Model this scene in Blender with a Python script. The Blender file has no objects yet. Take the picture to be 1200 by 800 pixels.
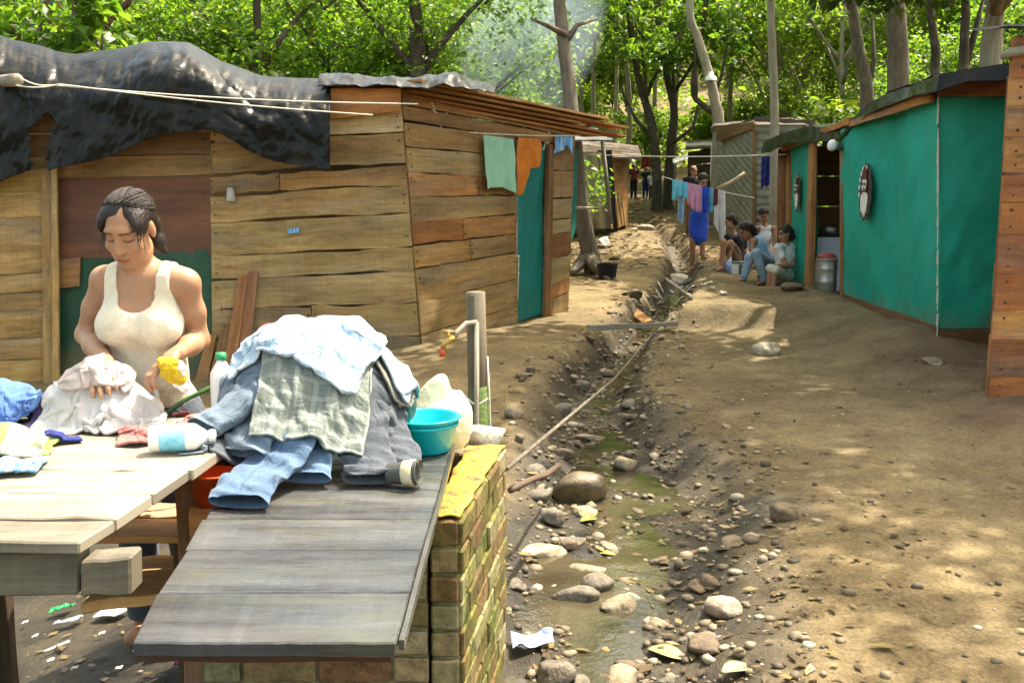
EXPOSURE = 2.2
import bpy, math, random
import numpy as np
from mathutils import Vector, Matrix, noise as mnoise

R = math.radians
rng = np.random.default_rng(7)
random.seed(7)
scene = bpy.context.scene
coll = scene.collection

# ------------------------------------------------------------------ camera maths (photo pixels 1200x800 -> world)
F, CU, CV, PITCH, CAMH = 1150.0, 600.0, 400.0, R(8.4), 1.5
def ray(u, v):
    a = (u - CU) / F; b = (CV - v) / F
    return a, math.cos(PITCH) + b * math.sin(PITCH), -math.sin(PITCH) + b * math.cos(PITCH)
def P(u, v, y):
    a, dy, dz = ray(u, v); t = y / dy
    return Vector((a * t, y, CAMH + dz * t))
def PZ(u, v, z):
    a, dy, dz = ray(u, v); t = (z - CAMH) / dz
    return Vector((a * t, dy * t, z))

# ------------------------------------------------------------------ numpy value noise
_perm = np.random.default_rng(3).random((256, 256))
def vnoise(x, y):
    x = np.asarray(x, float); y = np.asarray(y, float)
    xi = np.floor(x).astype(int); yi = np.floor(y).astype(int)
    fx = x - xi; fy = y - yi
    fx = fx * fx * (3 - 2 * fx); fy = fy * fy * (3 - 2 * fy)
    g = lambda i, j: _perm[i % 256, j % 256]
    return (g(xi, yi) * (1 - fx) + g(xi + 1, yi) * fx) * (1 - fy) + (g(xi, yi + 1) * (1 - fx) + g(xi + 1, yi + 1) * fx) * fy
def fbm(x, y, o=4):
    s = 0; a = .5; t = 0
    for k in range(o):
        s = s + a * vnoise(x * 2 ** k + 17 * k, y * 2 ** k + 31 * k); t += a; a *= .5
    return s / t - .5
_perm3 = np.random.default_rng(5).random((32, 32, 32))
def vnoise3(x, y, z):
    xi = np.floor(x).astype(int); yi = np.floor(y).astype(int); zi = np.floor(z).astype(int)
    fx = x - xi; fy = y - yi; fz = z - zi
    fx = fx * fx * (3 - 2 * fx); fy = fy * fy * (3 - 2 * fy); fz = fz * fz * (3 - 2 * fz)
    r = 0
    for i in (0, 1):
        for j in (0, 1):
            for k in (0, 1):
                w = (fx if i else 1 - fx) * (fy if j else 1 - fy) * (fz if k else 1 - fz)
                r = r + w * _perm3[(xi + i) % 32, (yi + j) % 32, (zi + k) % 32]
    return r - .5
def sstep(a, b, x):
    t = np.clip((np.asarray(x, float) - a) / (b - a), 0, 1); return t * t * (3 - 2 * t)

# ------------------------------------------------------------------ terrain
_by = np.array([-40, 0, 4, 7, 10, 14, 20, 28, 40, 60, 90, 140, 260.])
_bz = np.array([0, 0, 0.0, .10, .25, .45, .86, 1.5, 3.0, 7.5, 17, 34, 60.])
_ty = np.linspace(-40, 260, 3001); _tz = np.interp(_ty, _by, _bz)
_k = np.hanning(41); _k /= _k.sum(); _tz = np.convolve(np.pad(_tz, 20, mode='edge'), _k, mode='valid')
STREAM = np.array([(-.05, 1.0), (.02, 2.6), (.22, 3.6), (.42, 4.6), (.52, 5.4), (.58, 7.1), (.85, 8.4), (1.18, 9.7), (1.65, 11.2), (2.25, 13.3), (2.7, 15.5), (2.9, 18.5), (2.9, 22), (3.2, 28)])
SW = np.array([.45, .45, .55, .6, .55, .42, .36, .34, .3, .3, .3, .3, .25, .1])
SD = np.array([.13, .14, .15, .16, .20, .25, .29, .3, .28, .26, .26, .22, .12, .0])
def stream_x(y): return np.interp(y, STREAM[:, 1], STREAM[:, 0])
def terrain(x, y, detail=True):
    x = np.asarray(x, float); y = np.asarray(y, float)
    z = np.interp(y, _ty, _tz)
    # lower ground beside the washing place, in front of the hut
    z = z - .24 * sstep(-.9, -2.4, x) * sstep(10.5, 8.0, y)
    # hill sides
    z = z + .035 * np.maximum(np.abs(x - 2) - 6, 0) * sstep(8, 30, y)
    # eroded bench of earth along the green hut, heap by the plank hut
    z = z + .20 * np.exp(-((x - 3.35) / .5) ** 2) * sstep(7.4, 8.6, y) * sstep(12.5, 11, y)
    z = z + .12 * sstep(2.6, 3.4, x) * sstep(5.0, 6.2, y) * sstep(9, 8, y)
    # left bank mound between hut and stream
    z = z + .10 * np.exp(-(((x + .1) / .8) ** 2 + ((y - 7.6) / 1.5) ** 2))
    # earth ledge on the far side
    z = z + .19 * sstep(0, .14, x - stream_x(y) - .38) * sstep(9.50, 9.72, y + .25 * fbm(x * 2.3, y * .5 + 3, 3)) * sstep(15, 11.5, y) * sstep(3.3, 2.3, x)
    # slope mounds further up the lane
    z = z + .22 * np.exp(-(((x - 2.3) / .9) ** 2 + ((y - 17.5) / 1.1) ** 2)) + .18 * np.exp(-(((x - 1.6) / .6) ** 2 + ((y - 20.5) / 1.0) ** 2))
    # stream channel
    sx = stream_x(y); w = np.interp(y, STREAM[:, 1], SW); d = np.interp(y, STREAM[:, 1], SD)
    dx = x - sx
    wr = w * np.where(dx > 0, 1.0 + .9 * sstep(7, 4.2, y), 1.0)
    t = np.clip(np.abs(dx) / wr + .25 * fbm(x * 2.2, y * 2.2, 3), 0, 2)
    ch = 1 - sstep(.25, 1.0, t)
    z = z - d * ch
    if detail:
        z = z + .05 * fbm(x * .9, y * .9, 4) + .035 * fbm(x * 3 + 9, y * 3, 3) * (1 + 1.3 * ch) + .10 * fbm(x * .5, y * .8 + 7, 3) * sstep(9, 18, y)
        z = z + .014 * fbm(x * 9, y * 9 + 3, 3) + (.10 * np.abs(fbm(x * 2.6, y * 2.2 + 11, 3)) + .05 * fbm(x * 6, y * 6 + 2, 3)) * ch
    return z
def tz(x, y): return float(terrain(np.array([x]), np.array([y]))[0])
def G(u, v):
    """where the photo's ray meets the ground"""
    a, dy, dz = ray(u, v)
    t = np.linspace(1.2, 70, 9000)
    h = CAMH + dz * t - terrain(a * t, dy * t)
    i = int(np.argmax(h < 0)) if (h < 0).any() else len(t) - 1
    return Vector((a * t[i], dy * t[i], CAMH + dz * t[i]))

# ------------------------------------------------------------------ object helpers
def tag(o, label=None, cat=None, group=None, kind=None):
    if label: o['label'] = label
    if cat: o['category'] = cat
    if group: o['group'] = group
    if kind: o['kind'] = kind
    return o
def empty(name, loc=(0, 0, 0), label=None, cat=None, group=None, rz=0):
    o = bpy.data.objects.new(name, None); coll.objects.link(o)
    o.location = loc; o.rotation_euler = (0, 0, rz); o.empty_display_size = .1
    return tag(o, label, cat, group)
def mesh_obj(name, verts, faces, mat=None, parent=None, uv=None, col=None, smooth=True, vcol=None):
    me = bpy.data.meshes.new(name)
    verts = np.asarray(verts, dtype=np.float32).reshape(-1, 3)
    if parent is not None:
        inv = np.array(parent_world(parent).inverted(), dtype=np.float32)
        verts = verts @ inv[:3, :3].T + inv[:3, 3]
    if isinstance(faces, np.ndarray) and faces.ndim == 2:
        n, k = faces.shape
        me.vertices.add(len(verts)); me.vertices.foreach_set('co', verts.ravel())
        me.loops.add(n * k); me.loops.foreach_set('vertex_index', faces.astype(np.int32).ravel())
        me.polygons.add(n); me.polygons.foreach_set('loop_start', np.arange(0, n * k, k, dtype=np.int32))
        me.update(calc_edges=True)
    else:
        me.from_pydata([tuple(map(float, v)) for v in verts], [], [tuple(map(int, f)) for f in faces])
    me.update()
    nl = len(me.loops)
    if uv is not None:
        uv = np.asarray(uv, dtype=np.float32)
        l = me.uv_layers.new(name='UVMap')
        if len(uv) == len(verts) and len(uv) != nl:
            vi = np.empty(nl, dtype=np.int32); me.loops.foreach_get('vertex_index', vi); uv = uv[vi]
        l.data.foreach_set('uv', uv.ravel())
    if vcol is not None:
        c = np.ones((len(verts), 4), dtype=np.float32); c[:, :3] = vcol
        at = me.color_attributes.new('col', 'FLOAT_COLOR', 'POINT'); at.data.foreach_set('color', c.ravel())
    elif col is not None:
        cnt = np.empty(len(me.polygons), dtype=np.int32); me.polygons.foreach_get('loop_total', cnt)
        c = np.ones((len(cnt), 4), dtype=np.float32); c[:, :3] = np.asarray(col, dtype=np.float32)
        at = me.color_attributes.new('col', 'FLOAT_COLOR', 'CORNER'); at.data.foreach_set('color', np.repeat(c, cnt, axis=0).ravel())
    if smooth: me.polygons.foreach_set('use_smooth', np.ones(len(me.polygons), dtype=bool))
    o = bpy.data.objects.new(name, me); coll.objects.link(o)
    if mat is not None: me.materials.append(mat)
    if parent is not None: o.parent = parent
    return o
def parent_world(p):
    m = p.matrix_basis.copy(); q = p.parent
    while q is not None: m = q.matrix_basis @ m; q = q.parent
    return m
def add_mod(o, kind, **kw):
    m = o.modifiers.new(kind.lower(), kind)
    for k, v in kw.items(): setattr(m, k, v)
    return m

class MB:
    """collects boards, boxes, tubes into ONE mesh object"""
    def __init__(s): s.v = []; s.f = []; s.uv = []; s.c = []; s.color = (1, 1, 1)
    def face(s, idx, uvs):
        s.f.append(idx); s.uv.extend(uvs); s.c.append(s.color)
    def board(s, o, L, W, T, n=6, jit=.004, seed=None, taper=0):
        """a rough board: corner o, length L, width W, thickness T"""
        o, L, W, T = map(Vector, (o, L, W, T))
        r = random.Random(seed if seed is not None else random.random())
        ll, lw, lt = L.length, W.length, T.length
        ou, ov = r.uniform(0, 50), r.uniform(0, 50)
        base = len(s.v); wn = W.normalized() if lw else W; tn = T.normalized() if lt else T
        for i in range(n + 1):
            t = i / n; c = o + L * t
            j = [r.uniform(-jit, jit) for _ in range(4)]; k = [r.uniform(-jit, jit) * .4 for _ in range(4)]
            s.v += [c + wn * j[0] + tn * k[0], c + W + wn * j[1] + tn * k[1], c + W + T + wn * j[2] + tn * k[2], c + T + wn * j[3] + tn * k[3]]
        flip = (L.cross(W)).dot(T) < 0
        def q(a, b, c_, d, uvs):
            if flip: s.face((d, c_, b, a), uvs[::-1])
            else: s.face((a, b, c_, d), uvs)
        vs = [0, lw, lw + lt, lw * 2 + lt, lw * 2 + lt * 2]
        for i in range(n):
            a = base + i * 4; b = a + 4; u0 = ou + ll * i / n; u1 = ou + ll * (i + 1) / n
            for e in range(4):
                e2 = (e + 1) % 4
                q(a + e, b + e, b + e2, a + e2, [(u0, ov + vs[e]), (u1, ov + vs[e]), (u1, ov + vs[e + 1]), (u0, ov + vs[e + 1])])
        q(base, base + 1, base + 2, base + 3, [(ou, ov), (ou, ov + lw), (ou + lt, ov + lw), (ou + lt, ov)])
        e = base + n * 4
        q(e + 3, e + 2, e + 1, e, [(ou + lt, ov), (ou + lt, ov + lw), (ou, ov + lw), (ou, ov)])
    def box(s, x0, x1, y0, y1, z0, z1, **k):
        s.board((x0, y0, z0), (x1 - x0, 0, 0), (0, y1 - y0, 0), (0, 0, z1 - z0), n=k.get('n', 1), jit=k.get('jit', 0))
    def tube(s, pts, rad, n=8, cap=True, wob=0):
        pts = [Vector(p) for p in pts]
        if not hasattr(rad, '__len__'): rad = [rad] * len(pts)
        base = len(s.v); up = None; acc = 0
        ou = random.uniform(0, 30)
        accs = []
        for i, p in enumerate(pts):
            d = (pts[min(i + 1, len(pts) - 1)] - pts[max(i - 1, 0)]).normalized()
            if up is None:
                up = Vector((0, 0, 1)) if abs(d.z) < .9 else Vector((1, 0, 0))
            x = d.cross(up).normalized() if d.cross(up).length > 1e-5 else d.orthogonal().normalized()
            y = x.cross(d).normalized(); up = y
            if i: acc += (p - pts[i - 1]).length
            accs.append(acc)
            for k in range(n):
                a = 2 * math.pi * k / n; rr = rad[i] * (1 + (random.uniform(-wob, wob) if wob else 0))
                s.v.append(p + x * math.cos(a) * rr + y * math.sin(a) * rr)
        for i in range(len(pts) - 1):
            for k in range(n):
                k2 = (k + 1) % n; a = base + i * n; b = a + n
                c0 = 2 * math.pi * rad[i] * k / n; c1 = 2 * math.pi * rad[i] * (k + 1) / n
                s.face((a + k, b + k, b + k2, a + k2), [(ou + accs[i], c0), (ou + accs[i + 1], c0), (ou + accs[i + 1], c1), (ou + accs[i], c1)])
        if cap:
            s.face(tuple(base + k for k in range(n)), [(ou + math.cos(k) * .02, math.sin(k) * .02) for k in range(n)])
            e = base + (len(pts) - 1) * n
            s.face(tuple(e + k for k in reversed(range(n))), [(ou, 0)] * n)
    def lathe(s, c, prof, n=24, cap0=False, cap1=False, ax=None):
        """prof: (r, z) list about vertical axis at c"""
        c = Vector(c); base = len(s.v)
        M = ax if ax is not None else Matrix.Identity(3)
        for r_, z in prof:
            for k in range(n):
                a = 2 * math.pi * k / n
                s.v.append(c + M @ Vector((r_ * math.cos(a), r_ * math.sin(a), z)))
        for i in range(len(prof) - 1):
            for k in range(n):
                k2 = (k + 1) % n; a = base + i * n; b = a + n
                s.face((a + k, a + k2, b + k2, b + k), [(k / n, prof[i][1]), ((k + 1) / n, prof[i][1]), ((k + 1) / n, prof[i + 1][1]), (k / n, prof[i + 1][1])])
        if cap0: s.face(tuple(base + k for k in reversed(range(n))), [(0, 0)] * n)
        if cap1:
            e = base + (len(prof) - 1) * n
            s.face(tuple(e + k for k in range(n)), [(0, 0)] * n)
    def quad(s, a, b, c, d, uv=None):
        base = len(s.v); s.v += [Vector(a), Vector(b), Vector(c), Vector(d)]
        s.face((base, base + 1, base + 2, base + 3), uv or [(0, 0), (1, 0), (1, 1), (0, 1)])
    def build(s, name, mat, parent=None, smooth=False, bevel=0):
        o = mesh_obj(name, [tuple(v) for v in s.v], s.f, mat, parent, uv=s.uv, col=s.c, smooth=smooth)
        if bevel: add_mod(o, 'BEVEL', width=bevel, segments=1, limit_method='ANGLE', angle_limit=R(40))
        return o

def grid_obj(name, pts, mat, parent=None, solid=.004, mask=None, sub=1, uvs=None, offset=0.0):
    """pts (n,m,3) -> sheet with real thickness"""
    n, m, _ = pts.shape
    idx = np.arange(n * m).reshape(n, m)
    a = np.stack([idx[:-1, :-1], idx[1:, :-1], idx[1:, 1:], idx[:-1, 1:]], -1)
    if mask is not None:
        ok = mask[:-1, :-1] & mask[1:, :-1] & mask[1:, 1:] & mask[:-1, 1:]
        f = a[ok]
    else: f = a.reshape(-1, 4)
    if uvs is None:
        uu, vv = np.meshgrid(np.linspace(0, 1, n), np.linspace(0, 1, m), indexing='ij'); uvs = np.stack([uu, vv], -1)
    V = pts.reshape(-1, 3); U = uvs.reshape(-1, 2)
    used = np.unique(f); remap = -np.ones(n * m, int); remap[used] = np.arange(len(used))
    o = mesh_obj(name, V[used], remap[f], mat, parent, uv=U[used])
    if sub: add_mod(o, 'SUBSURF', levels=sub, render_levels=sub)
    if solid: add_mod(o, 'SOLIDIFY', thickness=solid, offset=offset)
    return o

def children(o): return [c for c in bpy.data.objects if c.parent == o]
def copy_tree(o, parent=None, kids=None):
    c = o.copy(); coll.objects.link(c); c.parent = parent
    for ch in (kids if kids is not None else children(o)):
        d = ch.copy(); coll.objects.link(d); d.parent = c
        for g in (children(ch) if kids is None else []):
            e = g.copy(); coll.objects.link(e); e.parent = d
    return c
# ------------------------------------------------------------------ materials
def newmat(name):
    m = bpy.data.materials.new(name); m.use_nodes = True
    nt = m.node_tree; nt.nodes.clear()
    out = nt.nodes.new('ShaderNodeOutputMaterial')
    b = nt.nodes.new('ShaderNodeBsdfPrincipled'); nt.links.new(b.outputs[0], out.inputs[0])
    return m, nt, b, out
class NT:
    """tiny node-graph shorthand"""
    def __init__(s, nt): s.nt = nt
    def n(s, t, **kw):
        x = s.nt.nodes.new(t)
        for k, v in kw.items(): setattr(x, k, v)
        return x
    def link(s, a, b): s.nt.links.new(a, b)
    def val(s, sock, v):
        if hasattr(v, 'is_linked') or isinstance(v, bpy.types.NodeSocket): s.link(v, sock)
        else: sock.default_value = v
    def coord(s, kind='Object'): return s.n('ShaderNodeTexCoord').outputs[kind]
    def mapping(s, vec, scale=(1, 1, 1), loc=(0, 0, 0), rot=(0, 0, 0)):
        m = s.n('ShaderNodeMapping'); s.link(vec, m.inputs[0]); m.inputs['Scale'].default_value = scale
        m.inputs['Location'].default_value = loc; m.inputs['Rotation'].default_value = rot
        return m.outputs[0]
    def noise(s, vec, scale=5, detail=4, rough=.55, dist=0):
        x = s.n('ShaderNodeTexNoise'); s.link(vec, x.inputs['Vector']); x.inputs['Scale'].default_value = scale
        x.inputs['Detail'].default_value = detail; x.inputs['Roughness'].default_value = rough; x.inputs['Distortion'].default_value = dist
        return x.outputs['Fac']
    def voro(s, vec, scale=5, out='Distance', feature='F1'):
        x = s.n('ShaderNodeTexVoronoi', feature=feature); s.link(vec, x.inputs['Vector']); x.inputs['Scale'].default_value = scale
        return x.outputs[out]
    def ramp(s, fac, stops, interp='LINEAR'):
        x = s.n('ShaderNodeValToRGB'); s.val(x.inputs[0], fac); x.color_ramp.interpolation = interp
        el = x.color_ramp.elements
        while len(el) < len(stops): el.new(.5)
        for e, (p, c) in zip(el, stops):
            e.position = p; e.color = (*c, 1) if hasattr(c, '__len__') else (c, c, c, 1)
        return x.outputs[0]
    def mix(s, fac, a, b, mode='MIX'):
        x = s.n('ShaderNodeMix', data_type='RGBA', blend_type=mode)
        s.val(x.inputs[0], fac)
        for sock, v in ((x.inputs[6], a), (x.inputs[7], b)):
            if isinstance(v, (tuple, list)): sock.default_value = (*v[:3], 1)
            else: s.link(v, sock)
        return x.outputs[2]
    def math(s, op, a, b=0, c=None):
        x = s.n('ShaderNodeMath', operation=op); s.val(x.inputs[0], a); s.val(x.inputs[1], b)
        if c is not None: s.val(x.inputs[2], c)
        return x.outputs[0]
    def attr(s, name='col'): return s.n('ShaderNodeAttribute', attribute_name=name).outputs['Color']
    def bump(s, h, strength=.3, dist=.01, prev=None):
        x = s.n('ShaderNodeBump'); s.link(h, x.inputs['Height']); x.inputs['Strength'].default_value = strength; x.inputs['Distance'].default_value = dist
        if prev is not None: s.link(prev, x.inputs['Normal'])
        return x.outputs[0]
    def sep(s, vec):
        x = s.n('ShaderNodeSeparateXYZ'); s.link(vec, x.inputs[0]); return x.outputs

def m_wood(name, dark, light, stain=None, rough=.8, gscale=1.0, stain_amt=.5, bump=.5, wet=0.0, dirt=.35, blotch=.62):
    """board grain along U, per-board tint from the col attribute"""
    m, nt, b, out = newmat(name); g = NT(nt)
    uv = g.coord('UV')
    wob = g.noise(g.mapping(uv, (1.2, 5, 1)), 1.5, 3)
    v2 = g.n('ShaderNodeVectorMath', operation='ADD'); g.link(uv, v2.inputs[0])
    cmb = g.n('ShaderNodeCombineXYZ'); g.link(g.math('MULTIPLY', wob, .05), cmb.inputs[1]); g.link(cmb.outputs[0], v2.inputs[1])
    fine = g.noise(g.mapping(v2.outputs[0], (2.2 * gscale, 48 * gscale, 1)), 2, 6, .65)
    mid = g.noise(g.mapping(v2.outputs[0], (.7 * gscale, 8 * gscale, 1)), 2, 4, .6, 1.2)
    saw = g.noise(g.mapping(uv, (55, 1.4, 1), (0, 0, 0), (0, 0, .12)), 1, 3, .6)
    f = g.math('ADD', g.math('MULTIPLY', fine, .36), g.math('ADD', g.math('MULTIPLY', mid, .52), g.math('MULTIPLY', saw, .20)))
    c = g.ramp(f, [(.36, dark), (.50, tuple((a + d) / 2 for a, d in zip(dark, light))), (.68, light)])
    if stain is not None:
        sm = g.ramp(g.noise(g.mapping(uv, (1.3, 5, 1), (3, 7, 0)), 1.6, 4, .6, .8), [(.50, 0.0), (.64, 1.0)])
        c = g.mix(g.math('MULTIPLY', sm, stain_amt), c, stain)
    c = g.mix(1, c, g.attr(), 'MULTIPLY')
    # knots and dark weather spots
    kn = g.ramp(g.voro(g.mapping(v2.outputs[0], (1.1, 3.4, 1)), 1.7), [(.03, 1.0), (.10, 0.0)])
    c = g.mix(g.math('MULTIPLY', kn, .55), c, (.07, .04, .02))
    ds = g.ramp(g.noise(g.mapping(uv, (4, 9, 1), (11, 3, 0)), 1.3, 5, .7), [(.52, 0.0), (.72, 1.0)])
    c = g.mix(g.math('MULTIPLY', ds, dirt), c, (.055, .042, .028))
    gw = g.ramp(g.noise(g.mapping(uv, (.45, 3.0, 1), (9, 4, 0)), 1.1, 5, .7), [(.48, 0.0), (.66, 1.0)])
    lum = g.n('ShaderNodeRGBToBW'); g.link(c, lum.inputs[0]); gr = g.mix(1, lum.outputs[0], (1.08, 1.0, .86), 'MULTIPLY')
    c = g.mix(g.math('MULTIPLY', gw, .40 if gscale == 1 else .22), c, gr)
    sv = g.ramp(g.noise(g.mapping(uv, (.6, 2.2, 1), (5, 1, 0)), 1.2, 5, .65), [(.38, blotch), (.62, 1.12)])
    c = g.mix(1, c, sv, 'MULTIPLY')
    sp = g.ramp(g.noise(g.mapping(uv, (30, 45, 1)), 1.0, 2, .5), [(.66, 0.0), (.74, 1.0)])
    c = g.mix(g.math('MULTIPLY', sp, .35), c, (.05, .035, .02))
    g.link(c, b.inputs['Base Color'])
    b.inputs['Roughness'].default_value = rough
    if wet:
        w = g.ramp(g.noise(g.mapping(uv, (2.5, 6, 1)), 1.5, 4), [(.4, 1.0), (.62, 0.0)])
        g.link(g.math('ADD', g.math('MULTIPLY', w, -wet), rough), b.inputs['Roughness'])
    g.link(g.bump(f, bump, .008), b.inputs['Normal'])
    return m

def m_plain(name, c1, c2=None, scale=6, rough=.7, bump=.15, bscale=40, metal=0.0, spec=.5, attr=False, coord='Object', detail=5):
    m, nt, b, out = newmat(name); g = NT(nt); co = g.coord(coord)
    c2 = c2 or tuple(x * .75 for x in c1)
    c = g.ramp(g.noise(co, scale, detail, .6), [(.35, c1), (.65, c2)])
    if attr: c = g.mix(1, c, g.attr(), 'MULTIPLY')
    g.link(c, b.inputs['Base Color']); b.inputs['Roughness'].default_value = rough; b.inputs['Metallic'].default_value = metal
    b.inputs['Specular IOR Level'].default_value = spec
    if bump: g.link(g.bump(g.noise(co, bscale, 4), bump, .01), b.inputs['Normal'])
    return m

def m_cloth(name, c1, c2=None, pattern=None, pc=(1, 1, 1), weave=260, scale=3, trans=.0, rough=.9, pscale=(18, 14), fade=.5):
    """woven cloth; pattern in UV: plaid / stripe / denim"""
    m, nt, b, out = newmat(name); g = NT(nt); uv = g.coord('UV'); ob = g.coord('Object')
    c2 = c2 or tuple(x * .7 for x in c1)
    c = g.ramp(g.noise(ob, scale * 3, 5, .65), [(.32, c2), (.66, c1)])
    if pattern in ('plaid', 'stripe'):
        sx = g.sep(uv)
        a = g.math('PINGPONG', g.math('MULTIPLY', sx[0], pscale[0]), 1.0)
        la = g.ramp(a, [(.0, 1.0), (.22, 1.0), (.3, 0.0), (.62, 0.0), (.68, .6), (.74, 0.0)])
        c = g.mix(g.math('MULTIPLY', la, fade), c, pc)
        if pattern == 'plaid':
            a2 = g.math('PINGPONG', g.math('MULTIPLY', sx[1], pscale[1]), 1.0)
            lb = g.ramp(a2, [(.0, 1.0), (.2, 1.0), (.28, 0.0), (.6, 0.0), (.66, .6), (.72, 0.0)])
            c = g.mix(g.math('MULTIPLY', lb, fade), c, pc)
    if pattern == 'denim':
        wv = g.noise(g.mapping(uv, (8, 90, 1)), 6, 3, .6)
        c = g.mix(g.math('MULTIPLY', g.ramp(wv, [(.42, 0.0), (.7, 1.0)]), .35), c, pc)
        fd = g.ramp(g.noise(ob, 5, 4, .6), [(.45, 0.0), (.72, 1.0)])
        c = g.mix(g.math('MULTIPLY', fd, fade), c, pc)
        sx = g.sep(uv)
        for s_, p_ in ((sx[0], .06), (sx[0], .94), (sx[1], .05), (sx[1], .95), (sx[0], .5)):
            ln = g.ramp(g.math('ABSOLUTE', g.math('SUBTRACT', s_, p_)), [(.004, 1.0), (.010, 0.0)])
            c = g.mix(g.math('MULTIPLY', ln, .45), c, tuple(x * .45 for x in c1))
    g.link(c, b.inputs['Base Color']); b.inputs['Roughness'].default_value = rough
    b.inputs['Specular IOR Level'].default_value = .2
    b.inputs['Sheen Weight'].default_value = .15
    bm = g.bump(g.noise(g.mapping(ob, (1, 1, .7), rot=(.4, .3, .7)), 11, 5, .6, 1.6), .55, .03); bm = g.bump(g.noise(ob, 60, 4), .2, .004, bm)
    g.link(bm, b.inputs['Normal'])
    if trans:
        t = g.n('ShaderNodeBsdfTranslucent'); g.link(c, t.inputs[0])
        mx = g.n('ShaderNodeMixShader'); mx.inputs[0].default_value = trans
        g.link(b.outputs[0], mx.inputs[1]); g.link(t.outputs[0], mx.inputs[2]); g.link(mx.outputs[0], out.inputs[0])
    return m

def m_plastic_sheet(name, c1, c2, rough=.28, bscale=9, bump=.5, dust=None, trans=0):
    m, nt, b, out = newmat(name); g = NT(nt); co = g.coord('Object')
    f = g.noise(co, 4, 5, .6)
    c = g.ramp(f, [(.35, c1), (.65, c2)])
    rr = rough
    if dust is not None:
        d = g.ramp(g.noise(g.mapping(co, (1, 1, .6)), 3.2, 6, .65, .5), [(.52, 0.0), (.68, 1.0)])
        c = g.mix(g.math('MULTIPLY', d, .6), c, dust)
        g.link(g.math('MULTIPLY_ADD', d, .3, rough), b.inputs['Roughness'])
    else: b.inputs['Roughness'].default_value = rough
    g.link(c, b.inputs['Base Color'])
    b.inputs['Specular IOR Level'].default_value = .17 if sum(c1) < .05 else .3
    cr = g.ramp(g.voro(g.mapping(co, (1, 1, .55), rot=(.2, .5, .3)), bscale * .55, 'Distance', 'DISTANCE_TO_EDGE'), [(.0, 0.0), (.10, 1.0)])
    h = g.math('ADD', g.noise(g.mapping(co, (1, 1, 2.2)), bscale, 5, .6, 1.2), g.math('MULTIPLY', cr, .35))
    g.link(g.bump(h, bump, .03), b.inputs['Normal'])
    if trans:
        t = g.n('ShaderNodeBsdfTranslucent'); g.link(c, t.inputs[0])
        mx = g.n('ShaderNodeMixShader'); mx.inputs[0].default_value = trans
        g.link(b.outputs[0], mx.inputs[1]); g.link(t.outputs[0], mx.inputs[2]); g.link(mx.outputs[0], out.inputs[0])
    return m

def m_woven_tarp(name, c1, c2):
    """coarse polypropylene shade cloth with horizontal slubs and creases"""
    m, nt, b, out = newmat(name); g = NT(nt); uv = g.coord('UV'); ob = g.coord('Object')
    f = g.noise(g.mapping(uv, (3, 60, 1)), 3, 5, .6); f2 = g.noise(ob, 1.3, 4, .55); f3 = g.noise(g.mapping(uv, (50, 4, 1)), 3, 3)
    c = g.ramp(g.math('ADD', g.math('MULTIPLY', f, .35), g.math('ADD', g.math('MULTIPLY', f2, .45), g.math('MULTIPLY', f3, .2))), [(.36, c2), (.62, c1)])
    st = g.ramp(g.noise(g.mapping(ob, (1, 1, .25)), 2.2, 6, .7), [(.56, 0.0), (.75, 1.0)])
    c = g.mix(g.math('MULTIPLY', st, .22), c, (.16, .2, .13))
    zz = g.sep(ob)[2]; md = g.math('SUBTRACT', g.math('ADD', g.math('MULTIPLY', g.noise(g.mapping(ob, (1, 1, .5)), 4, 5, .7), .55), .02), zz)
    c = g.mix(g.math('MULTIPLY', g.ramp(md, [(.0, 0.0), (.22, 1.0)]), .6), c, (.20, .15, .08))
    fd = g.ramp(g.noise(g.mapping(ob, (1, 1, .5), (7, 2, 3)), .9, 5, .65), [(.42, 0.0), (.68, 1.0)])
    c = g.mix(g.math('MULTIPLY', fd, .35), c, tuple(min(1, x * 1.25 + .05) for x in c1))
    g.link(c, b.inputs['Base Color']); b.inputs['Roughness'].default_value = .5
    b.inputs['Specular IOR Level'].default_value = .35
    n1 = g.bump(f2, .6, .06); n2 = g.bump(g.noise(g.mapping(uv, (2, 14, 1)), 3, 4, .6), .4, .015, n1)
    g.link(n2, b.inputs['Normal'])
    t = g.n('ShaderNodeBsdfTranslucent'); g.link(c, t.inputs[0]); mx = g.n('ShaderNodeMixShader'); mx.inputs[0].default_value = .25
    g.link(b.outputs[0], mx.inputs[1]); g.link(t.outputs[0], mx.inputs[2]); g.link(mx.outputs[0], out.inputs[0])
    return m

def m_leaf(name, c1, c2, c3, trans=.45):
    m, nt, b, out = newmat(name); g = NT(nt)
    geo = g.n('ShaderNodeNewGeometry'); oi = g.n('ShaderNodeObjectInfo')
    f = g.math('ADD', g.math('MULTIPLY', geo.outputs['Random Per Island'], .75), g.math('MULTIPLY', oi.outputs['Random'], .25))
    c = g.ramp(f, [(.05, c1), (.5, c2), (.95, c3)])
    g.link(c, b.inputs['Base Color']); b.inputs['Roughness'].default_value = .42; b.inputs['Specular IOR Level'].default_value = .45
    t = g.n('ShaderNodeBsdfTranslucent')
    ct = g.mix(1, c, (1.32, 1.28, .43), 'MULTIPLY'); g.link(ct, t.inputs[0])
    mx = g.n('ShaderNodeMixShader'); mx.inputs[0].default_value = trans
    g.link(b.outputs[0], mx.inputs[1]); g.link(t.outputs[0], mx.inputs[2]); g.link(mx.outputs[0], out.inputs[0])
    return m

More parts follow.
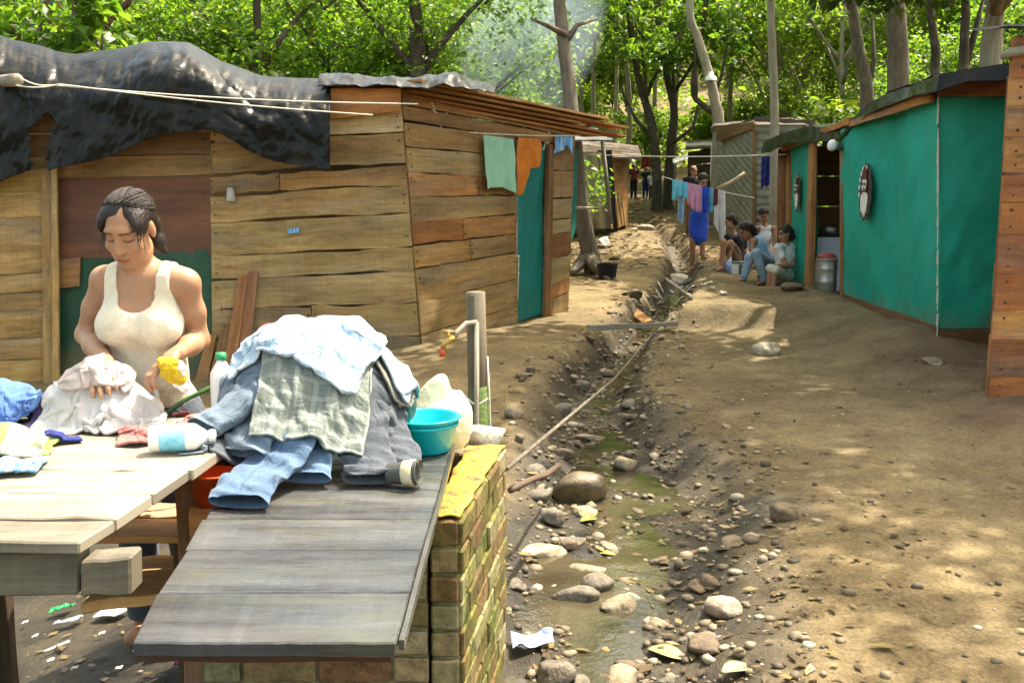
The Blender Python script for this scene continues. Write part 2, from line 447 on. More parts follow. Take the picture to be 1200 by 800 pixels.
def m_bark(name, c1, c2, scale=1):
    m, nt, b, out = newmat(name); g = NT(nt); co = g.coord('Object')
    st = g.mapping(co, (9 * scale, 9 * scale, 1.6 * scale))
    f = g.noise(st, 2.5, 6, .65, .5); big = g.noise(co, 2.0, 4)
    c = g.ramp(g.math('ADD', g.math('MULTIPLY', f, .6), g.math('MULTIPLY', big, .4)), [(.36, c2), (.62, c1)])
    li = g.ramp(g.noise(co, 5.5, 5, .65), [(.55, 0.0), (.68, 1.0)])
    c = g.mix(g.math('MULTIPLY', li, .3), c, (.26, .26, .19))
    g.link(c, b.inputs['Base Color']); b.inputs['Roughness'].default_value = .9
    g.link(g.bump(f, .7, .03), b.inputs['Normal'])
    return m

def m_ground():
    m, nt, b, out = newmat('dirt'); g = NT(nt); co = g.coord('Object')
    big = g.noise(co, .55, 5, .6); mid = g.noise(co, 3.2, 6, .65); fin = g.noise(co, 24, 6, .7)
    f = g.math('ADD', g.math('MULTIPLY', big, .4), g.math('ADD', g.math('MULTIPLY', mid, .35), g.math('MULTIPLY', fin, .3)))
    c = g.ramp(f, [(.38, (.102, .072, .032)), (.52, (.176, .127, .060)), (.68, (.28, .208, .108))])
    c = g.mix(1, c, g.ramp(g.noise(co, 60, 5, .75), [(.36, .62), (.5, 1.0), (.66, 1.3)]), 'MULTIPLY')
    c = g.mix(1, c, g.ramp(g.noise(g.mapping(co, (1, 1.4, 1), (4, 2, 0)), 1.6, 5, .65), [(.36, .72), (.62, 1.16)]), 'MULTIPLY')
    a = g.sep(g.attr('col'))       # R wetness and painted table shade, G litter, B reddish soil
    peb = g.ramp(g.voro(co, 48), [(.10, 1.0), (.22, 0.0)])
    pk = g.ramp(g.noise(co, 5, 3), [(.48, 0.0), (.62, 1.0)])
    c = g.mix(g.math('MULTIPLY', g.math('MULTIPLY', peb, pk), .5), c, (.38, .32, .22))
    c = g.mix(a[2], c, g.ramp(mid, [(.35, (.085, .045, .026)), (.65, (.17, .09, .05))]))
    lit = g.ramp(g.noise(co, 9, 6, .7), [(.4, (.05, .035, .016)), (.56, (.15, .10, .045)), (.7, (.30, .22, .10))])
    c = g.mix(a[1], c, lit)
    wet_shade_c = g.ramp(mid, [(.35, (.014, .011, .007)), (.62, (.055, .043, .025))])  # wet soil colour, darkened further to paint shade near the table
    c = g.mix(a[0], c, wet_shade_c)
    g.link(c, b.inputs['Base Color'])
    g.link(g.math('MULTIPLY_ADD', a[0], -.5, .92), b.inputs['Roughness'])
    b.inputs['Specular IOR Level'].default_value = .3
    n1 = g.bump(mid, .6, .05); n2 = g.bump(fin, .85, .016, n1); n3 = g.bump(g.noise(co, 90, 4, .7), .6, .006, g.bump(peb, .35, .008, n2))
    g.link(n3, b.inputs['Normal'])
    return m

def m_water():
    m, nt, b, out = newmat('murky_water'); g = NT(nt); co = g.coord('Object')
    c = g.ramp(g.noise(co, 2.2, 4), [(.35, (.028, .023, .013)), (.65, (.075, .06, .034))])
    g.link(c, b.inputs['Base Color']); b.inputs['Roughness'].default_value = .06
    b.inputs['Specular IOR Level'].default_value = .6
    g.link(g.bump(g.noise(co, 13, 3), .12, .02), b.inputs['Normal'])
    return m

def m_brick(name):
    m, nt, b, out = newmat(name); g = NT(nt); uv = g.coord('UV'); ob = g.coord('Object')
    br = g.n('ShaderNodeTexBrick'); g.link(uv, br.inputs['Vector'])
    br.inputs['Color1'].default_value = (.17, .085, .042, 1); br.inputs['Color2'].default_value = (.30, .19, .09, 1); br.inputs['Mortar'].default_value = (.10, .085, .055, 1)
    br.inputs['Scale'].default_value = 1; br.inputs['Brick Width'].default_value = .20; br.inputs['Row Height'].default_value = .075; br.inputs['Mortar Size'].default_value = .012
    c = g.mix(.35, br.outputs['Color'], g.ramp(g.noise(ob, 9, 5), [(.35, (.08, .05, .028)), (.65, (.34, .25, .14))]), 'MIX')
    mo = g.mix(1, c, g.attr(), 'MULTIPLY')
    at = g.attr('col')
    mf = g.ramp(g.noise(ob, 7, 6, .65), [(.36, 0.0), (.58, 1.0)])
    sp = g.n('ShaderNodeSeparateColor'); g.link(at, sp.inputs[0])
    moss = g.mix(.22, g.ramp(g.noise(g.mapping(ob, (1, 1, .35)), 9, 5), [(.35, (.028, .040, .006)), (.5, (.085, .095, .016)), (.66, (.19, .175, .05))]), c, 'MIX')
    mossy = g.math('MULTIPLY', g.math('MULTIPLY_ADD', mf, .5, .5), g.math('SUBTRACT', 1, sp.outputs[2]))
    c = g.mix(mossy, c, moss)
    g.link(c, b.inputs['Base Color']); b.inputs['Roughness'].default_value = .8
    h = g.math('ADD', g.math('MULTIPLY', br.outputs['Fac'], -.8), g.math('MULTIPLY', g.noise(ob, 30, 5), .5))
    g.link(g.bump(h, .8, .012), b.inputs['Normal'])
    return m

def m_brickblock(name):
    # per-brick tint in R, moss amount in G of the col attribute
    m, nt, b, out = newmat(name); g = NT(nt); ob = g.coord('Object')
    sp = g.n('ShaderNodeSeparateColor'); g.link(g.attr('col'), sp.inputs[0])
    c = g.ramp(sp.outputs[0], [(0, (.115, .055, .028)), (.35, (.20, .105, .05)), (.6, (.27, .19, .095)), (.8, (.33, .28, .16)), (1, (.14, .12, .06))])
    c = g.mix(1, c, g.ramp(g.noise(ob, 26, 6, .7), [(.32, .45), (.66, 1.3)]), 'MULTIPLY')
    mo = g.ramp(g.noise(ob, 20, 5, .6), [(.34, (.03, .042, .006)), (.5, (.095, .105, .018)), (.66, (.21, .19, .045))])
    mf = g.ramp(g.noise(g.mapping(ob, (1, 1, .6)), 6, 6, .7), [(.36, 0.0), (.56, 1.0)])
    c = g.mix(g.math('MULTIPLY', mf, sp.outputs[1]), c, mo)
    g.link(c, b.inputs['Base Color']); b.inputs['Roughness'].default_value = .85; b.inputs['Specular IOR Level'].default_value = .25
    g.link(g.bump(g.noise(ob, 34, 6, .7), .8, .012), b.inputs['Normal'])
    return m
def m_algae():
    m, nt, b, out = newmat('yellow_algae_patchy'); g = NT(nt); ob = g.coord('Object')
    f = g.noise(ob, 13, 6, .7)
    c = g.ramp(f, [(.36, (.05, .05, .015)), (.43, (.20, .13, .02)), (.50, (.40, .225, .006)), (.62, (.43, .29, .04)), (.70, (.42, .38, .19))])
    g.link(c, b.inputs['Base Color']); b.inputs['Roughness'].default_value = .7
    g.link(g.bump(f, .8, .02), b.inputs['Normal']); return m
def m_skin(name, tone):
    m, nt, b, out = newmat(name); g = NT(nt); co = g.coord('Object')
    c = g.ramp(g.noise(co, 9, 4), [(.3, (tone[0] * .86, tone[1] * .76, tone[2] * .74)), (.7, tone)])
    c = g.mix(1, c, g.attr(), 'MULTIPLY'); g.link(c, b.inputs['Base Color'])
    b.inputs['Roughness'].default_value = .5; b.inputs['Subsurface Weight'].default_value = .12
    b.inputs['Subsurface Radius'].default_value = (.02, .008, .004); b.inputs['Specular IOR Level'].default_value = .35
    g.link(g.bump(g.noise(co, 120, 3), .06, .003), b.inputs['Normal'])
    return m
def m_hair(name, c1, c2):
    m, nt, b, out = newmat(name); g = NT(nt); co = g.coord('Object')
    f = g.noise(g.mapping(co, (60, 60, 9)), 3, 4, .6)
    g.link(g.ramp(f, [(.35, c1), (.65, c2)]), b.inputs['Base Color']); b.inputs['Roughness'].default_value = .48; b.inputs['Specular IOR Level'].default_value = .28
    g.link(g.bump(f, .6, .006), b.inputs['Normal'])
    return m

M = {}
# board tints (multiply): wood of the huts
M['hut_wood'] = m_wood('weathered_boards', (.165, .105, .046), (.47, .335, .165), (.25, .12, .04), stain_amt=.38)
M['pale_wood'] = m_wood('bleached_wood', (.13, .108, .075), (.40, .355, .275), (.29, .21, .11), gscale=.8, stain_amt=.5, dirt=.55, rough=.75, blotch=.45)
M['wet_wood'] = m_wood('wet_grey_boards', (.026, .026, .027), (.098, .098, .097), (.085, .088, .045), gscale=.8, rough=.46, wet=.34, dirt=.75, blotch=.38)
M['roof_wood'] = m_wood('roof_boards', (.20, .105, .04), (.48, .30, .13), (.26, .10, .03))
M['rust_sheet'] = m_wood('rust_brown_sheet', (.085, .030, .014), (.20, .072, .032), (.11, .05, .025), gscale=.6, bump=.3, dirt=.4, rough=.7)
M['orange_wood'] = m_wood('fresh_orange_boards', (.34, .19, .085), (.60, .40, .22), (.45, .22, .08), dirt=.2)
M['dark_wood'] = m_wood('dark_damp_wood', (.045, .026, .013), (.13, .08, .042), (.06, .06, .03))
M['bamboo'] = m_wood('cane', (.36, .27, .13), (.62, .50, .28), None, dirt=.2)
M['stick'] = m_wood('grey_stick', (.20, .165, .115), (.42, .36, .26), None, dirt=.3)
M['black_tarp'] = m_plastic_sheet('black_plastic', (.005, .0055, .0052), (.012, .012, .0105), .30, 5, .24, dust=(.05, .046, .034))
M['grey_sheet'] = m_plastic_sheet('grey_plastic', (.022, .022, .021), (.085, .083, .076), .5, 10, .5, dust=(.30, .27, .22))
M['teal'] = m_woven_tarp('green_shade_cloth', (.020, .44, .315), (.010, .33, .23))
M['old_green'] = m_woven_tarp('old_green_cloth', (.030, .105, .058), (.014, .058, .034))
M['teal_door'] = m_woven_tarp('blue_green_cloth', (.020, .27, .23), (.010, .175, .15))
M['zinc'] = m_plain('weathered_zinc', (.17, .18, .14), (.29, .29, .23), 4, .55, .1, 20, metal=.25)
M['tin_dark'] = m_plain('dark_tin', (.07, .045, .035), (.13, .09, .07), 5, .6, .15, 14)
M['dirt'] = m_ground(); M['water'] = m_water(); M['brick'] = m_brick('mossy_bricks')
M['cord'] = m_plain('pale_cord', (.72, .68, .56), (.6, .55, .42), 30, .8, 0)
M['wire'] = m_plain('dark_wire', (.05, .045, .04), (.09, .08, .07), 30, .6, 0)
M['algae'] = m_algae()
M['rock'] = m_plain('stone', (.26, .21, .145), (.15, .115, .075), 7, .75, .5, 24, attr=True)
M['bark'] = m_bark('grey_bark', (.19, .155, .11), (.075, .058, .04))
M['pale_bark'] = m_bark('pale_bark', (.38, .33, .235), (.20, .165, .11))
M['dark_bark'] = m_bark('dark_bark', (.10, .075, .05), (.035, .026, .018))
M['rust_bark'] = m_bark('red_brown_bark', (.20, .095, .05), (.07, .035, .02))
M['leaf_mid'] = m_leaf('leaves_mid', (.065, .145, .022), (.115, .225, .034), (.23, .34, .075), .62)
M['leaf_yellow'] = m_leaf('leaves_yellow', (.09, .18, .026), (.155, .265, .042), (.29, .37, .085), .62)
M['leaf_dark'] = m_leaf('leaves_dark', (.03, .066, .012), (.052, .105, .017), (.09, .15, .025), .4)
M['litter'] = m_leaf('dead_leaves', (.05, .032, .014), (.12, .075, .03), (.25, .20, .07), .10)
M['brick_block'] = m_brickblock('old_bricks')
M['concrete'] = m_plain('concrete', (.60, .55, .45), (.42, .37, .29), 8, .85, .5, 30)
M['metal'] = m_plain('dull_aluminium', (.42, .42, .40), (.28, .28, .27), 5, .42, .1, 20, metal=.8)
# ------------------------------------------------------------------ world, sun, camera
cam = bpy.data.objects.new('camera', bpy.data.cameras.new('camera')); coll.objects.link(cam)
cam.location = (0, 0, CAMH); cam.rotation_euler = (math.pi / 2 - PITCH, 0, 0)
cam.data.lens = F / 1200 * 36; cam.data.sensor_width = 36; cam.data.clip_start = .05; cam.data.clip_end = 2000
scene.camera = cam
SUN = Vector((.40, .30, 1.0)).normalized()
w = bpy.data.worlds.new('World'); scene.world = w; w.use_nodes = True
wn = w.node_tree; bg = wn.nodes['Background']
sky = wn.nodes.new('ShaderNodeTexSky'); sky.sky_type = 'NISHITA'; sky.sun_disc = False
sky.sun_elevation = math.asin(SUN.z); sky.sun_rotation = math.atan2(SUN.x, SUN.y)
sky.air_density = 1.0; sky.dust_density = 4.0; sky.ozone_density = 1.0
wt_ = wn.nodes.new('ShaderNodeMix'); wt_.data_type = 'RGBA'; wt_.blend_type = 'MULTIPLY'; wt_.inputs[0].default_value = 1; wt_.inputs[7].default_value = (1.10, 1.0, .74, 1)
wn.links.new(sky.outputs[0], wt_.inputs[6]); wn.links.new(wt_.outputs[2], bg.inputs[0]); bg.inputs[1].default_value = .15
sl = bpy.data.lights.new('sun', 'SUN'); sl.energy = 2.6; sl.angle = R(.55); sl.color = (1, .94, .82)
so = bpy.data.objects.new('sun', sl); coll.objects.link(so); so.rotation_euler = SUN.to_track_quat('Z', 'Y').to_euler()
so.location = (8, 6, 20)
vs = scene.view_settings; vs.view_transform = 'Standard'; vs.look = 'None'; vs.gamma = 1; vs.use_curve_mapping = False
vs.exposure = EXPOSURE
scene.render.engine = 'CYCLES'
cy = scene.cycles; cy.use_denoising = True; cy.max_bounces = 7; cy.diffuse_bounces = 4; cy.glossy_bounces = 2; cy.transmission_bounces = 4; cy.transparent_max_bounces = 8; cy.volume_bounces = 1
cy.use_adaptive_sampling = True; cy.adaptive_threshold = .02; cy.sample_clamp_indirect = 6; cy.caustics_reflective = False; cy.caustics_refractive = False

# ------------------------------------------------------------------ ground, one sheet out to the horizon
rows = np.concatenate([np.linspace(-40, 1.2, 24, endpoint=False), 1.2 * (11 / 1.2) ** np.linspace(0, 1, 250, endpoint=False), 11 * (30 / 11) ** np.linspace(0, 1, 110, endpoint=False), 30 * (260 / 30) ** np.linspace(0, 1, 70)])
NC = 300
tt = np.linspace(-1, 1, NC); tt = np.sign(tt) * (.55 * np.abs(tt) + .45 * np.abs(tt) ** 3)
half = np.clip(np.abs(rows) * 1.05 + 3.2, 3.5, 250)
half[:24] = np.linspace(60, 4.5, 24)
cx = np.interp(rows, [-40, 0, 5, 30, 260], [0, .2, .4, 2.5, 0])
GX = cx[:, None] + half[:, None] * tt[None, :]; GY = np.repeat(rows[:, None], NC, 1)
GZ = terrain(GX, GY)
idx = np.arange(GX.size).reshape(GX.shape)
gf = np.stack([idx[:-1, :-1], idx[:-1, 1:], idx[1:, 1:], idx[1:, :-1]], -1).reshape(-1, 4)
sx = stream_x(GY); sw = np.interp(GY, STREAM[:, 1], SW)
wr = sw * np.where(GX > sx, 1.0 + .8 * sstep(7, 4.2, GY), 1.0)
wet_shade_m = 1 - sstep(.55, 1.15, np.abs(GX - sx) / wr + .5 * fbm(GX * 1.7, GY * 1.7, 4))
wet_shade_m = wet_shade_m * sstep(26, 14, GY)
wet_shade_m = np.maximum(wet_shade_m, 1.3 * sstep(-.2, -.6, GX) * sstep(6.2, 5.0, GY))  # muddy ground round the wash table; the table's shade is painted in too
wet_shade_m = np.clip(wet_shade_m * (1.0 + .9 * fbm(GX * 4, GY * 4, 3)), 0, 1)
lit = np.clip(sstep(13, 24, GY) * (.55 + 1.2 * fbm(GX * .8, GY * .8, 4)), 0, 1) * (1 - .55 * np.exp(-((GX - stream_x(GY) + .1) / 1.0) ** 2) * (GY < 24))
lit = np.maximum(lit, np.clip(.25 + fbm(GX * 2.5, GY * 2.5, 4) * 2.2, 0, 1) * np.exp(-((np.abs(GX - sx) - wr * .9) / .25) ** 2) * sstep(12, 10, GY) * .6)
red = np.clip(sstep(2.2, 3.2, GX) * sstep(9.5, 7, GY) * sstep(4.4, 5.4, GY) * (.45 + 1.6 * fbm(GX * 1.6, GY * 1.6, 4)), 0, 1)
mesh_g = mesh_obj('ground', np.stack([GX, GY, GZ], -1).reshape(-1, 3), gf, M['dirt'], vcol=np.stack([wet_shade_m, lit, red], -1).reshape(-1, 3))
tag(mesh_g, kind='structure')

# stream water: a thin sheet in the channel bed that follows its fall
ys = np.linspace(1.9, 14, 130); xs = np.linspace(-1, 1, 15)
bed = np.array([float(terrain(np.array([x]), np.array([y]), False)[0]) for x, y in zip(stream_x(ys), ys)])
lev = np.minimum.accumulate((bed + .020)[::-1])[::-1]
lev = np.where(ys < 4.3, np.interp(ys, [1.9, 4.3], [lev[np.searchsorted(ys, 4.3)] + .006] * 2), lev)
ww = np.interp(ys, STREAM[:, 1], SW) * .62
pw = np.stack([stream_x(ys)[:, None] + ww[:, None] * np.where(xs > 0, 1.0 + .7 * sstep(7, 4, ys)[:, None], 1.0) * xs, np.repeat(ys[:, None], 15, 1), np.repeat(lev[:, None], 15, 1)], -1)
i2 = np.arange(pw.size // 3).reshape(130, 15)
f2 = np.stack([i2[:-1, :-1], i2[:-1, 1:], i2[1:, 1:], i2[1:, :-1]], -1).reshape(-1, 4)
tag(mesh_obj('water', pw.reshape(-1, 3), f2, M['water']), kind='structure')
# ------------------------------------------------------------------ boards laid on a wall given by its four corners
def lerp(a, b, t): return a + (b - a) * t
def plank_wall(mb, BL, BR, TR, TL, cuts, thick=.022, out=Vector((0, -1, 0)), tints=None, seed=1, joints=None, gap=.006, jit=.004, over=.0):
    r = random.Random(seed); out = out.normalized()
    for i in range(len(cuts) - 1):
        a, b = cuts[i], cuts[i + 1]
        segs = [0] + (joints.get(i, []) if joints else []) + [1]
        for s0, s1 in zip(segs[:-1], segs[1:]):
            tint = (tints[i % len(tints)] if tints else (1, 1, 1))
            if isinstance(tint, list): tint = tint[min(segs.index(s0), len(tint) - 1)]
            k = r.uniform(.9, 1.1); mb.color = tuple(c * k for c in tint)
            e0 = r.uniform(-.006, .006); e1 = r.uniform(-.006, .006)
            L0 = lerp(BL, TL, a + e0); R0 = lerp(BR, TR, a + e1); L1 = lerp(BL, TL, b - gap / (TL - BL).length); R1 = lerp(BR, TR, b - gap / (TR - BR).length)
            p0 = lerp(L0, R0, s0 + (.004 if s0 else -over)); p1 = lerp(L0, R0, s1 + (over if s1 == 1 else 0)); q0 = lerp(L1, R1, s0 + (.004 if s0 else -over)); q1 = lerp(L1, R1, s1 + (over if s1 == 1 else 0))
            warp_board(mb, p0, p1, q1, q0, out * (thick + r.uniform(-.003, .006)), r, jit)
            mb.color = (.22, .16, .12); hor = (p1 - p0).normalized(); upv = (q0 - p0).normalized()
            for te in (.025, .975):       # nail heads
                for fv in (.28, .72):
                    if r.random() < .8:
                        c_ = lerp(lerp(p0, p1, te), lerp(q0, q1, te), fv + r.uniform(-.08, .08)) + out * (thick * .9); s_ = r.uniform(.005, .008)
                        mb.board(c_ - hor * s_ - upv * s_, hor * s_ * 2, upv * s_ * 2, out * .012, n=1, jit=0)
def warp_board(mb, p0, p1, q1, q0, T, r, jit=.004, n=10, tw_=.12):
    """one board between lower edge p0-p1 and upper edge q0-q1, thickness vector T, hand-sawn edges"""
    base = len(mb.v); ou, ov = r.uniform(0, 60), r.uniform(0, 60); ll = (p1 - p0).length; lw = (q0 - p0).length; th = T.length
    up = (q0 - p0).normalized(); j0 = j1 = 0
    for i in range(n + 1):
        t = i / n
        j0 = j0 * .6 + r.uniform(-jit, jit); j1 = j1 * .6 + r.uniform(-jit, jit)
        a = lerp(p0, p1, t) + up * j0; b = lerp(q0, q1, t) + up * j1; tw = T * (1 + r.uniform(-tw_, tw_))
        mb.v += [a, a + tw, b + tw, b]
    for i in range(n):
        a = base + i * 4; b = a + 4; u0 = ou + ll * i / n; u1 = ou + ll * (i + 1) / n
        vv = [0, th, th + lw, 2 * th + lw, 2 * th + 2 * lw]
        for e in range(4):
            e2 = (e + 1) % 4
            mb.face((a + e, a + e2, b + e2, b + e), [(u0, ov + vv[e]), (u0, ov + vv[e + 1]), (u1, ov + vv[e + 1]), (u1, ov + vv[e])])
    mb.face((base + 3, base + 2, base + 1, base), [(ou, ov)] * 4)
    e = base + n * 4; mb.face((e, e + 1, e + 2, e + 3), [(ou, ov)] * 4)

def sheet(name, top, bot, nu, nv, mat, parent=None, wr=.03, wscale=5, sag=.0, solid=.004, bulge=Vector((0, 0, 0)), seed=0, profile=None, dirn=Vector((0, -1, 0)), sub=1):
    """wrinkled sheet between two polylines (lists of points with the same parameterisation)"""
    def res(pl, n):
        pl = np.array([tuple(p) for p in pl]); d = np.r_[0, np.cumsum(np.linalg.norm(np.diff(pl, axis=0), axis=1))]; d /= d[-1]
        t = np.linspace(0, 1, n)
        return np.stack([np.interp(t, d, pl[:, k]) for k in range(3)], -1)
    A = res(top, nu); B = res(bot, nu); t = np.linspace(0, 1, nv)
    pr = t if profile is None else np.interp(t, *profile)
    pts = A[:, None] + (B - A)[:, None] * pr[None, :, None]
    pts[..., 2] -= sag * np.sin(math.pi * t)[None]
    pts += np.array(bulge)[None, None] * np.sin(math.pi * t)[None, :, None]
    U = np.linspace(0, 1, nu)[:, None] * np.linalg.norm(A[-1] - A[0]); V = t[None] * np.linalg.norm(B - A, axis=1).mean()
    n = fbm(U * wscale + seed * 7.3, V * wscale * .45 + seed, 4) + .6 * (np.abs(fbm(U * wscale * 1.9 + 3 + V * 2, V * wscale * .8 + seed * 3, 3)) - .15)
    pts += np.array(dirn)[None, None] * (n * wr)[..., None]
    uv = np.stack([U + 0 * V, V + 0 * U], -1)
    return grid_obj(name, pts, mat, parent, solid=solid, sub=sub, uvs=uv)

# ================================================================== left plank hut
OCH = (1.0, .86, .58); PALE = (1.18, 1.12, 1.0); BRN = (.72, .60, .45); ORG = (1.12, .70, .36); TAN = (.98, .88, .70); DRK = (.55, .44, .33)
cBR, cTR = P(494, 425, 8.6), P(469, 104, 8.5)
fBL, fTL = P(-90, 472, 8.35), P(-90, 126, 8.3)
hut = empty('plank_hut', (-3.2, 8.6, 0), 'long shack of weathered horizontal boards with black plastic over its roof', 'hut', 'homes built of scrap wood and cloth')
def on_front(u, v, dy=0):
    y = np.interp(u, [-90, 490], [8.33, 8.55]); return P(u, v, y + dy)
mb = MB()
# main board section
BL, BR, TR, TL = on_front(250, 432), cBR, cTR, on_front(246, 120)
plank_wall(mb, BL, BR, TR, TL, [0, .11, .235, .345, .44, .56, .665, .735, .855, .93, 1.0],
           tints=[(.66, .58, .42), (.9, .82, .62), (1.25, 1.18, 1.0), (1.05, .98, .76), (1.1, 1.02, .74), (1.0, .88, .60), (.95, .75, .5), (.85, .74, .55), (1.45, 1.42, 1.3), (1.1, .72, .36)], seed=3, joints={1: [.48], 6: [.35]}, jit=.013, gap=.014)
# boards hidden above the brown sheet and behind the plastic
plank_wall(mb, on_front(-90, 212), on_front(250, 205), on_front(246, 121), fTL, [0, .3, .62, 1], tints=[BRN, DRK, BRN], seed=9)
# bay of ochre boards at the far end
plank_wall(mb, on_front(-90, 474, -.10), on_front(63, 470, -.06), on_front(63, 196, -.06), on_front(-90, 206, -.10), [0, .09, .19, .28, .40, .48, .56, .68, .80, .9, 1.0],
           tints=[OCH, (1.05, .92, .55), OCH, (1.12, .98, .62), OCH, (1.0, .85, .5), (1.1, .98, .66), OCH], seed=12, jit=.007)
mb.build('front_wall', M['hut_wood'], hut, bevel=.003)
mb = MB(); mb.color = (1.25, 1.15, .85)
warp_board(mb, on_front(61, 470, -.09), on_front(61, 190, -.09), on_front(68, 190, -.09), on_front(71, 470, -.09), Vector((0, -.03, 0)), random.Random(1), .002)
mb.color = (.9, .8, .6)
warp_board(mb, on_front(52, 470, -.105), on_front(50, 200, -.105), on_front(60, 200, -.105), on_front(62, 470, -.105), Vector((0, -.02, 0)), random.Random(2), .002)
mb.build('corner_batten', M['hut_wood'], hut)
mb = MB()
warp_board(mb, on_front(68, 304, .0), on_front(254, 298, .0), on_front(252, 164, .0), on_front(66, 172, .0), Vector((0, -.012, 0)), random.Random(4), .003, 14)
mb.build('rust_brown_panel', M['rust_sheet'], hut)
mb = MB(); mb.color = (.8, .55, .35)
warp_board(mb, on_front(70, 338, -.01), on_front(94, 335, -.01), on_front(95, 302, -.01), on_front(68, 304, -.01), Vector((0, -.02, 0)), random.Random(6), .004, 4)
mb.build('patch_board', M['hut_wood'], hut)
sheet('green_cloth_panel', [on_front(66, 303, -.005), on_front(160, 300, -.005), on_front(258, 290, -.005)], [on_front(66, 475, -.02), on_front(160, 475, -.02), on_front(264, 475, -.03)], 60, 40, M['old_green'], hut, wr=.10, wscale=2.6)
mb = MB()
for (a, b, c, d, tn) in ((262, 432, 280, 322, (.9, .55, .4)), (278, 432, 292, 318, (.75, .42, .3)), (228, 450, 243, 392, (1.0, .7, .45)), (243, 452, 262, 380, (.7, .5, .35))):
    mb.color = tn; warp_board(mb, on_front(a, b, -.10), on_front(c, d, -.03), on_front(c + 11, d, -.03), on_front(a + 15, b, -.10), Vector((0, -.018, 0)), random.Random(a), .003, 5)
leaning = mb.build('loose_upright_boards', M['hut_wood'], hut)
# side wall with the door
sBR, sTR = P(664, 362, 10.5), P(672, 150, 10.45)
def on_side(s, f): return lerp(lerp(cBR, sBR, s), lerp(cTR, sTR, s), f)
sout = Vector((.81, -.59, 0))
mb = MB()
BRNO = (1.0, .62, .32)
s1, s2, s3 = .605, .80, .835
plank_wall(mb, on_side(0, 0), on_side(s1, 0), on_side(s1, .9), on_side(0, .885), [0, .125, .26, .40, .50, .60, .70, .80, .90, 1.0],
           tints=[TAN, (.95, .84, .60), (1.0, .82, .5), (.98, .70, .28), [(.8, .42, .2), BRNO], (1.0, .82, .5), BRNO, (1.0, .86, .6), (.9, .72, .48)], seed=21, out=sout, joints={3: [.52], 4: [.45], 6: [.6]}, jit=.007)
plank_wall(mb, on_side(0, .892), on_side(1, .90), on_side(1, 1), on_side(0, 1), [0, .5, 1.0], tints=[(.95, .66, .42), (1.0, .68, .42)], seed=23, out=sout)
plank_wall(mb, on_side(s3 + .005, -.03), on_side(1, -.02), on_side(1, .895), on_side(s3 + .005, .89), [0, .13, .22, .36, .50, .58, .70, .86, 1.0],
           tints=[TAN, BRNO, (.9, .9, .62), (.75, .42, .22), (.95, .9, .6), TAN, (.85, .62, .4), (.7, .5, .3)], seed=25, out=sout)
mb.build('side_wall', M['hut_wood'], hut, bevel=.003)
mb = MB(); mb.color = (.62, .40, .25)
warp_board(mb, on_side(s2, -.03) + sout * .005, on_side(s2 + .01, .89) + sout * .005, on_side(s3 + .01, .89) + sout * .005, on_side(s3, -.03) + sout * .005, sout * .045, random.Random(9), .003)
warp_board(mb, on_side(s1 - .002, 0) - sout * .02, on_side(s1 - .002, .89) - sout * .02, on_side(s1 + .015, .89) - sout * .02, on_side(s1 + .015, 0) - sout * .02, sout * .02, random.Random(19), .002)
mb.build('door_frame', M['hut_wood'], hut)
d0, d1 = on_side(s1 + .012, .02) - sout * .015, on_side(s2 + .01, .02) - sout * .015
sheet('door', [on_side(s1 + .012, .885) - sout * .015, on_side(s2 + .01, .885) - sout * .015], [d0, d1], 26, 60, M['teal_door'], hut, wr=.035, wscale=4, dirn=sout)
mb = MB(); mb.color = (1.3, 1.25, 1.1)
warp_board(mb, on_side(s1, -.012), on_side(s2, -.03), on_side(s2, -.012), on_side(s1, .008), sout * .03, random.Random(3), .002)
mb.build('door_sill', M['hut_wood'], hut)
# back walls so the hut is whole from the side
mb = MB(); bk = Vector((-2.6, 12.6, 0))
zb = lambda p: Vector((p.x, p.y, tz(p.x, p.y) - .1))
B1, B2 = zb(Vector((-1.9, 12.4, 0))), zb(Vector((-6.6, 11.6, 0)))
plank_wall(mb, sBR, B1, B1 + Vector((0, 0, 2.3)), sTR, [0, .2, .4, .6, .8, 1], out=Vector((.8, .6, 0)), tints=[TAN, BRN, OCH], seed=31)
plank_wall(mb, B1, B2, B2 + Vector((0, 0, 2.4)), B1 + Vector((0, 0, 2.3)), [0, .2, .4, .6, .8, 1], out=Vector((0, 1, 0)), tints=[TAN, BRN, OCH], seed=32)
mb.build('back_wall', M['hut_wood'], hut)
# roof of overlapping boards, eave to the lane
mb = MB(); r = random.Random(5)
eA, eB = P(455, 100, 8.5), P(730, 153, 11.1)     # lane-side eave
rA, rB = P(400, 98, 8.5) + Vector((-3.4, .8, -.26)), Vector((-2.4, 12.8, 2.75))
rows_n = 9
for i in range(rows_n):
    a, b = i / rows_n, (i + 1.25) / rows_n
    mb.color = [(1.0, .8, .5), (.85, .5, .3), (1.05, .85, .55), (.75, .45, .28), (.95, .7, .42)][i % 5]
    lift = Vector((0, 0, .035 + .012 * (i % 2) + .006 * i))
    ext = r.uniform(-.08, .05)
    warp_board(mb, lerp(eA, rA, a) + lift + (eA - eB) * .0, lerp(eB, rB, a) + lift + (eB - eA) * ext * .3, lerp(eB, rB, b) + lift * .6 + (eB - eA) * ext * .3, lerp(eA, rA, b) + lift * .6, Vector((0, 0, .022)), r, .012, 12)
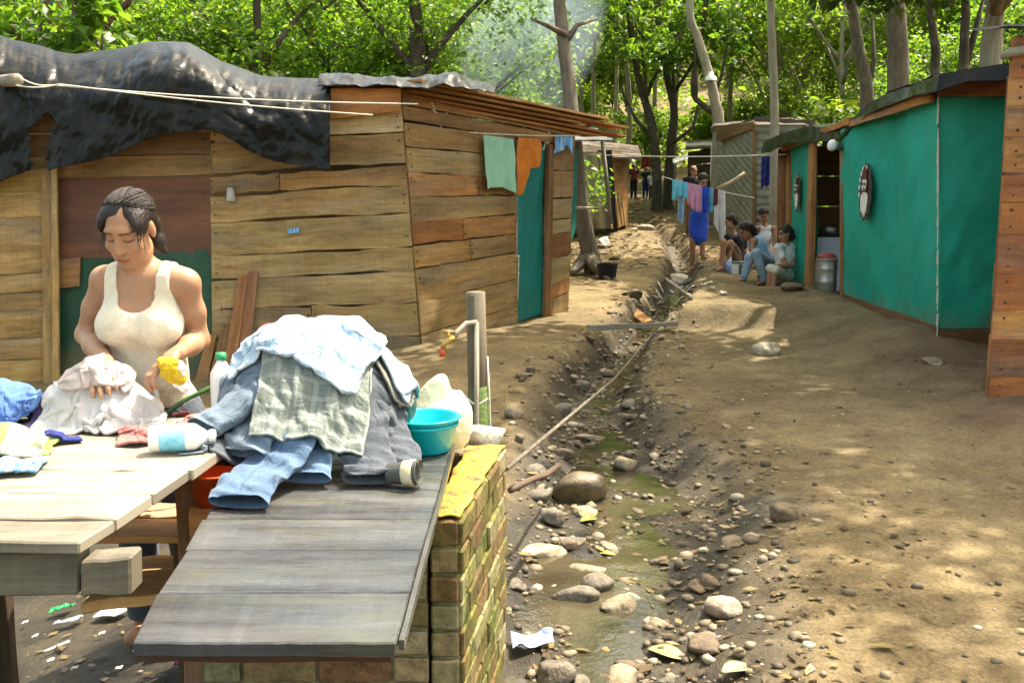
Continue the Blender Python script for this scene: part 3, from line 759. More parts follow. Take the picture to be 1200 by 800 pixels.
# stacked fascia boards under the eave
inn = Vector((-.81, .59, 0))
for k, (du, dz, c, e0, e1) in enumerate(((-.30, -.030, (1.15, .9, .55), .02, .80), (-.24, -.065, (1.2, .86, .46), .05, .93), (-.18, -.100, (1.1, .82, .46), .03, .70), (-.12, -.135, (1.0, .56, .32), .04, .97), (-.07, -.17, (1.15, .75, .4), .02, .85))):
    mb.color = c; o = inn * du + Vector((0, 0, dz + .05))
    warp_board(mb, lerp(eA, eB, e0) + o, lerp(eA, eB, e1) + o + Vector((0, 0, .0)), lerp(eA, eB, e1) + o + inn * .22, lerp(eA, eB, e0) + o + inn * .22, Vector((0, 0, .022)), r, .008, 12)
mb.color = (.95, .6, .34)
warp_board(mb, P(388, 140, 8.42), P(470, 130, 8.40), P(470, 104, 8.38), P(388, 104, 8.40), Vector((0, -.02, 0)), r, .004)
mb.build('roof', M['roof_wood'], hut)
# rafters
mb = MB()
for t in (.1, .32, .55, .8):
    p = lerp(eA, eB, t); q = lerp(rA, rB, t)
    mb.tube([p + Vector((0, 0, -.02)) - inn * .04, lerp(p, q, .5), q], .03, 7)
mb.build('rafter_pole', M['bamboo'], hut)

# grey plastic crumpled along the roof edge
tp = [P(u, v, 8.9) for u, v in ((378, 93), (400, 90), (430, 91), (455, 94), (478, 96), (505, 89), (540, 92), (585, 102))]
bt = [P(u, v, 8.25) for u, v in ((372, 99), (402, 97), (432, 101), (458, 98), (500, 103), (520, 98), (545, 103), (580, 108))]
tag(sheet('plastic_sheet', tp, bt, 90, 14, M['black_tarp'], None, wr=.09, wscale=6, seed=3, dirn=Vector((.1, -.5, .85)), sag=-.05), 'crumpled dark plastic sheeting along the roof edge over the shack corner', 'plastic sheet')

# black plastic over the left half of the roof, hanging down the front
tops = [(-95, 30), (-40, 34), (0, 41), (20, 47), (45, 52), (62, 58), (85, 63), (105, 61), (140, 56), (170, 49), (200, 48), (222, 49), (240, 60), (260, 72), (282, 79), (305, 88), (340, 91), (387, 92)]
bots = [(-95, 240), (-40, 232), (0, 214), (15, 206), (32, 200), (50, 202), (80, 196), (110, 189), (130, 182), (160, 169), (185, 158), (210, 156), (240, 152), (262, 161), (290, 178), (320, 189), (352, 196), (384, 200)]
def pl(lst, y): return [P(u, v, y) for u, v in lst]
nu, nv = 220, 70
def resu(lst, n):
    a = np.array(lst, float); u = np.linspace(a[0, 0], a[-1, 0], n); return u, np.interp(u, a[:, 0], a[:, 1])
u_, vt_ = resu(tops, nu); _, vb_ = resu(bots, nu)
k = np.hanning(7); k /= k.sum()
vt_ = np.convolve(np.pad(vt_, 3, mode='edge'), k, 'valid'); 
pts = np.zeros((nu, nv + 14, 3))
for i in range(nu):
    yt = 8.95 - .0 * i; yb = 8.0
    A = np.array(P(u_[i], vt_[i], 8.75)); B = np.array(P(u_[i], vb_[i], 8.12)); back = A + np.array((.05, 2.6, -.18))
    for j in range(14):
        t = j / 14.; pts[i, j] = back + (A - back) * t; pts[i, j, 2] -= .10 * math.sin(math.pi * t)
    for j in range(nv):
        t = j / (nv - 1.); y = 8.75 + (8.12 - 8.75) * (1 - (1 - t) ** 5)
        pts[i, 14 + j] = np.array(P(u_[i], vt_[i] + (vb_[i] - vt_[i]) * t, y))
U = u_[:, None] / 60.; V = np.linspace(0, 3, nv + 14)[None]
wrk = fbm(U * 1.3 + .4 * V, V * .7, 4) * .08 + (np.abs(fbm(U * 2.0 + V * .25, V * .5 + 9, 4)) - .12) * .10 + np.abs(fbm(U * .8 - V * 1.0 + 5, V * .9 + U * .8, 3)) * .09 + (np.abs(fbm(U * 5 + V * 1.2, V * 2.0 + U + 3, 3)) - .1) * .05
env = np.r_[np.full(14, .35), np.linspace(.35, 1, 10), np.ones(nv - 10)][None]
pts += np.array((.1, -1, .25))[None, None] * (wrk * env)[..., None]
mask = np.ones((nu, nv + 14), bool)
for i in range(nu):     # torn notch near the ochre bay
    for j in range(nv):
        v = vt_[i] + (vb_[i] - vt_[i]) * j / (nv - 1.)
        if 41 + (v - 205) * .12 + 2 * math.sin(v * .4) < u_[i] < 56 - (v - 150) * .05 + 2 * math.sin(v * .7) + (7 if v < 150 else 0) and v > 132 + abs(u_[i] - 55) * 1.1: mask[i, 14 + j] = False
tarp = grid_obj('black_tarp', pts, M['black_tarp'], None, solid=.004, mask=mask, sub=1, uvs=np.stack([U + 0 * V, V + 0 * U], -1))
tag(tarp, 'glossy black plastic draped over the plank shack and hanging ragged down its front', 'tarp')
# pole end with cords
mb = MB(); mb.tube([P(-20, 96, 8.9), P(2, 95, 8.3), P(20, 94, 7.80)], .05, 10, wob=.08)
tag(mb.build('roof_pole', M['stick'], None, smooth=True), 'stub of a pale pole that ties the washing cords at the black plastic', 'pole')
def cord(name, pts, rad, mat, sag=0, n=24):
    mb = MB(); out = []
    for a, b in zip(pts[:-1], pts[1:]):
        for i in range(n):
            t = i / n; p = lerp(a, b, t); p = p - Vector((0, 0, sag * math.sin(math.pi * t))); out.append(p)
    out.append(pts[-1]); mb.tube(out, rad, 6); return mb.build(name, mat, None, smooth=True)
tag(cord('clothesline', [P(18, 88, 7.8), P(62, 100, 7.78), P(490, 122, 8.25)], .006, M['cord'], .03), 'upper pale washing cord stretched across the black plastic to the hut corner', 'cord')
tag(cord('clothesline', [P(18, 100, 7.8), P(70, 99, 7.74), P(437, 135, 8.15)], .006, M['cord'], .02), 'lower pale washing cord that ends on the front boards', 'cord')

# festoon of knotted white string on the side wall
def side_uv(u, v, d=.05):
    y = 8.5 + (u - 470) / 200 * 1.95; return P(u, v, y) + sout * d
fest = empty('knotted_string', side_uv(500, 120), 'string with white knots looped in swags on the side boards by the mint cloth', 'string')
fpts = [(499, 118), (506, 135), (516, 160), (528, 167), (540, 150), (547, 132), (552, 152), (553, 156)]
f2 = [(500, 128), (510, 137), (522, 132), (530, 122)]
for chain in (fpts, f2, [(583, 140), (585, 162)], [(608, 146), (612, 158)], [(632, 175), (640, 150), (636, 172)], [(603, 300), (602, 350)], [(600, 190), (601, 300)]):
    mb = MB(); pp = [side_uv(a, b) for a, b in chain]; sm = []
    for a, b in zip(pp[:-1], pp[1:]):
        for i in range(5): sm.append(lerp(a, b, i / 5))
    sm.append(pp[-1]); mb.tube(sm, .0055, 5)
    for p in sm[::1]:
        if random.random() < .5: mb.lathe(p, [(0, -.014), (.012, -.006), (.013, .006), (0, .014)], 6)
    mb.build('string', M['cord'], fest, smooth=True)
# ================================================================== green cloth hut on the lane
gh = empty('cloth_hut', (4.2, 10.2, .3), 'shack walled in green shade cloth with a doorway onto the lane', 'hut', 'homes built of scrap wood and cloth')
nA_t, nA_b = P(1100, 113, 8.0), P(1099, 386, 8.0)          # near corner
def gs_t(u): # side wall: position along by photo column
    return np.interp(u, [928, 957, 985, 1100], [12.6, 11.35, 10.35, 8.0])
def gtop(u): return P(u, np.interp(u, [915, 928, 957, 985, 1040, 1100], [176, 170, 161, 153, 133, 113]), gs_t(u))
def gbot(u): return P(u, np.interp(u, [915, 928, 957, 985, 1040, 1100], [332, 331, 342, 347, 366, 386]), gs_t(u))
gw1 = sheet('side_wall', [gtop(u) for u in (985, 1020, 1060, 1100)], [gbot(u) for u in (985, 1020, 1060, 1100)], 70, 50, M['teal'], gh, wr=.11, wscale=2.0, dirn=Vector((-1, 0, 0)), seed=2)
sheet('side_wall', [gtop(928), gtop(957)], [gbot(928), gbot(957)], 24, 40, M['teal'], gh, wr=.06, wscale=1.8, dirn=Vector((-1, 0, 0)), seed=5)
gw2 = sheet('front_wall', [nA_t, P(1180, 112, 8.0) + Vector((1.3, .05, 0))], [nA_b, P(1160, 384, 8.0) + Vector((1.3, .05, 0))], 50, 50, M['teal'], gh, wr=.10, wscale=2.2, seed=8)
mb = MB()
mb.tube([lerp(nA_b, nA_t, t) + Vector((.10, .10, -.28 if t == 0 else 0)) for t in (0, .5, 1)], .05, 8, wob=.08)
mb.build('corner_post', M['stick'], gh, smooth=True)
mb = MB(); 
for i in range(26):
    t = (i + .5) / 26 + random.uniform(-.02, .02); p = lerp(nA_b, nA_t, t) + Vector((-.012, -.016, 0))
    hh = random.uniform(.03, .09); ww = random.uniform(.002, .008)
    mb.quad(p + Vector((-ww, -.002, -hh)), p + Vector((ww, -.004, -hh * .8)), p + Vector((ww * .6, -.004, hh)), p + Vector((-ww * 1.2, -.002, hh * .9)))
so_ = mb.build('frayed_seam', M['cord'], gh); add_mod(so_, 'SOLIDIFY', thickness=.004, offset=0)
mb = MB(); dp = lambda u, v: P(u, v, gs_t(u))
mb.color = (1.1, .8, .5)
warp_board(mb, dp(950, 349) + Vector((-.03, 0, 0)), dp(956, 161) + Vector((-.03, 0, 0)), dp(961, 160) + Vector((-.03, 0, 0)), dp(957, 350) + Vector((-.03, 0, 0)), Vector((-.05, 0, 0)), random.Random(1), .005)
mb.color = (.8, .6, .4)
warp_board(mb, dp(984, 348), dp(984, 153), dp(987, 152), dp(987, 349), Vector((.05, 0, 0)), random.Random(2), .003)
mb.color = (1.05, .68, .36)
warp_board(mb, dp(952, 165) + Vector((-.04, 0, 0)), dp(1003, 146) + Vector((-.04, 0, 0)), dp(1003, 138) + Vector((-.04, 0, 0)), dp(952, 158) + Vector((-.04, 0, 0)), Vector((-.03, 0, 0)), random.Random(3), .004)
mb.build('door_frame', M['roof_wood'], gh)
mb = MB()
mb.color = (.62, .42, .26); mb.tube([P(918, 338, 12.9), P(917, 250, 12.85), P(919, 175, 12.8)], .075, 9, wob=.08)
mb.color = (1.0, .72, .40); mb.tube([P(926, 335, 12.75), P(925, 250, 12.72), P(926, 172, 12.7)], .05, 9, wob=.08)
mb.build('end_post', M['roof_wood'], gh, smooth=True)
# timber sill strip under the cloth
mb = MB(); mb.color = (.55, .36, .24)
warp_board(mb, P(1098, 412, 7.99), P(1163, 412, 7.99) + Vector((1.3, .05, 0)), P(1163, 384, 7.99) + Vector((1.3, .05, 0)), P(1098, 385, 7.99), Vector((0, .03, 0)), random.Random(4), .004)
warp_board(mb, gbot(1099) + Vector((.012, 0, -.22)), gbot(987) + Vector((.012, 0, -.16)), gbot(987) + Vector((.012, 0, .02)), gbot(1099) + Vector((.012, 0, .02)), Vector((.03, 0, 0)), random.Random(5), .004)
mb.build('base_board', M['hut_wood'], gh)
# interior seen through the doorway: brown boards, dark shelf, pale cloth
mb = MB(); mb.color = (.62, .36, .22)
plank_wall(mb, Vector((5.0, 9.6, .2)), Vector((5.0, 13.2, .2)), Vector((5.0, 13.2, 2.3)), Vector((5.0, 9.6, 2.3)), [0, .2, .4, .6, .8, 1], out=Vector((-1, 0, 0)), tints=[(.8, .5, .32), (.65, .4, .26), (.9, .6, .4)], seed=40)
plank_wall(mb, Vector((3.7, 12.9, .2)), Vector((6.2, 12.9, .2)), Vector((6.2, 12.9, 2.15)), Vector((3.7, 12.9, 2.15)), [0, .2, .4, .6, .8, 1], out=Vector((0, -1, 0)), tints=[(.8, .5, .32), (.65, .4, .26), (.9, .6, .4)], seed=41)
plank_wall(mb, Vector((6.2, 8.1, .1)), Vector((6.2, 12.9, .2)), Vector((6.2, 12.9, 2.5)), Vector((6.2, 8.1, 2.5)), [0, .2, .4, .6, .8, 1], out=Vector((1, 0, 0)), tints=[(.8, .5, .32), (.65, .4, .26), (.9, .6, .4)], seed=42)
mb.build('inner_wall', M['hut_wood'], gh)
# roof boards and black plastic roof
mb = MB()
rp = lambda u, v, y: P(u, v, y)
for (u0, v0, u1, v1, c) in ((1002, 142, 1100, 108, (1.1, .75, .4)), (1030, 130, 1100, 100, (.9, .5, .28))):
    mb.color = c; a, b = P(u0, v0, gs_t(u0)), P(u1, v1, 8.0)
    warp_board(mb, a + Vector((-.03, 0, 0)), b + Vector((-.03, 0, 0)), b + Vector((-.03, 0, -.07)), a + Vector((-.03, 0, -.06)), Vector((-.03, 0, 0)), random.Random(u0), .006)
mb.color = (.8, .52, .34)
warp_board(mb, P(1098, 113, 7.96), P(1184, 112, 7.96) + Vector((1.3, .0, 0)), P(1184, 88, 7.96) + Vector((1.3, 0, 0)), P(1098, 97, 7.96), Vector((0, -.03, 0)), random.Random(77), .006)
mb.build('eave_boards', M['roof_wood'], gh); mb = MB()
mb.color = (1, .7, .4)
for (u0, v0, u1, v1) in ((918, 178, 957, 163), (905, 176, 955, 160)):
    a, b = P(u0, v0, gs_t(max(u0, 928)) + .1), P(u1, v1, gs_t(u1)); warp_board(mb, a, b, b + Vector((0, 0, .06)), a + Vector((0, 0, .06)), Vector((-.03, 0, 0)), random.Random(u0 + 3), .006)
mb.build('end_boards', M['roof_wood'], gh)
ed = [(1230, 77, 7.7), (1180, 80, 7.7), (1140, 86, 7.7), (1102, 93, 7.65), (1075, 102, 8.3), (1045, 112, 8.9), (1020, 124, 9.5), (1003, 140, 10.0), (985, 150, 10.4), (965, 152, 10.9), (945, 152, 11.5), (925, 157, 12.1), (908, 163, 12.6), (896, 170, 13.0)]
edge = [P(*e) for e in ed]
def shift(p, k): return p
inner = []
for i, p in enumerate(edge):
    t = i / (len(edge) - 1)
    inner.append(Vector((max(p.x, 3.3) + 2.4 if i > 3 else p.x + (0 if i < 2 else .0) + (2.0 if i > 1 else 1.2), p.y + (2.6 if i <= 3 else .6), p.z + (.10 if i <= 3 else .30))))
low = [p + Vector((-.05, -.05, -.055 - .05 * abs(math.sin(i * 1.7)) - (.05 if i > 7 else 0))) for i, p in enumerate(edge)]
gt = sheet('roof', inner, [p + Vector((0, 0, .03)) for p in edge], 130, 26, M['black_tarp'], gh, wr=.07, wscale=3.2, dirn=Vector((-.1, -.2, 1)), seed=4)
sheet('roof_valance', [p + Vector((0, 0, .035)) for p in edge], low, 130, 8, M['black_tarp'], gh, wr=.05, wscale=5, dirn=Vector((-.8, -.4, .2)), seed=6)

# things in and at the doorway
drum = empty('metal_drum', P(968, 342, 10.9), 'dented aluminium drum standing in the doorway of the green shack', 'drum')
c = P(967, 341, 10.75); hgt = .36; rr_ = .115
mb = MB(); mb.lathe(c, [(rr_ * .96, 0), (rr_, .01), (rr_, .10), (rr_ * 1.03, .11), (rr_, .12), (rr_, .24), (rr_ * 1.03, .25), (rr_, .26), (rr_, hgt - .01), (rr_ * 1.04, hgt), (rr_ * .97, hgt), (rr_ * .95, hgt - .06), (0, hgt - .06)], 26, cap0=True)
mb.build('drum_body', M['metal'], drum, smooth=True)
M['red'] = m_plain('faded_red', (.36, .05, .03), (.22, .03, .02), 9, .6, .1)
mb = MB(); mb.lathe(c + Vector((0, 0, hgt + .004)), [(rr_ * .9, 0), (rr_ * .92, .02), (rr_ * .6, .05), (0, .055)], 20)
mb.build('red_lid', M['red'], drum, smooth=True)
M['white_cloth'] = m_cloth('white_cloth', (.82, .80, .77), (.62, .60, .57), trans=.15)
box_ = empty('shelf_unit', (3.95, 11.95, .4), 'dark shelf with pale cloth front inside the green shack doorway', 'shelf')
mb = MB(); mb.box(3.60, 4.4, 11.7, 12.25, 1.00, 1.04); mb.box(3.60, 3.64, 11.72, 12.23, .3, 1.0); mb.box(4.36, 4.4, 11.72, 12.23, .3, 1.0); mb.box(3.64, 4.36, 12.19, 12.23, .3, 1.0)
mb.build('shelf_frame', M['dark_wood'], box_)
sheet('cloth_front', [Vector((3.60, 11.66, 1.02)), Vector((4.4, 11.66, 1.02))], [Vector((3.60, 11.64, .38)), Vector((4.4, 11.64, .38))], 40, 16, m_cloth('pale_blue_cloth', (.62, .66, .78), (.5, .54, .65)), box_, wr=.06, wscale=5, dirn=Vector((0, -1, 0)))
pot = MB(); pot.lathe((3.84, 11.95, 1.042), [(.10, 0), (.12, .02), (.12, .10), (.105, .11), (.10, .03), (0, .025)], 18, cap0=True)
tag(pot.build('cooking_pot', M['metal'], None, smooth=True), 'small metal pot on the dark shelf inside the green shack', 'pot')
lamp = empty('lamp', P(981, 172, 10.35), 'white bulb lamp under the eave beside the green shack doorway', 'lamp')
M['white_paint'] = m_plain('white_enamel', (.80, .79, .75), (.7, .69, .65), 8, .4, .03)
mb = MB(); cc = P(981, 172, 10.3); ax = Matrix.Rotation(R(-75), 3, 'Y')
mb.lathe(cc, [(.015, .0), (.05, .02), (.062, .05), (.05, .085), (.02, .10), (0, .105)], 14, ax=ax); mb.build('bulb', M['white_paint'], lamp, smooth=True)
mb = MB(); mb.lathe(cc, [(.03, -.06), (.034, -.03), (.034, .01), (.02, .02)], 12, cap0=True, ax=ax); mb.build('socket', M['wire'], lamp, smooth=True)
mb = MB(); mb.tube([cc + Vector((.03, 0, .0)), cc + Vector((.08, -.02, .08)), P(988, 151, 10.32)], .006, 5); mb.build('flex', M['wire'], lamp, smooth=True)

# two cut-out snowman-like decorations on the cloth: red cap, white face and body, dark trim
M['deco_dark'] = m_plain('dark_felt', (.045, .03, .02), (.09, .05, .03), 20, .9, .1)
M['deco_white'] = m_plain('white_felt', (.78, .75, .68), (.66, .62, .55), 20, .9, .1)
M['deco_red'] = m_plain('red_felt', (.14, .035, .022), (.09, .025, .018), 20, .9, .1)
def decoration(u, v, h, label, narrow=1.0):
    y = gs_t(u); c = P(u, v, y) + Vector((-.05, -.02, 0)); o = empty('wall_decoration', c, label, 'decoration', 'felt decorations on the green cloth')
    ay = Vector((0, -1, 0)); az = Vector((0, 0, 1)); ox = Vector((-1, 0, 0))
    def poly(name, pts, mat, lift):
        n = len(pts); V = [c + ay * (x * h * narrow) + az * (z * h) + ox * lift for x, z in pts] ; V2 = [p + ox * .006 for p in V]
        f = [tuple(range(n)), tuple(reversed(range(n, 2 * n)))] + [(i, i + n, (i + 1) % n + n, (i + 1) % n) for i in range(n)]
        mesh_obj(name, V + V2, f, mat, o, smooth=False, uv=None)
    ring = lambda cx_, cz_, rx, rz, n=20, a0=0: [(cx_ + rx * math.cos(a0 + 2 * math.pi * k / n), cz_ + rz * math.sin(a0 + 2 * math.pi * k / n)) for k in range(n)]
    rag = lambda cx_, cz_, rx, rz, n=26: [(cx_ + rx * (1 + .14 * (k % 2)) * math.cos(2 * math.pi * k / n), cz_ + rz * (1 + .10 * (k % 2)) * math.sin(2 * math.pi * k / n)) for k in range(n)]
    poly('backing', rag(0, .05, .42, .52), M['deco_dark'], .012)
    poly('body', [(-.20, -.34), (-.12, -.30), (-.08, -.42), (-.02, -.32), (.05, -.44), (.10, -.32), (.16, -.36), (.25, -.05), (.17, .04), (-.17, .04), (-.27, -.08)], M['deco_white'], .022)
    poly('face', ring(.0, .17, .19, .17), M['deco_white'], .024)
    poly('cap', [(-.20, .30), (.20, .28), (.15, .46), (.02, .56), (-.12, .47)], M['deco_red'], .030)
    poly('scarf', [(-.2, .06), (.22, .05), (.30, .20), (.24, .26), (.17, .10), (-.19, .02)], M['deco_red'], .034)
    for ex in (-.07, .07): poly('eye', ring(ex, .20, .025, .03, 10), M['deco_dark'], .034)
    poly('mouth', [(-.05, .10), (.05, .10), (.03, .13), (-.03, .13)], M['deco_dark'], .034)
    for k in range(7):
        a = math.pi * (.42 + .11 * k); poly('tuft', ring(.37 * math.cos(a), .10 + .42 * math.sin(a), .045, .05, 8), M['deco_white'], .026)
decoration(1021, 228, .50, 'larger white felt figure with dark cap hung on the long green cloth wall', .72)
decoration(940, 228, .42, 'narrow white felt figure hung on the short green cloth panel by the boys', .55)

# ================================================================== plank hut at the edge of the view
ph = empty('orange_plank_hut', (3.6, 6.6, .1), 'shack of orange and ochre boards beside the path in front of the green shack', 'hut', 'homes built of scrap wood and cloth')
a0, a1 = P(1155, 474, 6.45), P(1185, 42, 6.4); b0, b1 = a0 + Vector((2.6, -.35, .02)), a1 + Vector((2.6, -.35, .05))
mb = MB()
plank_wall(mb, a0, b0, b1, a1, [0, .085, .185, .275, .375, .475, .565, .64, .73, .82, .895, 1.0], tints=[(.85, .48, .30), (.95, .55, .35), (1.25, .95, .60), (.95, .52, .32), (.9, .46, .26), (1.0, .58, .32), (1.0, .62, .38), (1.15, .88, .58), (1.2, .92, .66), (1.22, .98, .72), (1.0, .6, .4)], seed=51, thick=.025, jit=.007)
mb.build('front_wall', M['roof_wood'], ph, bevel=.003)
mb = MB(); c0, c1 = a0 + Vector((1.15, 1.45, 0)), a1 + Vector((1.15, 1.45, 0))
plank_wall(mb, a0 + Vector((.03, .02, 0)), c0, c1, a1 + Vector((.03, .02, 0)), [0, .1, .2, .3, .4, .5, .6, .7, .8, .9, 1], out=Vector((-.78, .62, 0)), tints=[(.9, .5, .3), (1.2, .95, .6)], seed=52)
mb.build('side_wall', M['roof_wood'], ph)
sheet('roof', [a1 + Vector((-.02, .6, .15)), b1 + Vector((0, .6, .15))], [a1 + Vector((-.06, -.2, .02)), b1 + Vector((0, -.2, .02))], 40, 12, M['grey_sheet'], ph, wr=.06, wscale=5, dirn=Vector((0, 0, 1)))
mb = MB(); mb.tube([P(1176, 66, 6.42), P(1184, 62, 6.36), P(1205, 58, 6.3)], .03, 8, wob=.1); mb.build('roof_pole', M['stick'], ph, smooth=True)

# ================================================================== zinc hut behind the children
zh = empty('zinc_hut', (5, 18.5, .7), 'tall hut of weathered corrugated zinc sheets behind the seated children', 'hut', 'homes built of scrap wood and cloth')
def corr(name, BL, BR, TR, TL, waves, amp, out, parent, tiltu=0.0):
    nu, nv = 30, waves * 6
    S = np.linspace(0, 1, nu)[:, None, None]; T = np.linspace(0, 1, nv)[None, :, None]
    pts = (np.array(BL) * (1 - S) + np.array(BR) * S) * (1 - T) + (np.array(TL) * (1 - S) + np.array(TR) * S) * T
    ph_ = np.sin(2 * np.pi * waves * (T + tiltu * S)); lap = np.floor((T + tiltu * S) * 4) * .006
    pts = pts + np.array(out) * (ph_ * amp + lap + .02 * (fbm(S[..., 0] * 3, T[..., 0] * 4, 3))[..., None])
    return grid_obj(name, pts, M['zinc'], parent, solid=.003, sub=0)
corr('side_wall', P(842, 300, 19.2), P(884, 304, 17.4), P(884, 146, 17.4), P(842, 152, 19.2), 17, .022, (-.6, -.8, 0), zh, .35)
corr('front_wall', P(884, 304, 17.4), P(960, 304, 17.2), P(960, 146, 17.2), P(884, 146, 17.4), 17, .022, (0, -1, 0), zh)
mb = MB(); mb.color = (.55, .42, .3)
warp_board(mb, P(841, 166, 19.0), P(884, 152, 17.35), P(884, 143, 17.35), P(841, 150, 19.0), Vector((-.03, -.03, 0)), random.Random(3), .01)
mb.tube([P(884, 304, 17.36), P(884, 145, 17.36)], .035, 7)
mb.build('timber', M['hut_wood'], zh)
corr('roof', P(834, 149, 19.5), P(960, 149, 16.9), P(960, 137, 18.5) + Vector((0, 2, .1)), P(838, 147, 21.5), 14, .03, (0, 0, 1), zh).data.materials[0] = M['tin_dark']
mb = MB(); mb.color = (.5, .4, .3)
warp_board(mb, P(833, 155, 19.4), P(884, 142, 17.2), P(884, 138, 17.2), P(833, 150, 19.4), Vector((0, -.03, 0)), random.Random(8), .02)
warp_board(mb, P(884, 142, 17.15), P(955, 146, 16.9), P(955, 141, 16.9), P(884, 138, 17.15), Vector((0, -.03, 0)), random.Random(9), .02)
mb.build('roof_edge', M['tin_dark'], zh)
mb = MB(); mb.tube([P(839, 222, 16.9), P(856, 214, 16.8), P(873, 203, 16.7)], .03, 7, wob=.1)
tag(mb.build('leaning_pole', M['bamboo'], None, smooth=True), 'pale cane pole leaning out from the zinc hut wall', 'pole')
# shed further up
sh = empty('low_shed', (3.9, 22, .9), 'low dark shed with a white roof edge up the lane behind the girl', 'shed', 'homes built of scrap wood and cloth')
mb = MB(); plank_wall(mb, P(806, 255, 23), P(846, 262, 22), P(846, 172, 22), P(806, 178, 23), [0, .2, .4, .6, .8, 1], tints=[(.5, .4, .3), (.4, .33, .26)], seed=61); mb.build('wall', M['dark_wood'], sh)
mb = MB(); warp_board(mb, P(803, 176, 22.6), P(848, 172, 21.8), P(846, 166, 24), P(805, 167, 25), Vector((0, 0, .05)), random.Random(3), .01); mb.build('roof', M['tin_dark'], sh)
mb = MB(); warp_board(mb, P(804, 171, 22.4), P(846, 169, 21.6), P(846, 166, 21.6), P(804, 168, 22.4), Vector((0, -.03, 0)), random.Random(3), .004); warp_board(mb, P(832, 212, 21.5), P(833, 166, 21.5), P(837, 166, 21.5), P(836, 212, 21.5), Vector((0, -.05, 0)), random.Random(3), .004); mb.build('white_trim', M['white_paint'], sh)
tag(sheet('white_sheeting', [P(788, 187, 22), P(805, 181, 22)], [P(789, 192, 21.6), P(806, 186, 21.6)], 8, 5, M['white_paint'], None, wr=.02, solid=.02), 'white strip of sheeting tilted against the low dark shed', 'panel')

# ================================================================== small patched hut on the other side of the lane
sm = empty('patched_hut', (1.6, 18, .7), 'small patched hut of cane, dark cloth and an ochre panel behind the leaning tree', 'hut', 'homes built of scrap wood and cloth')
mb = MB()
for i, (u, w_) in enumerate(((686, 5), (692, 6), (698, 6), (704, 5))):
    mb.color = [(.8, .75, .65), (.65, .6, .5), (.9, .85, .7), (.6, .55, .45)][i]
    warp_board(mb, P(u + 6, 268, 17.4), P(u - 4, 178, 17.4), P(u - 4 + w_, 178, 17.4), P(u + 6 + w_, 268, 17.4), Vector((0, -.03, 0)), random.Random(i), .01)
mb.build('upright_boards', M['stick'], sm)
mb = MB(); warp_board(mb, P(710, 272, 17.5), P(700, 176, 17.5), P(716, 176, 17.5), P(724, 272, 17.5), Vector((0, -.02, 0)), random.Random(4), .01); mb.build('dark_panel', M['black_tarp'], sm)
mb = MB(); mb.color = (1, .78, .42); warp_board(mb, P(715, 270, 17.6), P(735, 262, 19.2), P(733, 182, 19.2), P(709, 180, 17.6), Vector((.02, -.02, 0)), random.Random(4), .01); mb.build('ochre_panel', M['roof_wood'], sm)
mb = MB()
for i in range(5): mb.color = (1.1, .95, .7); mb.tube([P(717 + i * 4, 268 - i, 17.3 + i * .3), P(714 + i * 3.6, 228 - (i % 2) * 6, 17.4 + i * .3)], .022, 6)
mb.build('cane_sticks', M['bamboo'], sm)
mb = MB(); plank_wall(mb, P(735, 262, 19.2), P(730, 250, 22), P(730, 178, 22), P(733, 182, 19.2), [0, .25, .5, .75, 1], out=Vector((1, 0, 0)), tints=[(.6, .5, .4)], seed=71)
plank_wall(mb, Vector((-.6, 17.6, .6)), P(712, 270, 17.65), P(708, 178, 17.65), Vector((-.6, 17.6, 2.3)), [0, .25, .5, .75, 1], tints=[(.6, .5, .4)], seed=72); mb.build('wall', M['hut_wood'], sm)
mb = MB(); mb.color = (.8, .35, .3); warp_board(mb, Vector((-.8, 17.0, 2.2)), P(752, 187, 18.2), P(748, 173, 21.5), Vector((-.8, 21, 2.9)), Vector((0, 0, .04)), random.Random(6), .02); mb.build('roof', M['tin_dark'], sm)
# awning of tin and the green curtain next to the plank hut
aw = empty('tin_lean_to', (.8, 12.6, .3), 'tin lean-to with a green cloth side just past the plank shack', 'lean-to')
mb = MB(); warp_board(mb, P(655, 166, 11.6), P(719, 166, 12.2), P(700, 152, 14.5), P(650, 148, 14), Vector((0, 0, .02)), random.Random(6), .02); mb.build('roof', M['grey_sheet'], aw)
sheet('cloth_side', [P(661, 172, 12.2), P(677, 172, 12.9)], [P(660, 312, 12.2), P(675, 268, 12.9)], 16, 40, M['teal_door'], aw, wr=.08, wscale=3, seed=4)
mb = MB(); mb.tube([P(662, 330, 12.1), P(661, 165, 12.1)], .04, 7, wob=.1); mb.tube([P(716, 262, 13.4), P(706, 166, 13.2)], .03, 7, wob=.1); mb.build('post', M['stick'], aw, smooth=True)
tag(cord('tied_pole', [P(664, 243, 12.8), P(697, 244, 13)], .02, M['stick'], 0, 3), 'pale pole tied across the leaning tree trunk', 'pole')
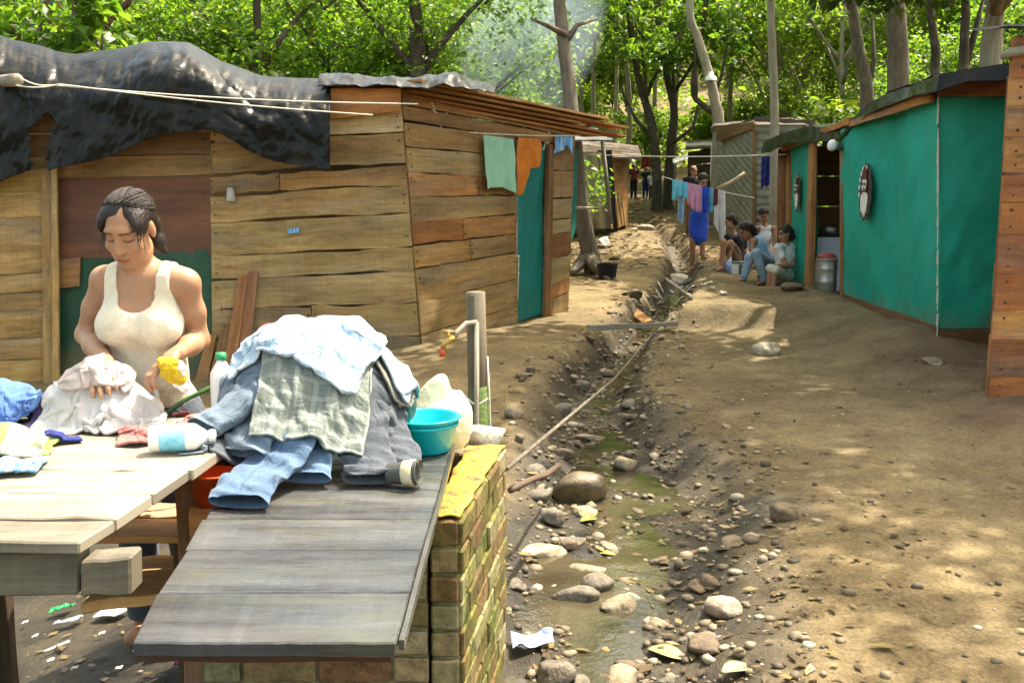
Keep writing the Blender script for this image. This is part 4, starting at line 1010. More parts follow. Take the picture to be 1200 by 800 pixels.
# ================================================================== vegetation
def leaf_cards(cent, size, droop=.35, rg=rng, spread=1.0, jitter=.35):
    """folded leaf per centre: (n,3) -> verts, faces (two triangles sharing the midrib)"""
    n = len(cent); a = rg.random(n) * 2 * np.pi
    d = np.stack([np.cos(a), np.sin(a), -droop + rg.normal(0, .45, n)], -1); d /= np.linalg.norm(d, axis=1)[:, None]
    up = np.stack([rg.normal(0, .45, n), rg.normal(0, .45, n), np.ones(n)], -1)
    s = np.cross(d, up); s /= np.linalg.norm(s, axis=1)[:, None]; nn = np.cross(s, d)
    L = (size * (1 + rg.uniform(-jitter, jitter, n)))[:, None]; W = L * rg.uniform(.24, .36, n)[:, None] * spread
    b = cent; mid = cent + d * L * .45 - nn * L * .05; tip = cent + d * L - nn * L * .16
    v = np.stack([b, mid + s * W + nn * L * .06, tip, mid - s * W + nn * L * .06], 1).reshape(-1, 3)
    i = np.arange(n)[:, None] * 4
    f = np.concatenate([i + np.array([[0, 1, 2]]), i + np.array([[0, 2, 3]])], 1).reshape(-1, 3)
    return v, f
def cluster_pts(c, r, n, rg=rng):
    """leaf positions in little sprays inside a lumpy ellipsoid"""
    m = max(3, n // 14)
    p = rg.normal(0, 1, (m, 3)); p /= np.linalg.norm(p, axis=1)[:, None]; p *= (rg.random(m) ** .45)[:, None]
    p = p * np.array(r) + np.array(c)
    q = np.repeat(p, 14, 0)[:n]
    return q + rg.normal(0, .11, q.shape) * np.array([1, 1, .7])
def make_tree(name, trunk, radii, clusters, leaf_mat, bark_mat, lsize, label, group=None, base=(0, 0, 0), limbs=True, rz=0, stubs=()):
    rg = np.random.default_rng(int(abs(hash((name, len(clusters), round(trunk[-1][2] * 100), round(base[0] * 100))) % 10 ** 6)) if False else int(round(trunk[-1][2] * 977 + base[0] * 131 + len(clusters) * 17 + lsize * 1000)) % 99991)
    o = empty(name, base, label, 'tree', group, rz)
    T = [Vector(p) for p in trunk]; sm = []; rr = []
    for i in range(len(T) - 1):
        p0 = T[max(i - 1, 0)]; p1 = T[i]; p2 = T[i + 1]; p3 = T[min(i + 2, len(T) - 1)]
        for k in range(4):
            t = k / 4; sm.append(.5 * ((2 * p1) + (p2 - p0) * t + (2 * p0 - 5 * p1 + 4 * p2 - p3) * t * t + (3 * p1 - p0 - 3 * p2 + p3) * t ** 3)); rr.append(lerp(radii[i], radii[i + 1], t))
    sm.append(T[-1]); rr.append(radii[-1])
    mb = MB(); wv = [Vector(base)+p for p in sm] if rz == 0 else [Vector(base) + Matrix.Rotation(rz, 3, 'Z') @ p for p in sm]
    RM = Matrix.Rotation(rz, 3, 'Z'); B = Vector(base)
    mb.tube(wv, rr, 10, wob=.05)
    pts = []
    for (c, r, n) in clusters:
        if limbs and (max(r) > .85 or len(clusters) < 6):
            cz = Vector(c); k = min(range(len(sm)), key=lambda i: (sm[i] - (cz - Vector((0, 0, 1.0 + .25 * (cz - sm[i]).length)))).length)
            s = sm[k]; m1 = lerp(s, cz, .5) + Vector((rg.normal(0, .15), rg.normal(0, .15), .12 + rg.normal(0, .1)))
            r0 = min(rr[k] * .6, .09 if max(r) > .85 else .03)
            L = []
            for t in np.linspace(0, 1, 6): L.append(B + RM @ (s * (1 - t) ** 2 + m1 * 2 * t * (1 - t) + cz * t * t))
            mb.tube(L, [r0 * (1 - .8 * t) + .006 for t in np.linspace(0, 1, 6)], 6)
            for q in range(2):
                e = cz + Vector(tuple(rg.normal(0, .6, 3) * np.array(r)))
                mb.tube([B + RM @ lerp(s, cz, .7), B + RM @ lerp(lerp(s, cz, .9), e, .5), B + RM @ e], [.02, .014, .005], 5)
        pts.append(cluster_pts(c, r, n, rg))
    for s_ in stubs: mb.tube([B + RM @ Vector(p) for p in s_[0]], s_[1], 7)
    mb.build('trunk', bark_mat, o, smooth=True)
    if pts:
        p = np.concatenate(pts); v, f = leaf_cards(p, lsize, rg=rg)
        v = np.array([[v_] for v_ in v]).reshape(-1, 3)
        v = v @ np.array(RM).T + np.array(base)
        mesh_obj('crown', v, f, leaf_mat, o, smooth=False)
    return o
def gp(x, y): return (x, y, tz(x, y) - .08)
rt = random.Random(11)
def rc(n, cx_, cy_, cz_, sx_, sy_, sz_, r, nl):
    return [((cx_ + rt.uniform(-sx_, sx_), cy_ + rt.uniform(-sy_, sy_), cz_ + rt.uniform(-sz_, sz_)), (r * rt.uniform(.7, 1.25), r * rt.uniform(.7, 1.25), r * rt.uniform(.45, .8)), int(nl * rt.uniform(.7, 1.3))) for _ in range(n)]
# --- single trees one can point to
b = G(690, 306); b = Vector((b.x, 13.6, tz(b.x, 13.6) - .1))
bx, by_, bz = b
rel = lambda u, v, y: tuple(P(u, v, y) - b)
make_tree('leaning_tree', [(0, 0, 0), rel(684, 262, 13.6), rel(677, 200, 13.6), rel(671, 140, 13.7), rel(662, 60, 13.9), rel(655, 0, 14.1), rel(650, -90, 14.4), rel(655, -190, 14.8)], [.15, .115, .105, .10, .095, .085, .07, .05],
          [(rel(640, -150, 14.2), (1.4, 1.2, .8), 500), (rel(700, -190, 15.2), (1.5, 1.4, .9), 600), (rel(590, -190, 15), (1.3, 1.3, .8), 500)], M['leaf_mid'], M['bark'], .17,
          'tree with spreading roots leaning past the eave end of the plank shack', base=tuple(b),
          stubs=[([rel(664, 42, 13.9), rel(645, 32, 13.7), rel(622, 22, 13.5)], [.05, .035, .015]), ([rel(665, 46, 13.9), rel(676, 30, 14), rel(700, 22, 14.1)], [.05, .035, .015]), ([rel(689, 300, 13.6), rel(700, 315, 13.2), rel(716, 330, 12.9)], [.12, .07, .02]), ([rel(688, 300, 13.6), rel(672, 318, 13.3), rel(655, 322, 13.2)], [.11, .06, .02])])
b = Vector((P(908, 270, 15.2).x, 15.2, .45)); rel = lambda u, v, y: tuple(P(u, v, y) - b)
make_tree('slim_tree', [(0, 0, -.1), rel(908, 160, 15.2), rel(906, 80, 15.2), rel(903, 0, 15.3), rel(903, -120, 15.5)], [.08, .068, .062, .058, .04],
          [(rel(880, -130, 15), (1.4, 1.4, .7), 500), (rel(950, -160, 16), (1.3, 1.3, .7), 500)], M['leaf_mid'], M['pale_bark'], .17, 'slim straight pale tree trunk rising in front of the zinc hut', base=tuple(b))
def trunk_tree(name, uvs, y, rad, label, leaf, bark, extra=(), base_uv=None, lsize=.17, stubs=()):
    x0 = P(uvs[0][0], uvs[0][1], y).x; B = Vector((x0, y, tz(x0, y) - .1)); rel = lambda u, v, yy=y: tuple(P(u, v, yy) - B)
    tr = [(0, 0, 0)] + [rel(*q) for q in uvs]
    top = Vector(tr[-1]); tr.append(tuple(top + Vector((rt.uniform(-.3, .3), .2, 1.8)))); tr.append(tuple(top + Vector((rt.uniform(-.4, .4), .3, 3.4))))
    n = len(tr); rr = [rad * (1.25 if i == 0 else 1 - .6 * i / n) for i in range(n)]
    cl = [((top.x + dx, top.y + dy, top.z + dz), r, k) for dx, dy, dz, r, k in extra]
    return make_tree(name, tr, rr, cl, leaf, bark, lsize, label, base=tuple(B), stubs=[([rel(*q) for q in s], [.06, .04, .02][:len(s)]) for s in stubs])
E1 = [(-1.2, 0, 2.2, (1.3, 1.2, .8), 600), (1.0, .4, 2.6, (1.4, 1.2, .8), 600), (.1, -.6, 3.4, (1.3, 1.3, .9), 700)]
trunk_tree('forked_tree', [(1016, 118), (1006, 60), (1000, 15), (996, -10)], 17, .12, 'forked brown tree behind the middle of the green shack roof', M['leaf_mid'], M['bark'], E1, stubs=[[(1016, 118), (1024, 70), (1022, 20)]])
trunk_tree('thick_tree', [(1052, 120), (1052, 60), (1050, 10), (1050, -10)], 16, .19, 'thick dark mottled tree trunk behind the green shack roof', M['leaf_dark'], M['bark'], E1)
trunk_tree('dark_tree', [(1096, 90), (1094, 40), (1090, 0)], 14.5, .075, 'thin dark tree trunk between the two thick trunks', M['leaf_dark'], M['dark_bark'], E1)
trunk_tree('dark_tree', [(1129, 84), (1130, 40), (1131, 0)], 13.5, .075, 'dark forked tree just beside the thick pale trunk', M['leaf_dark'], M['dark_bark'], E1, stubs=[[(1130, 78), (1142, 40), (1152, 0)]])
trunk_tree('pale_tree', [(1160, 90), (1163, 40), (1167, 0)], 12.5, .15, 'thick pale smooth trunk beside the roof of the orange board shack', M['leaf_dark'], M['pale_bark'], [(-.9, -.6, .25, (.7, .5, .35), 330), (-1.7, -.3, .1, (.6, .5, .3), 300), (-.2, -.8, .45, (.7, .5, .35), 340), (-2.5, -.2, .45, (.6, .5, .3), 290), (-1.3, -.9, .6, (.8, .5, .35), 360), (.5, -.5, .2, (.5, .4, .3), 260), (-.6, -2.6, 1.6, (1.3, 1.2, .7), 520), (-1.6, -3.2, 2.0, (1.3, 1.2, .7), 480), (.3, -3.2, 2.4, (1.3, 1.2, .8), 520), (-.8, -4.3, 3.0, (1.4, 1.2, .8), 520), (-2.5, -3.4, 2.6, (1.0, .9, .6), 380), (.2, -5.4, 2.8, (1.4, 1.3, .8), 520), (-3.4, -3.0, 3.1, (.9, .9, .6), 340), (-1.6, -5.0, 2.4, (.9, .9, .6), 300)])
for (uv_, y, rad, lb) in (([(770, 215), (766, 160), (758, 125), (748, 90)], 24, .13, 'dark trunk of the pair at the head of the lane, bent towards the plank shack'),
                          ([(783, 222), (786, 170), (790, 130), (782, 90)], 24.5, .13, 'dark trunk of the pair at the head of the lane, nearer to the girl')):
    trunk_tree('lane_tree', uv_, y, rad, lb, M['leaf_mid'], M['dark_bark'], [(-1, 0, 1.6, (1.5, 1.4, .9), 600), (1.2, 0, 1.4, (1.5, 1.4, .9), 600), (0, 1, 2.8, (1.8, 1.6, 1), 700), (0, -.5, .6, (1.2, 1, .6), 350)], stubs=[[(767, 165), (745, 140), (728, 105)], [(786, 170), (812, 150), (820, 118)]])
trunk_tree('leaning_pale_tree', [(842, 150), (838, 120), (830, 85), (818, 45), (808, 10)], 21, .13, 'leaning pale trunk with a white lamp shade fixed to it above the low shed', M['leaf_yellow'], M['pale_bark'], E1)
mb = MB(); c = P(833, 92, 20.8); mb.lathe(c, [(.13, -.05), (.11, .03), (.05, .07), (.04, .13), (0, .135)], 14)
tag(mb.build('tree_lamp', M['white_paint'], None, smooth=True), 'small white lamp shade fixed to the leaning pale trunk', 'lamp')
trunk_tree('lane_sapling', [(846, 150), (835, 132), (822, 122), (812, 100)], 23, .09, 'crooked dark sapling between the lane pair and the zinc hut', M['leaf_mid'], M['dark_bark'], [(0, 0, .8, (1.3, 1, .7), 400), (.8, 0, 1.6, (1.3, 1, .7), 400)])
for (u, y, rad, lb, lf) in ((305, 14.5, .075, 'thin dark trunk behind the middle of the black plastic', 'leaf_mid'), (490, 15, .13, 'brown trunk behind the crumpled dark plastic of the roof edge', 'leaf_mid'), (64, 13.5, .20, 'stout reddish trunk above the far end of the black plastic', 'leaf_yellow')):
    trunk_tree('roadside_tree', [(u, 90), (u - 2, 40), (u - 4, 0)], y, rad, lb, M[lf], M['rust_bark'] if u == 64 else M['dark_bark'], [(-1.2, 0, .4, (1.3, 1.1, .7), 1000), (1.3, .2, .3, (1.3, 1.1, .7), 1000), (-.4, .7, -.5, (1.3, .7, .6), 900), (1.6, .9, -.8, (1.2, .8, .7), 900)], lsize=.10)
# yellow-green sapling leaves close behind the roof
trunk_tree('leafy_sapling', [(96, 110), (92, 60), (90, 30)], 11.9, .05, 'young tree with large fresh green leaves just over the black plastic', M['leaf_mid'], M['bark'], [(-.2, 0, -.3, (.5, .4, .35), 110), (.25, .1, -.1, (.5, .4, .3), 110), (0, 0, .4, (.6, .5, .4), 140), (-.6, 0, .1, (.5, .4, .3), 100)], lsize=.21)

# shade trees whose crowns reach over the path from the far side of the shacks (mostly above the picture)
def shade_tree(x, y, crowns, label, rad=.2, leaf='leaf_mid', h=5.5):
    B = Vector((x, y, tz(x, y) - .1)); cx_ = sum(c[0] for c in crowns) / len(crowns) - x; cy_ = sum(c[1] for c in crowns) / len(crowns) - y
    cl = [((c[0] - x, c[1] - y, c[2] - B.z), (c[3], c[3], c[3] * .6), c[4]) for c in crowns]
    make_tree('shade_tree', [(0, 0, 0), (cx_ * .08, cy_ * .08, 2.0), (cx_ * .3, cy_ * .3, h - 1.2), (cx_ * .7, cy_ * .7, h), (cx_, cy_, h + .8)], [rad, rad * .75, rad * .6, rad * .45, rad * .2], cl, M[leaf], M['bark'], .19, label, base=tuple(B))
def crown_fill(x0, x1, y0, y1, z0, z1, n, r, k, seed):
    q = random.Random(seed); return [(q.uniform(x0, x1), q.uniform(y0, y1), q.uniform(z0, z1), r * q.uniform(.75, 1.2), k) for _ in range(n)]
shade_tree(6.6, 7.6, crown_fill(4.3, 7.4, 6.4, 10.3, 6.8, 8.6, 27, .95, 165, 1), 'tall shade tree behind the orange board shack with its crown over the path', .24, h=7.4)
shade_tree(6.4, 4.4, crown_fill(4.0, 7.4, 4.6, 7.2, 6.8, 8.4, 19, .95, 160, 2), 'shade tree beside the path in front of the orange board shack', .2, h=7.2)
shade_tree(6.7, 10.9, crown_fill(1.5, 4.4, 8.4, 11.0, 6.0, 7.2, 14, .95, 250, 3), 'shade tree behind the green shack with its crown over the stream', .22)

# forest on the slope: prototypes with their parts, copied
protos = {}
def proto(key, trunk, rad, cl, leaf, bark, ls):
    protos[key] = make_tree('forest_tree', trunk, rad, cl, M[leaf], M[bark], ls, 'leafy tree', base=(0, 0, 0))
proto('round', [(0, 0, 0), (.1, 0, 1.6), (-.1, .1, 3.4), (.1, 0, 5.4)], [.14, .11, .08, .03], rc(16, 0, 0, 4.0, 1.8, 1.8, 2.0, 1.05, 560), 'leaf_mid', 'bark', .125)
proto('low', [(0, 0, 0), (.15, .1, 1.0), (.0, .2, 2.4), (.2, 0, 4.0)], [.10, .08, .06, .02], rc(17, 0, 0, 2.5, 1.7, 1.5, 1.5, .9, 640), 'leaf_mid', 'bark', .105)
proto('yellow', [(0, 0, 0), (-.1, 0, 1.8), (.15, .1, 3.6), (.1, 0, 6.0)], [.09, .075, .06, .02], rc(15, 0, 0, 4.6, 1.7, 1.7, 2.0, 1.0, 430), 'leaf_yellow', 'pale_bark', .13)
proto('bush', [(0, 0, 0), (.05, 0, .8), (.1, .1, 1.6), (0, 0, 2.4)], [.06, .05, .04, .02], rc(11, 0, 0, 1.5, 1.3, 1.0, 1.0, .8, 420), 'leaf_yellow', 'bark', .16)
proto('slender', [(0, 0, 0), (.1, 0, 2.4), (-.12, .1, 5.0), (.05, 0, 8.0)], [.085, .07, .055, .03], rc(10, 0, 0, 6.9, 1.4, 1.4, 1.6, .9, 420), 'leaf_yellow', 'pale_bark', .18)
proto('tall', [(0, 0, 0), (.2, 0, 2.4), (.1, .1, 5.2), (.3, 0, 8.5)], [.17, .14, .10, .05], rc(15, 0, 0, 7.0, 1.8, 1.8, 2.2, 1.1, 480), 'leaf_mid', 'dark_bark', .19)
GRP = {'left': ('leafy tree of the wood behind the plank shack with the black plastic', 'trees behind the plank shack'),
       'mid': ('thin trunked sunlit tree on the slope at the head of the lane', 'thin trees at the head of the lane'),
       'right': ('sunlit green tree of the wood behind the zinc hut and green shack', 'trees behind the green shack'),
       'far': ('distant tree high on the wooded slope', 'trees high on the slope')}
first = {k: True for k in protos}
kids = {k: children(o) for k, o in protos.items()}
def place(key, x, y, s, zone):
    if first[key]: o = protos[key]; first[key] = False
    else: o = copy_tree(protos[key], None, kids[key])
    o.location = (x, y, tz(x, y) - .1); o.rotation_euler = (0, 0, rt.uniform(0, 6.28)); o.scale = (s, s, s * rt.uniform(.9, 1.1))
    o['label'], o['group'] = GRP[zone]; o['category'] = 'tree'
for x, y, k, s in ((-9.5, 15.5, 'low', 1.2), (-7.2, 14.8, 'low', 1.1), (-4.6, 15.2, 'low', 1.0), (-2.9, 16.6, 'low', 1.2), (-1.2, 16.8, 'low', 1), (-6, 18.5, 'low', 1.15), (-3.6, 19.5, 'low', 1.1), (-1.4, 20.5, 'low', 1.15), (-9.5, 20, 'low', 1.2), (-12.5, 19, 'low', 1.3),
                  (-.3, 23.5, 'yellow', 1), (-11, 25, 'yellow', 1.1), (-7.5, 24, 'yellow', 1.1), (-4.2, 25.5, 'yellow', 1), (-2, 27, 'yellow', 1.1), (-14.5, 25, 'round', 1.3), (-8.5, 30, 'yellow', 1.3), (-12.5, 32, 'round', 1.4), (-4.5, 32, 'round', 1.3), (-17, 31, 'tall', 1.2)): place(k, x, y, s, 'left')
for x, y, k, s in ((1.2, 24.5, 'slender', 1), (1.0, 28, 'slender', 1.05), (2.1, 30.5, 'slender', .95), (3.6, 31.5, 'slender', 1.1), (4.8, 29.5, 'slender', 1), (5.9, 27, 'slender', 1), (2.9, 35, 'slender', 1.15), (1.2, 36, 'slender', 1), (5.2, 36.5, 'slender', 1.2), (7.0, 33, 'slender', 1), (.2, 32, 'slender', 1.1), (4.2, 41, 'slender', 1.2), (2.0, 43, 'slender', 1.2),
                  (.4, 38, 'yellow', 1.2), (6.5, 41, 'yellow', 1.2), (3.1, 47, 'yellow', 1.5), (7.8, 29, 'yellow', 1), (1.5, 50, 'bush', 1.5), (5.5, 47, 'bush', 1.6), (2.5, 38.5, 'bush', 1.0), (4.6, 34.5, 'bush', .8), (.6, 30, 'bush', .9), (6.6, 30.8, 'bush', 1)): place(k, x, y, s, 'mid')
for x, y, k, s in ((7.4, 22.5, 'yellow', .95), (9, 24.5, 'yellow', 1.1), (8.4, 19.6, 'bush', 1.3), (10.4, 21, 'yellow', 1), (12, 23, 'round', 1.2), (6.6, 25.5, 'yellow', .9), (11.5, 28, 'yellow', 1.3), (9.4, 30, 'tall', 1.0), (14, 26, 'tall', 1.1), (13.6, 21, 'low', 1.2), (7.6, 18.4, 'low', .85), (10.2, 17.6, 'low', 1.1), (15, 30, 'round', 1.4), (12.4, 33, 'yellow', 1.4), (16.5, 23, 'round', 1.3), (9.6, 36, 'yellow', 1.4), (9.2, 15.4, 'low', 1.0)): place(k, x, y, s, 'right')
for i in range(34):
    y = rt.uniform(40, 78); x = rt.uniform(-.55, .58) * y + 1; place(rt.choice(['round', 'yellow', 'tall', 'yellow']), x, y, rt.uniform(1.2, 1.8), 'far')
for k_ in list(protos):
    if first[k_]: place(k_, 20, 40, 1, 'far')
# undergrowth on the slope and the far wood, masses nobody could count
rg = np.random.default_rng(21)
n = 30000; y = 19 + (75 - 19) * rg.random(n) ** 1.1; x = (rg.random(n) * 2 - 1) * .62 * y + 1
dens = fbm(x * .35, y * .35, 3)
keep = (np.abs(x - stream_x(y) - .3) > np.where(y < 30, 2.2, .3)) & (dens > -.12) & ~((x > 3.2) & (x < 7) & (y < 24)) & ~((x > -1.5) & (x < 2) & (y < 22.5))
x, y = x[keep], y[keep]; z = terrain(x, y) + np.abs(rg.normal(0, .35, len(x))) * (1 + y / 60) * (.5 + 1.4 * np.clip(fbm(x * .6, y * .6, 3) + .3, 0, 1))
v, f = leaf_cards(np.stack([x, y, z], -1), .22 * (1 + y / 60)[:, None].repeat(1, 1)[:, 0], rg=rg)
tag(mesh_obj('undergrowth', v, f, M['leaf_yellow'], None, smooth=False), 'low leafy undergrowth covering the slope under the trees', 'undergrowth', kind='stuff')
n = 46000; y = 62 + 60 * rg.random(n); x = (rg.random(n) * 2 - 1) * .66 * y
cl = np.floor(x / 4) * 13.7 + np.floor(y / 5) * 7.1; hh = 4 + 7 * _perm[(np.floor(x / 4).astype(int)) % 256, (np.floor(y / 5).astype(int)) % 256]
z = terrain(x, y) + hh * rg.random(n) ** .6
v, f = leaf_cards(np.stack([x, y, z], -1), np.full(n, .75), rg=rg)
tag(mesh_obj('far_wood', v, f, M['leaf_yellow'], None, smooth=False), 'far wooded hillside closing the view', 'wood', kind='stuff')
# ================================================================== bodies: one smooth implicit surface, meshed with surface nets
def surface_nets(vol, org, h):
    s = vol < 0
    c = s[:-1, :-1, :-1].astype(np.int8)
    offs = [(i, j, k) for i in (0, 1) for j in (0, 1) for k in (0, 1)]
    sl = lambda a, o: a[o[0]:a.shape[0] - 1 + o[0], o[1]:a.shape[1] - 1 + o[1], o[2]:a.shape[2] - 1 + o[2]]
    cnt = sum(sl(s, o).astype(np.int8) for o in offs)
    cells = np.argwhere((cnt > 0) & (cnt < 8))
    if len(cells) == 0: return np.zeros((0, 3)), np.zeros((0, 4), int)
    acc = np.zeros((len(cells), 3)); num = np.zeros(len(cells))
    ci, cj, ck = cells.T
    for a in offs:
        for ax in range(3):
            if a[ax]: continue
            b = list(a); b[ax] = 1
            va = vol[ci + a[0], cj + a[1], ck + a[2]]; vb = vol[ci + b[0], cj + b[1], ck + b[2]]
            m = (va < 0) != (vb < 0)
            t = np.where(m, va / np.where(m, va - vb, 1), 0)
            p = np.array(a, float)[None].repeat(len(cells), 0); p[:, ax] += t
            acc += p * m[:, None]; num += m
    V = (cells + acc / num[:, None]) * h + np.array(org)
    idx = -np.ones(cnt.shape, int); idx[ci, cj, ck] = np.arange(len(cells))
    F_ = []
    for ax in range(3):
        o = [0, 0, 0]; o[ax] = 1
        A = s[:s.shape[0] - o[0], :s.shape[1] - o[1], :s.shape[2] - o[2]]; B = s[o[0]:, o[1]:, o[2]:]
        e = np.argwhere(A != B); u, v = [(1, 2), (2, 0), (0, 1)][ax]
        ok = (e[:, u] >= 1) & (e[:, v] >= 1) & (e[:, u] < s.shape[u] - 1) & (e[:, v] < s.shape[v] - 1); e = e[ok]
        q = []
        for du, dv in ((-1, -1), (0, -1), (0, 0), (-1, 0)):
            f = e.copy(); f[:, u] += du; f[:, v] += dv; q.append(idx[f[:, 0], f[:, 1], f[:, 2]])
        q = np.stack(q, 1); inside = A[e[:, 0], e[:, 1], e[:, 2]]
        q[~inside] = q[~inside][:, ::-1]
        F_.append(q)
    return V, np.concatenate(F_)
class SDF:
    def __init__(s, lo, hi, h):
        s.h = h; s.lo = np.array(lo, float); n = np.ceil((np.array(hi) - s.lo) / h).astype(int) + 1; s.n = n
        s.vol = np.full(n, .5)
    def _sub(s, lo, hi):
        a = np.clip(np.floor((np.array(lo) - s.lo) / s.h).astype(int), 0, s.n); b = np.clip(np.ceil((np.array(hi) - s.lo) / s.h).astype(int) + 1, 0, s.n)
        ax = [s.lo[i] + s.h * np.arange(a[i], b[i]) for i in range(3)]
        return tuple(slice(a[i], b[i]) for i in range(3)), np.meshgrid(*ax, indexing='ij')
    def _merge(s, sl, d, k, op='u'):
        v = s.vol[sl]
        if op == 'u':
            hh = np.maximum(k - np.abs(v - d), 0) / max(k, 1e-9); s.vol[sl] = np.minimum(v, d) - hh * hh * k * .25
        else:
            d = -d; hh = np.maximum(k - np.abs(v - d), 0) / max(k, 1e-9); s.vol[sl] = np.maximum(v, d) + hh * hh * k * .25
    def cone(s, a, b, ra, rb, k=.02, op='u', flat=None):
        a = np.array(a, float); b = np.array(b, float); R_ = max(ra, rb) + k + s.h * 3
        sl, (X, Y, Z) = s._sub(np.minimum(a, b) - R_, np.maximum(a, b) + R_)
        if X.size == 0: return
        d = b - a; L = max(d @ d, 1e-9)
        t = np.clip(((X - a[0]) * d[0] + (Y - a[1]) * d[1] + (Z - a[2]) * d[2]) / L, 0, 1)
        dist = np.sqrt((X - a[0] - t * d[0]) ** 2 + (Y - a[1] - t * d[1]) ** 2 + (Z - a[2] - t * d[2]) ** 2) - (ra + (rb - ra) * t)
        s._merge(sl, dist, k, op)
    def chain(s, pts, rad, k=.015):
        for i in range(len(pts) - 1): s.cone(pts[i], pts[i + 1], rad[i], rad[i + 1], k)
    def ell(s, c, r, k=.02, op='u', rot=None):
        c = np.array(c, float); r = np.array(r, float); R_ = r.max() + k + s.h * 3
        sl, (X, Y, Z) = s._sub(c - R_, c + R_)
        if X.size == 0: return
        q = np.stack([X - c[0], Y - c[1], Z - c[2]], -1)
        if rot is not None: q = q @ np.array(rot)          # columns of rot = local axes
        k0 = np.linalg.norm(q / r, axis=-1); k1 = np.linalg.norm(q / (r * r), axis=-1) + 1e-9
        s._merge(sl, k0 * (k0 - 1) / k1, k, op)
    def grid(s):
        ax = [s.lo[i] + s.h * np.arange(s.n[i]) for i in range(3)]; return np.meshgrid(*ax, indexing='ij')
    def mesh(s): return surface_nets(s.vol, s.lo, s.h)

def head_shape(S, c, Rm, sc=1.0, detail=True, ear=True):
    """head centred between the ears; local axes: x to its left, y forward = -Y world at rest, z up. Rm columns give world axes"""
    Rm = np.array(Rm); c = np.array(c)
    w = lambda x, y, z: c + Rm @ (np.array([x, y, z]) * sc)
    e = lambda p, r, k=.02, op='u': S.ell(w(*p), np.array(r) * sc, k * sc, op, Rm)
    e((0, -.012, .035), (.073, .092, .078), .02)          # skull
    e((0, .030, -.030), (.056, .060, .078), .03)          # face
    e((0, .056, -.098), (.026, .024, .020), .03)          # chin
    e((.040, .018, -.070), (.020, .040, .030), .03); e((-.040, .018, -.070), (.020, .040, .030), .03)   # jaw corners
    if detail:
        e((.036, .062, -.026), (.024, .022, .020), .02); e((-.036, .062, -.026), (.024, .022, .020), .02)   # cheeks
        e((0, .078, .034), (.046, .014, .012), .02)       # brow
        e((.030, .093, .008), (.019, .014, .011), .008, 'd'); e((-.030, .093, .008), (.019, .014, .011), .008, 'd')
        for sx_ in (1, -1): e((sx_ * .029, .074, .007), (.0155, .014, .0105), .004)     # eyelids
        S.cone(w(0, .086, .020), w(0, .106, -.028), .0075 * sc, .0125 * sc, .010 * sc)
        e((.011, .096, -.032), (.008, .009, .007), .008); e((-.011, .096, -.032), (.008, .009, .007), .008)
        e((0, .088, -.060), (.022, .010, .006), .006); e((0, .087, -.071), (.019, .010, .007), .006)
        S.cone(w(-.021, .094, -.0655), w(.021, .094, -.0655), .0022 * sc, .0022 * sc, .003 * sc, 'd')
    if ear:
        for sx_ in (1, -1):
            e((sx_ * .074, -.008, -.004), (.008, .017, .030), .008)
    return w
def Rmat(yaw, pitch, roll=0):
    """columns: head x (its left -> world +x when facing the camera), forward, up; yaw>0 turns towards -x"""
    base = Matrix(((1, 0, 0), (0, -1, 0), (0, 0, 1)))    # forward = -Y  (mirrored frame is fine for an implicit shape)
    rot = Matrix.Rotation(yaw, 3, 'Z') @ Matrix.Rotation(pitch, 3, 'X') @ Matrix.Rotation(roll, 3, 'Y')
    return np.array(rot @ base)

def hand_shape(S, wrist, dirn, palmn, curl=.6, sc=1.0, side=1, k=.006, spread=.16):
    """palm, four unequal bent fingers and a thumb off the side of the palm"""
    d = Vector(dirn).normalized(); n = Vector(palmn); n = (n - d * n.dot(d)).normalized(); s = d.cross(n).normalized() * side
    W = Vector(wrist)
    S.cone(W, W + d * .03 * sc, .021 * sc, .024 * sc, .012)
    for q in (-.022, -.007, .008, .022): S.cone(W + d * .02 * sc + s * q * .7 * sc, W + d * .078 * sc + s * q * sc, .0125 * sc, .0115 * sc, .010)
    for q, L, sp in ((-.026, .060, -1.0), (-.009, .072, -.35), (.009, .076, .3), (.026, .068, .9)):
        a = W + d * .080 * sc + s * q * sc; dd = (d + s * sp * spread).normalized(); ang = curl * .5; p = a; seg = [.42, .32, .26]; rr = [.0092, .0085, .0076, .0062]
        for i, f in enumerate(seg):
            v = (dd * math.cos(ang) + n * math.sin(ang)).normalized(); q2 = p + v * L * f * sc; S.cone(p, q2, rr[i] * sc, rr[i + 1] * sc, .004); p = q2; ang += curl
    a = W + d * .024 * sc + s * .024 * sc; b = a + (d * .6 + s * .62 + n * .35).normalized() * .038 * sc; c = b + (d * .85 + s * .2 + n * .5).normalized() * .030 * sc
    S.chain([a, b, c], [.013 * sc, .0105 * sc, .008 * sc], .008)
M['skin'] = m_skin('skin', (.40, .222, .125)); M['skin_dark'] = m_skin('skin_tanned', (.36, .185, .105))
M['hair'] = m_hair('dark_hair', (.008, .006, .005), (.032, .021, .015))
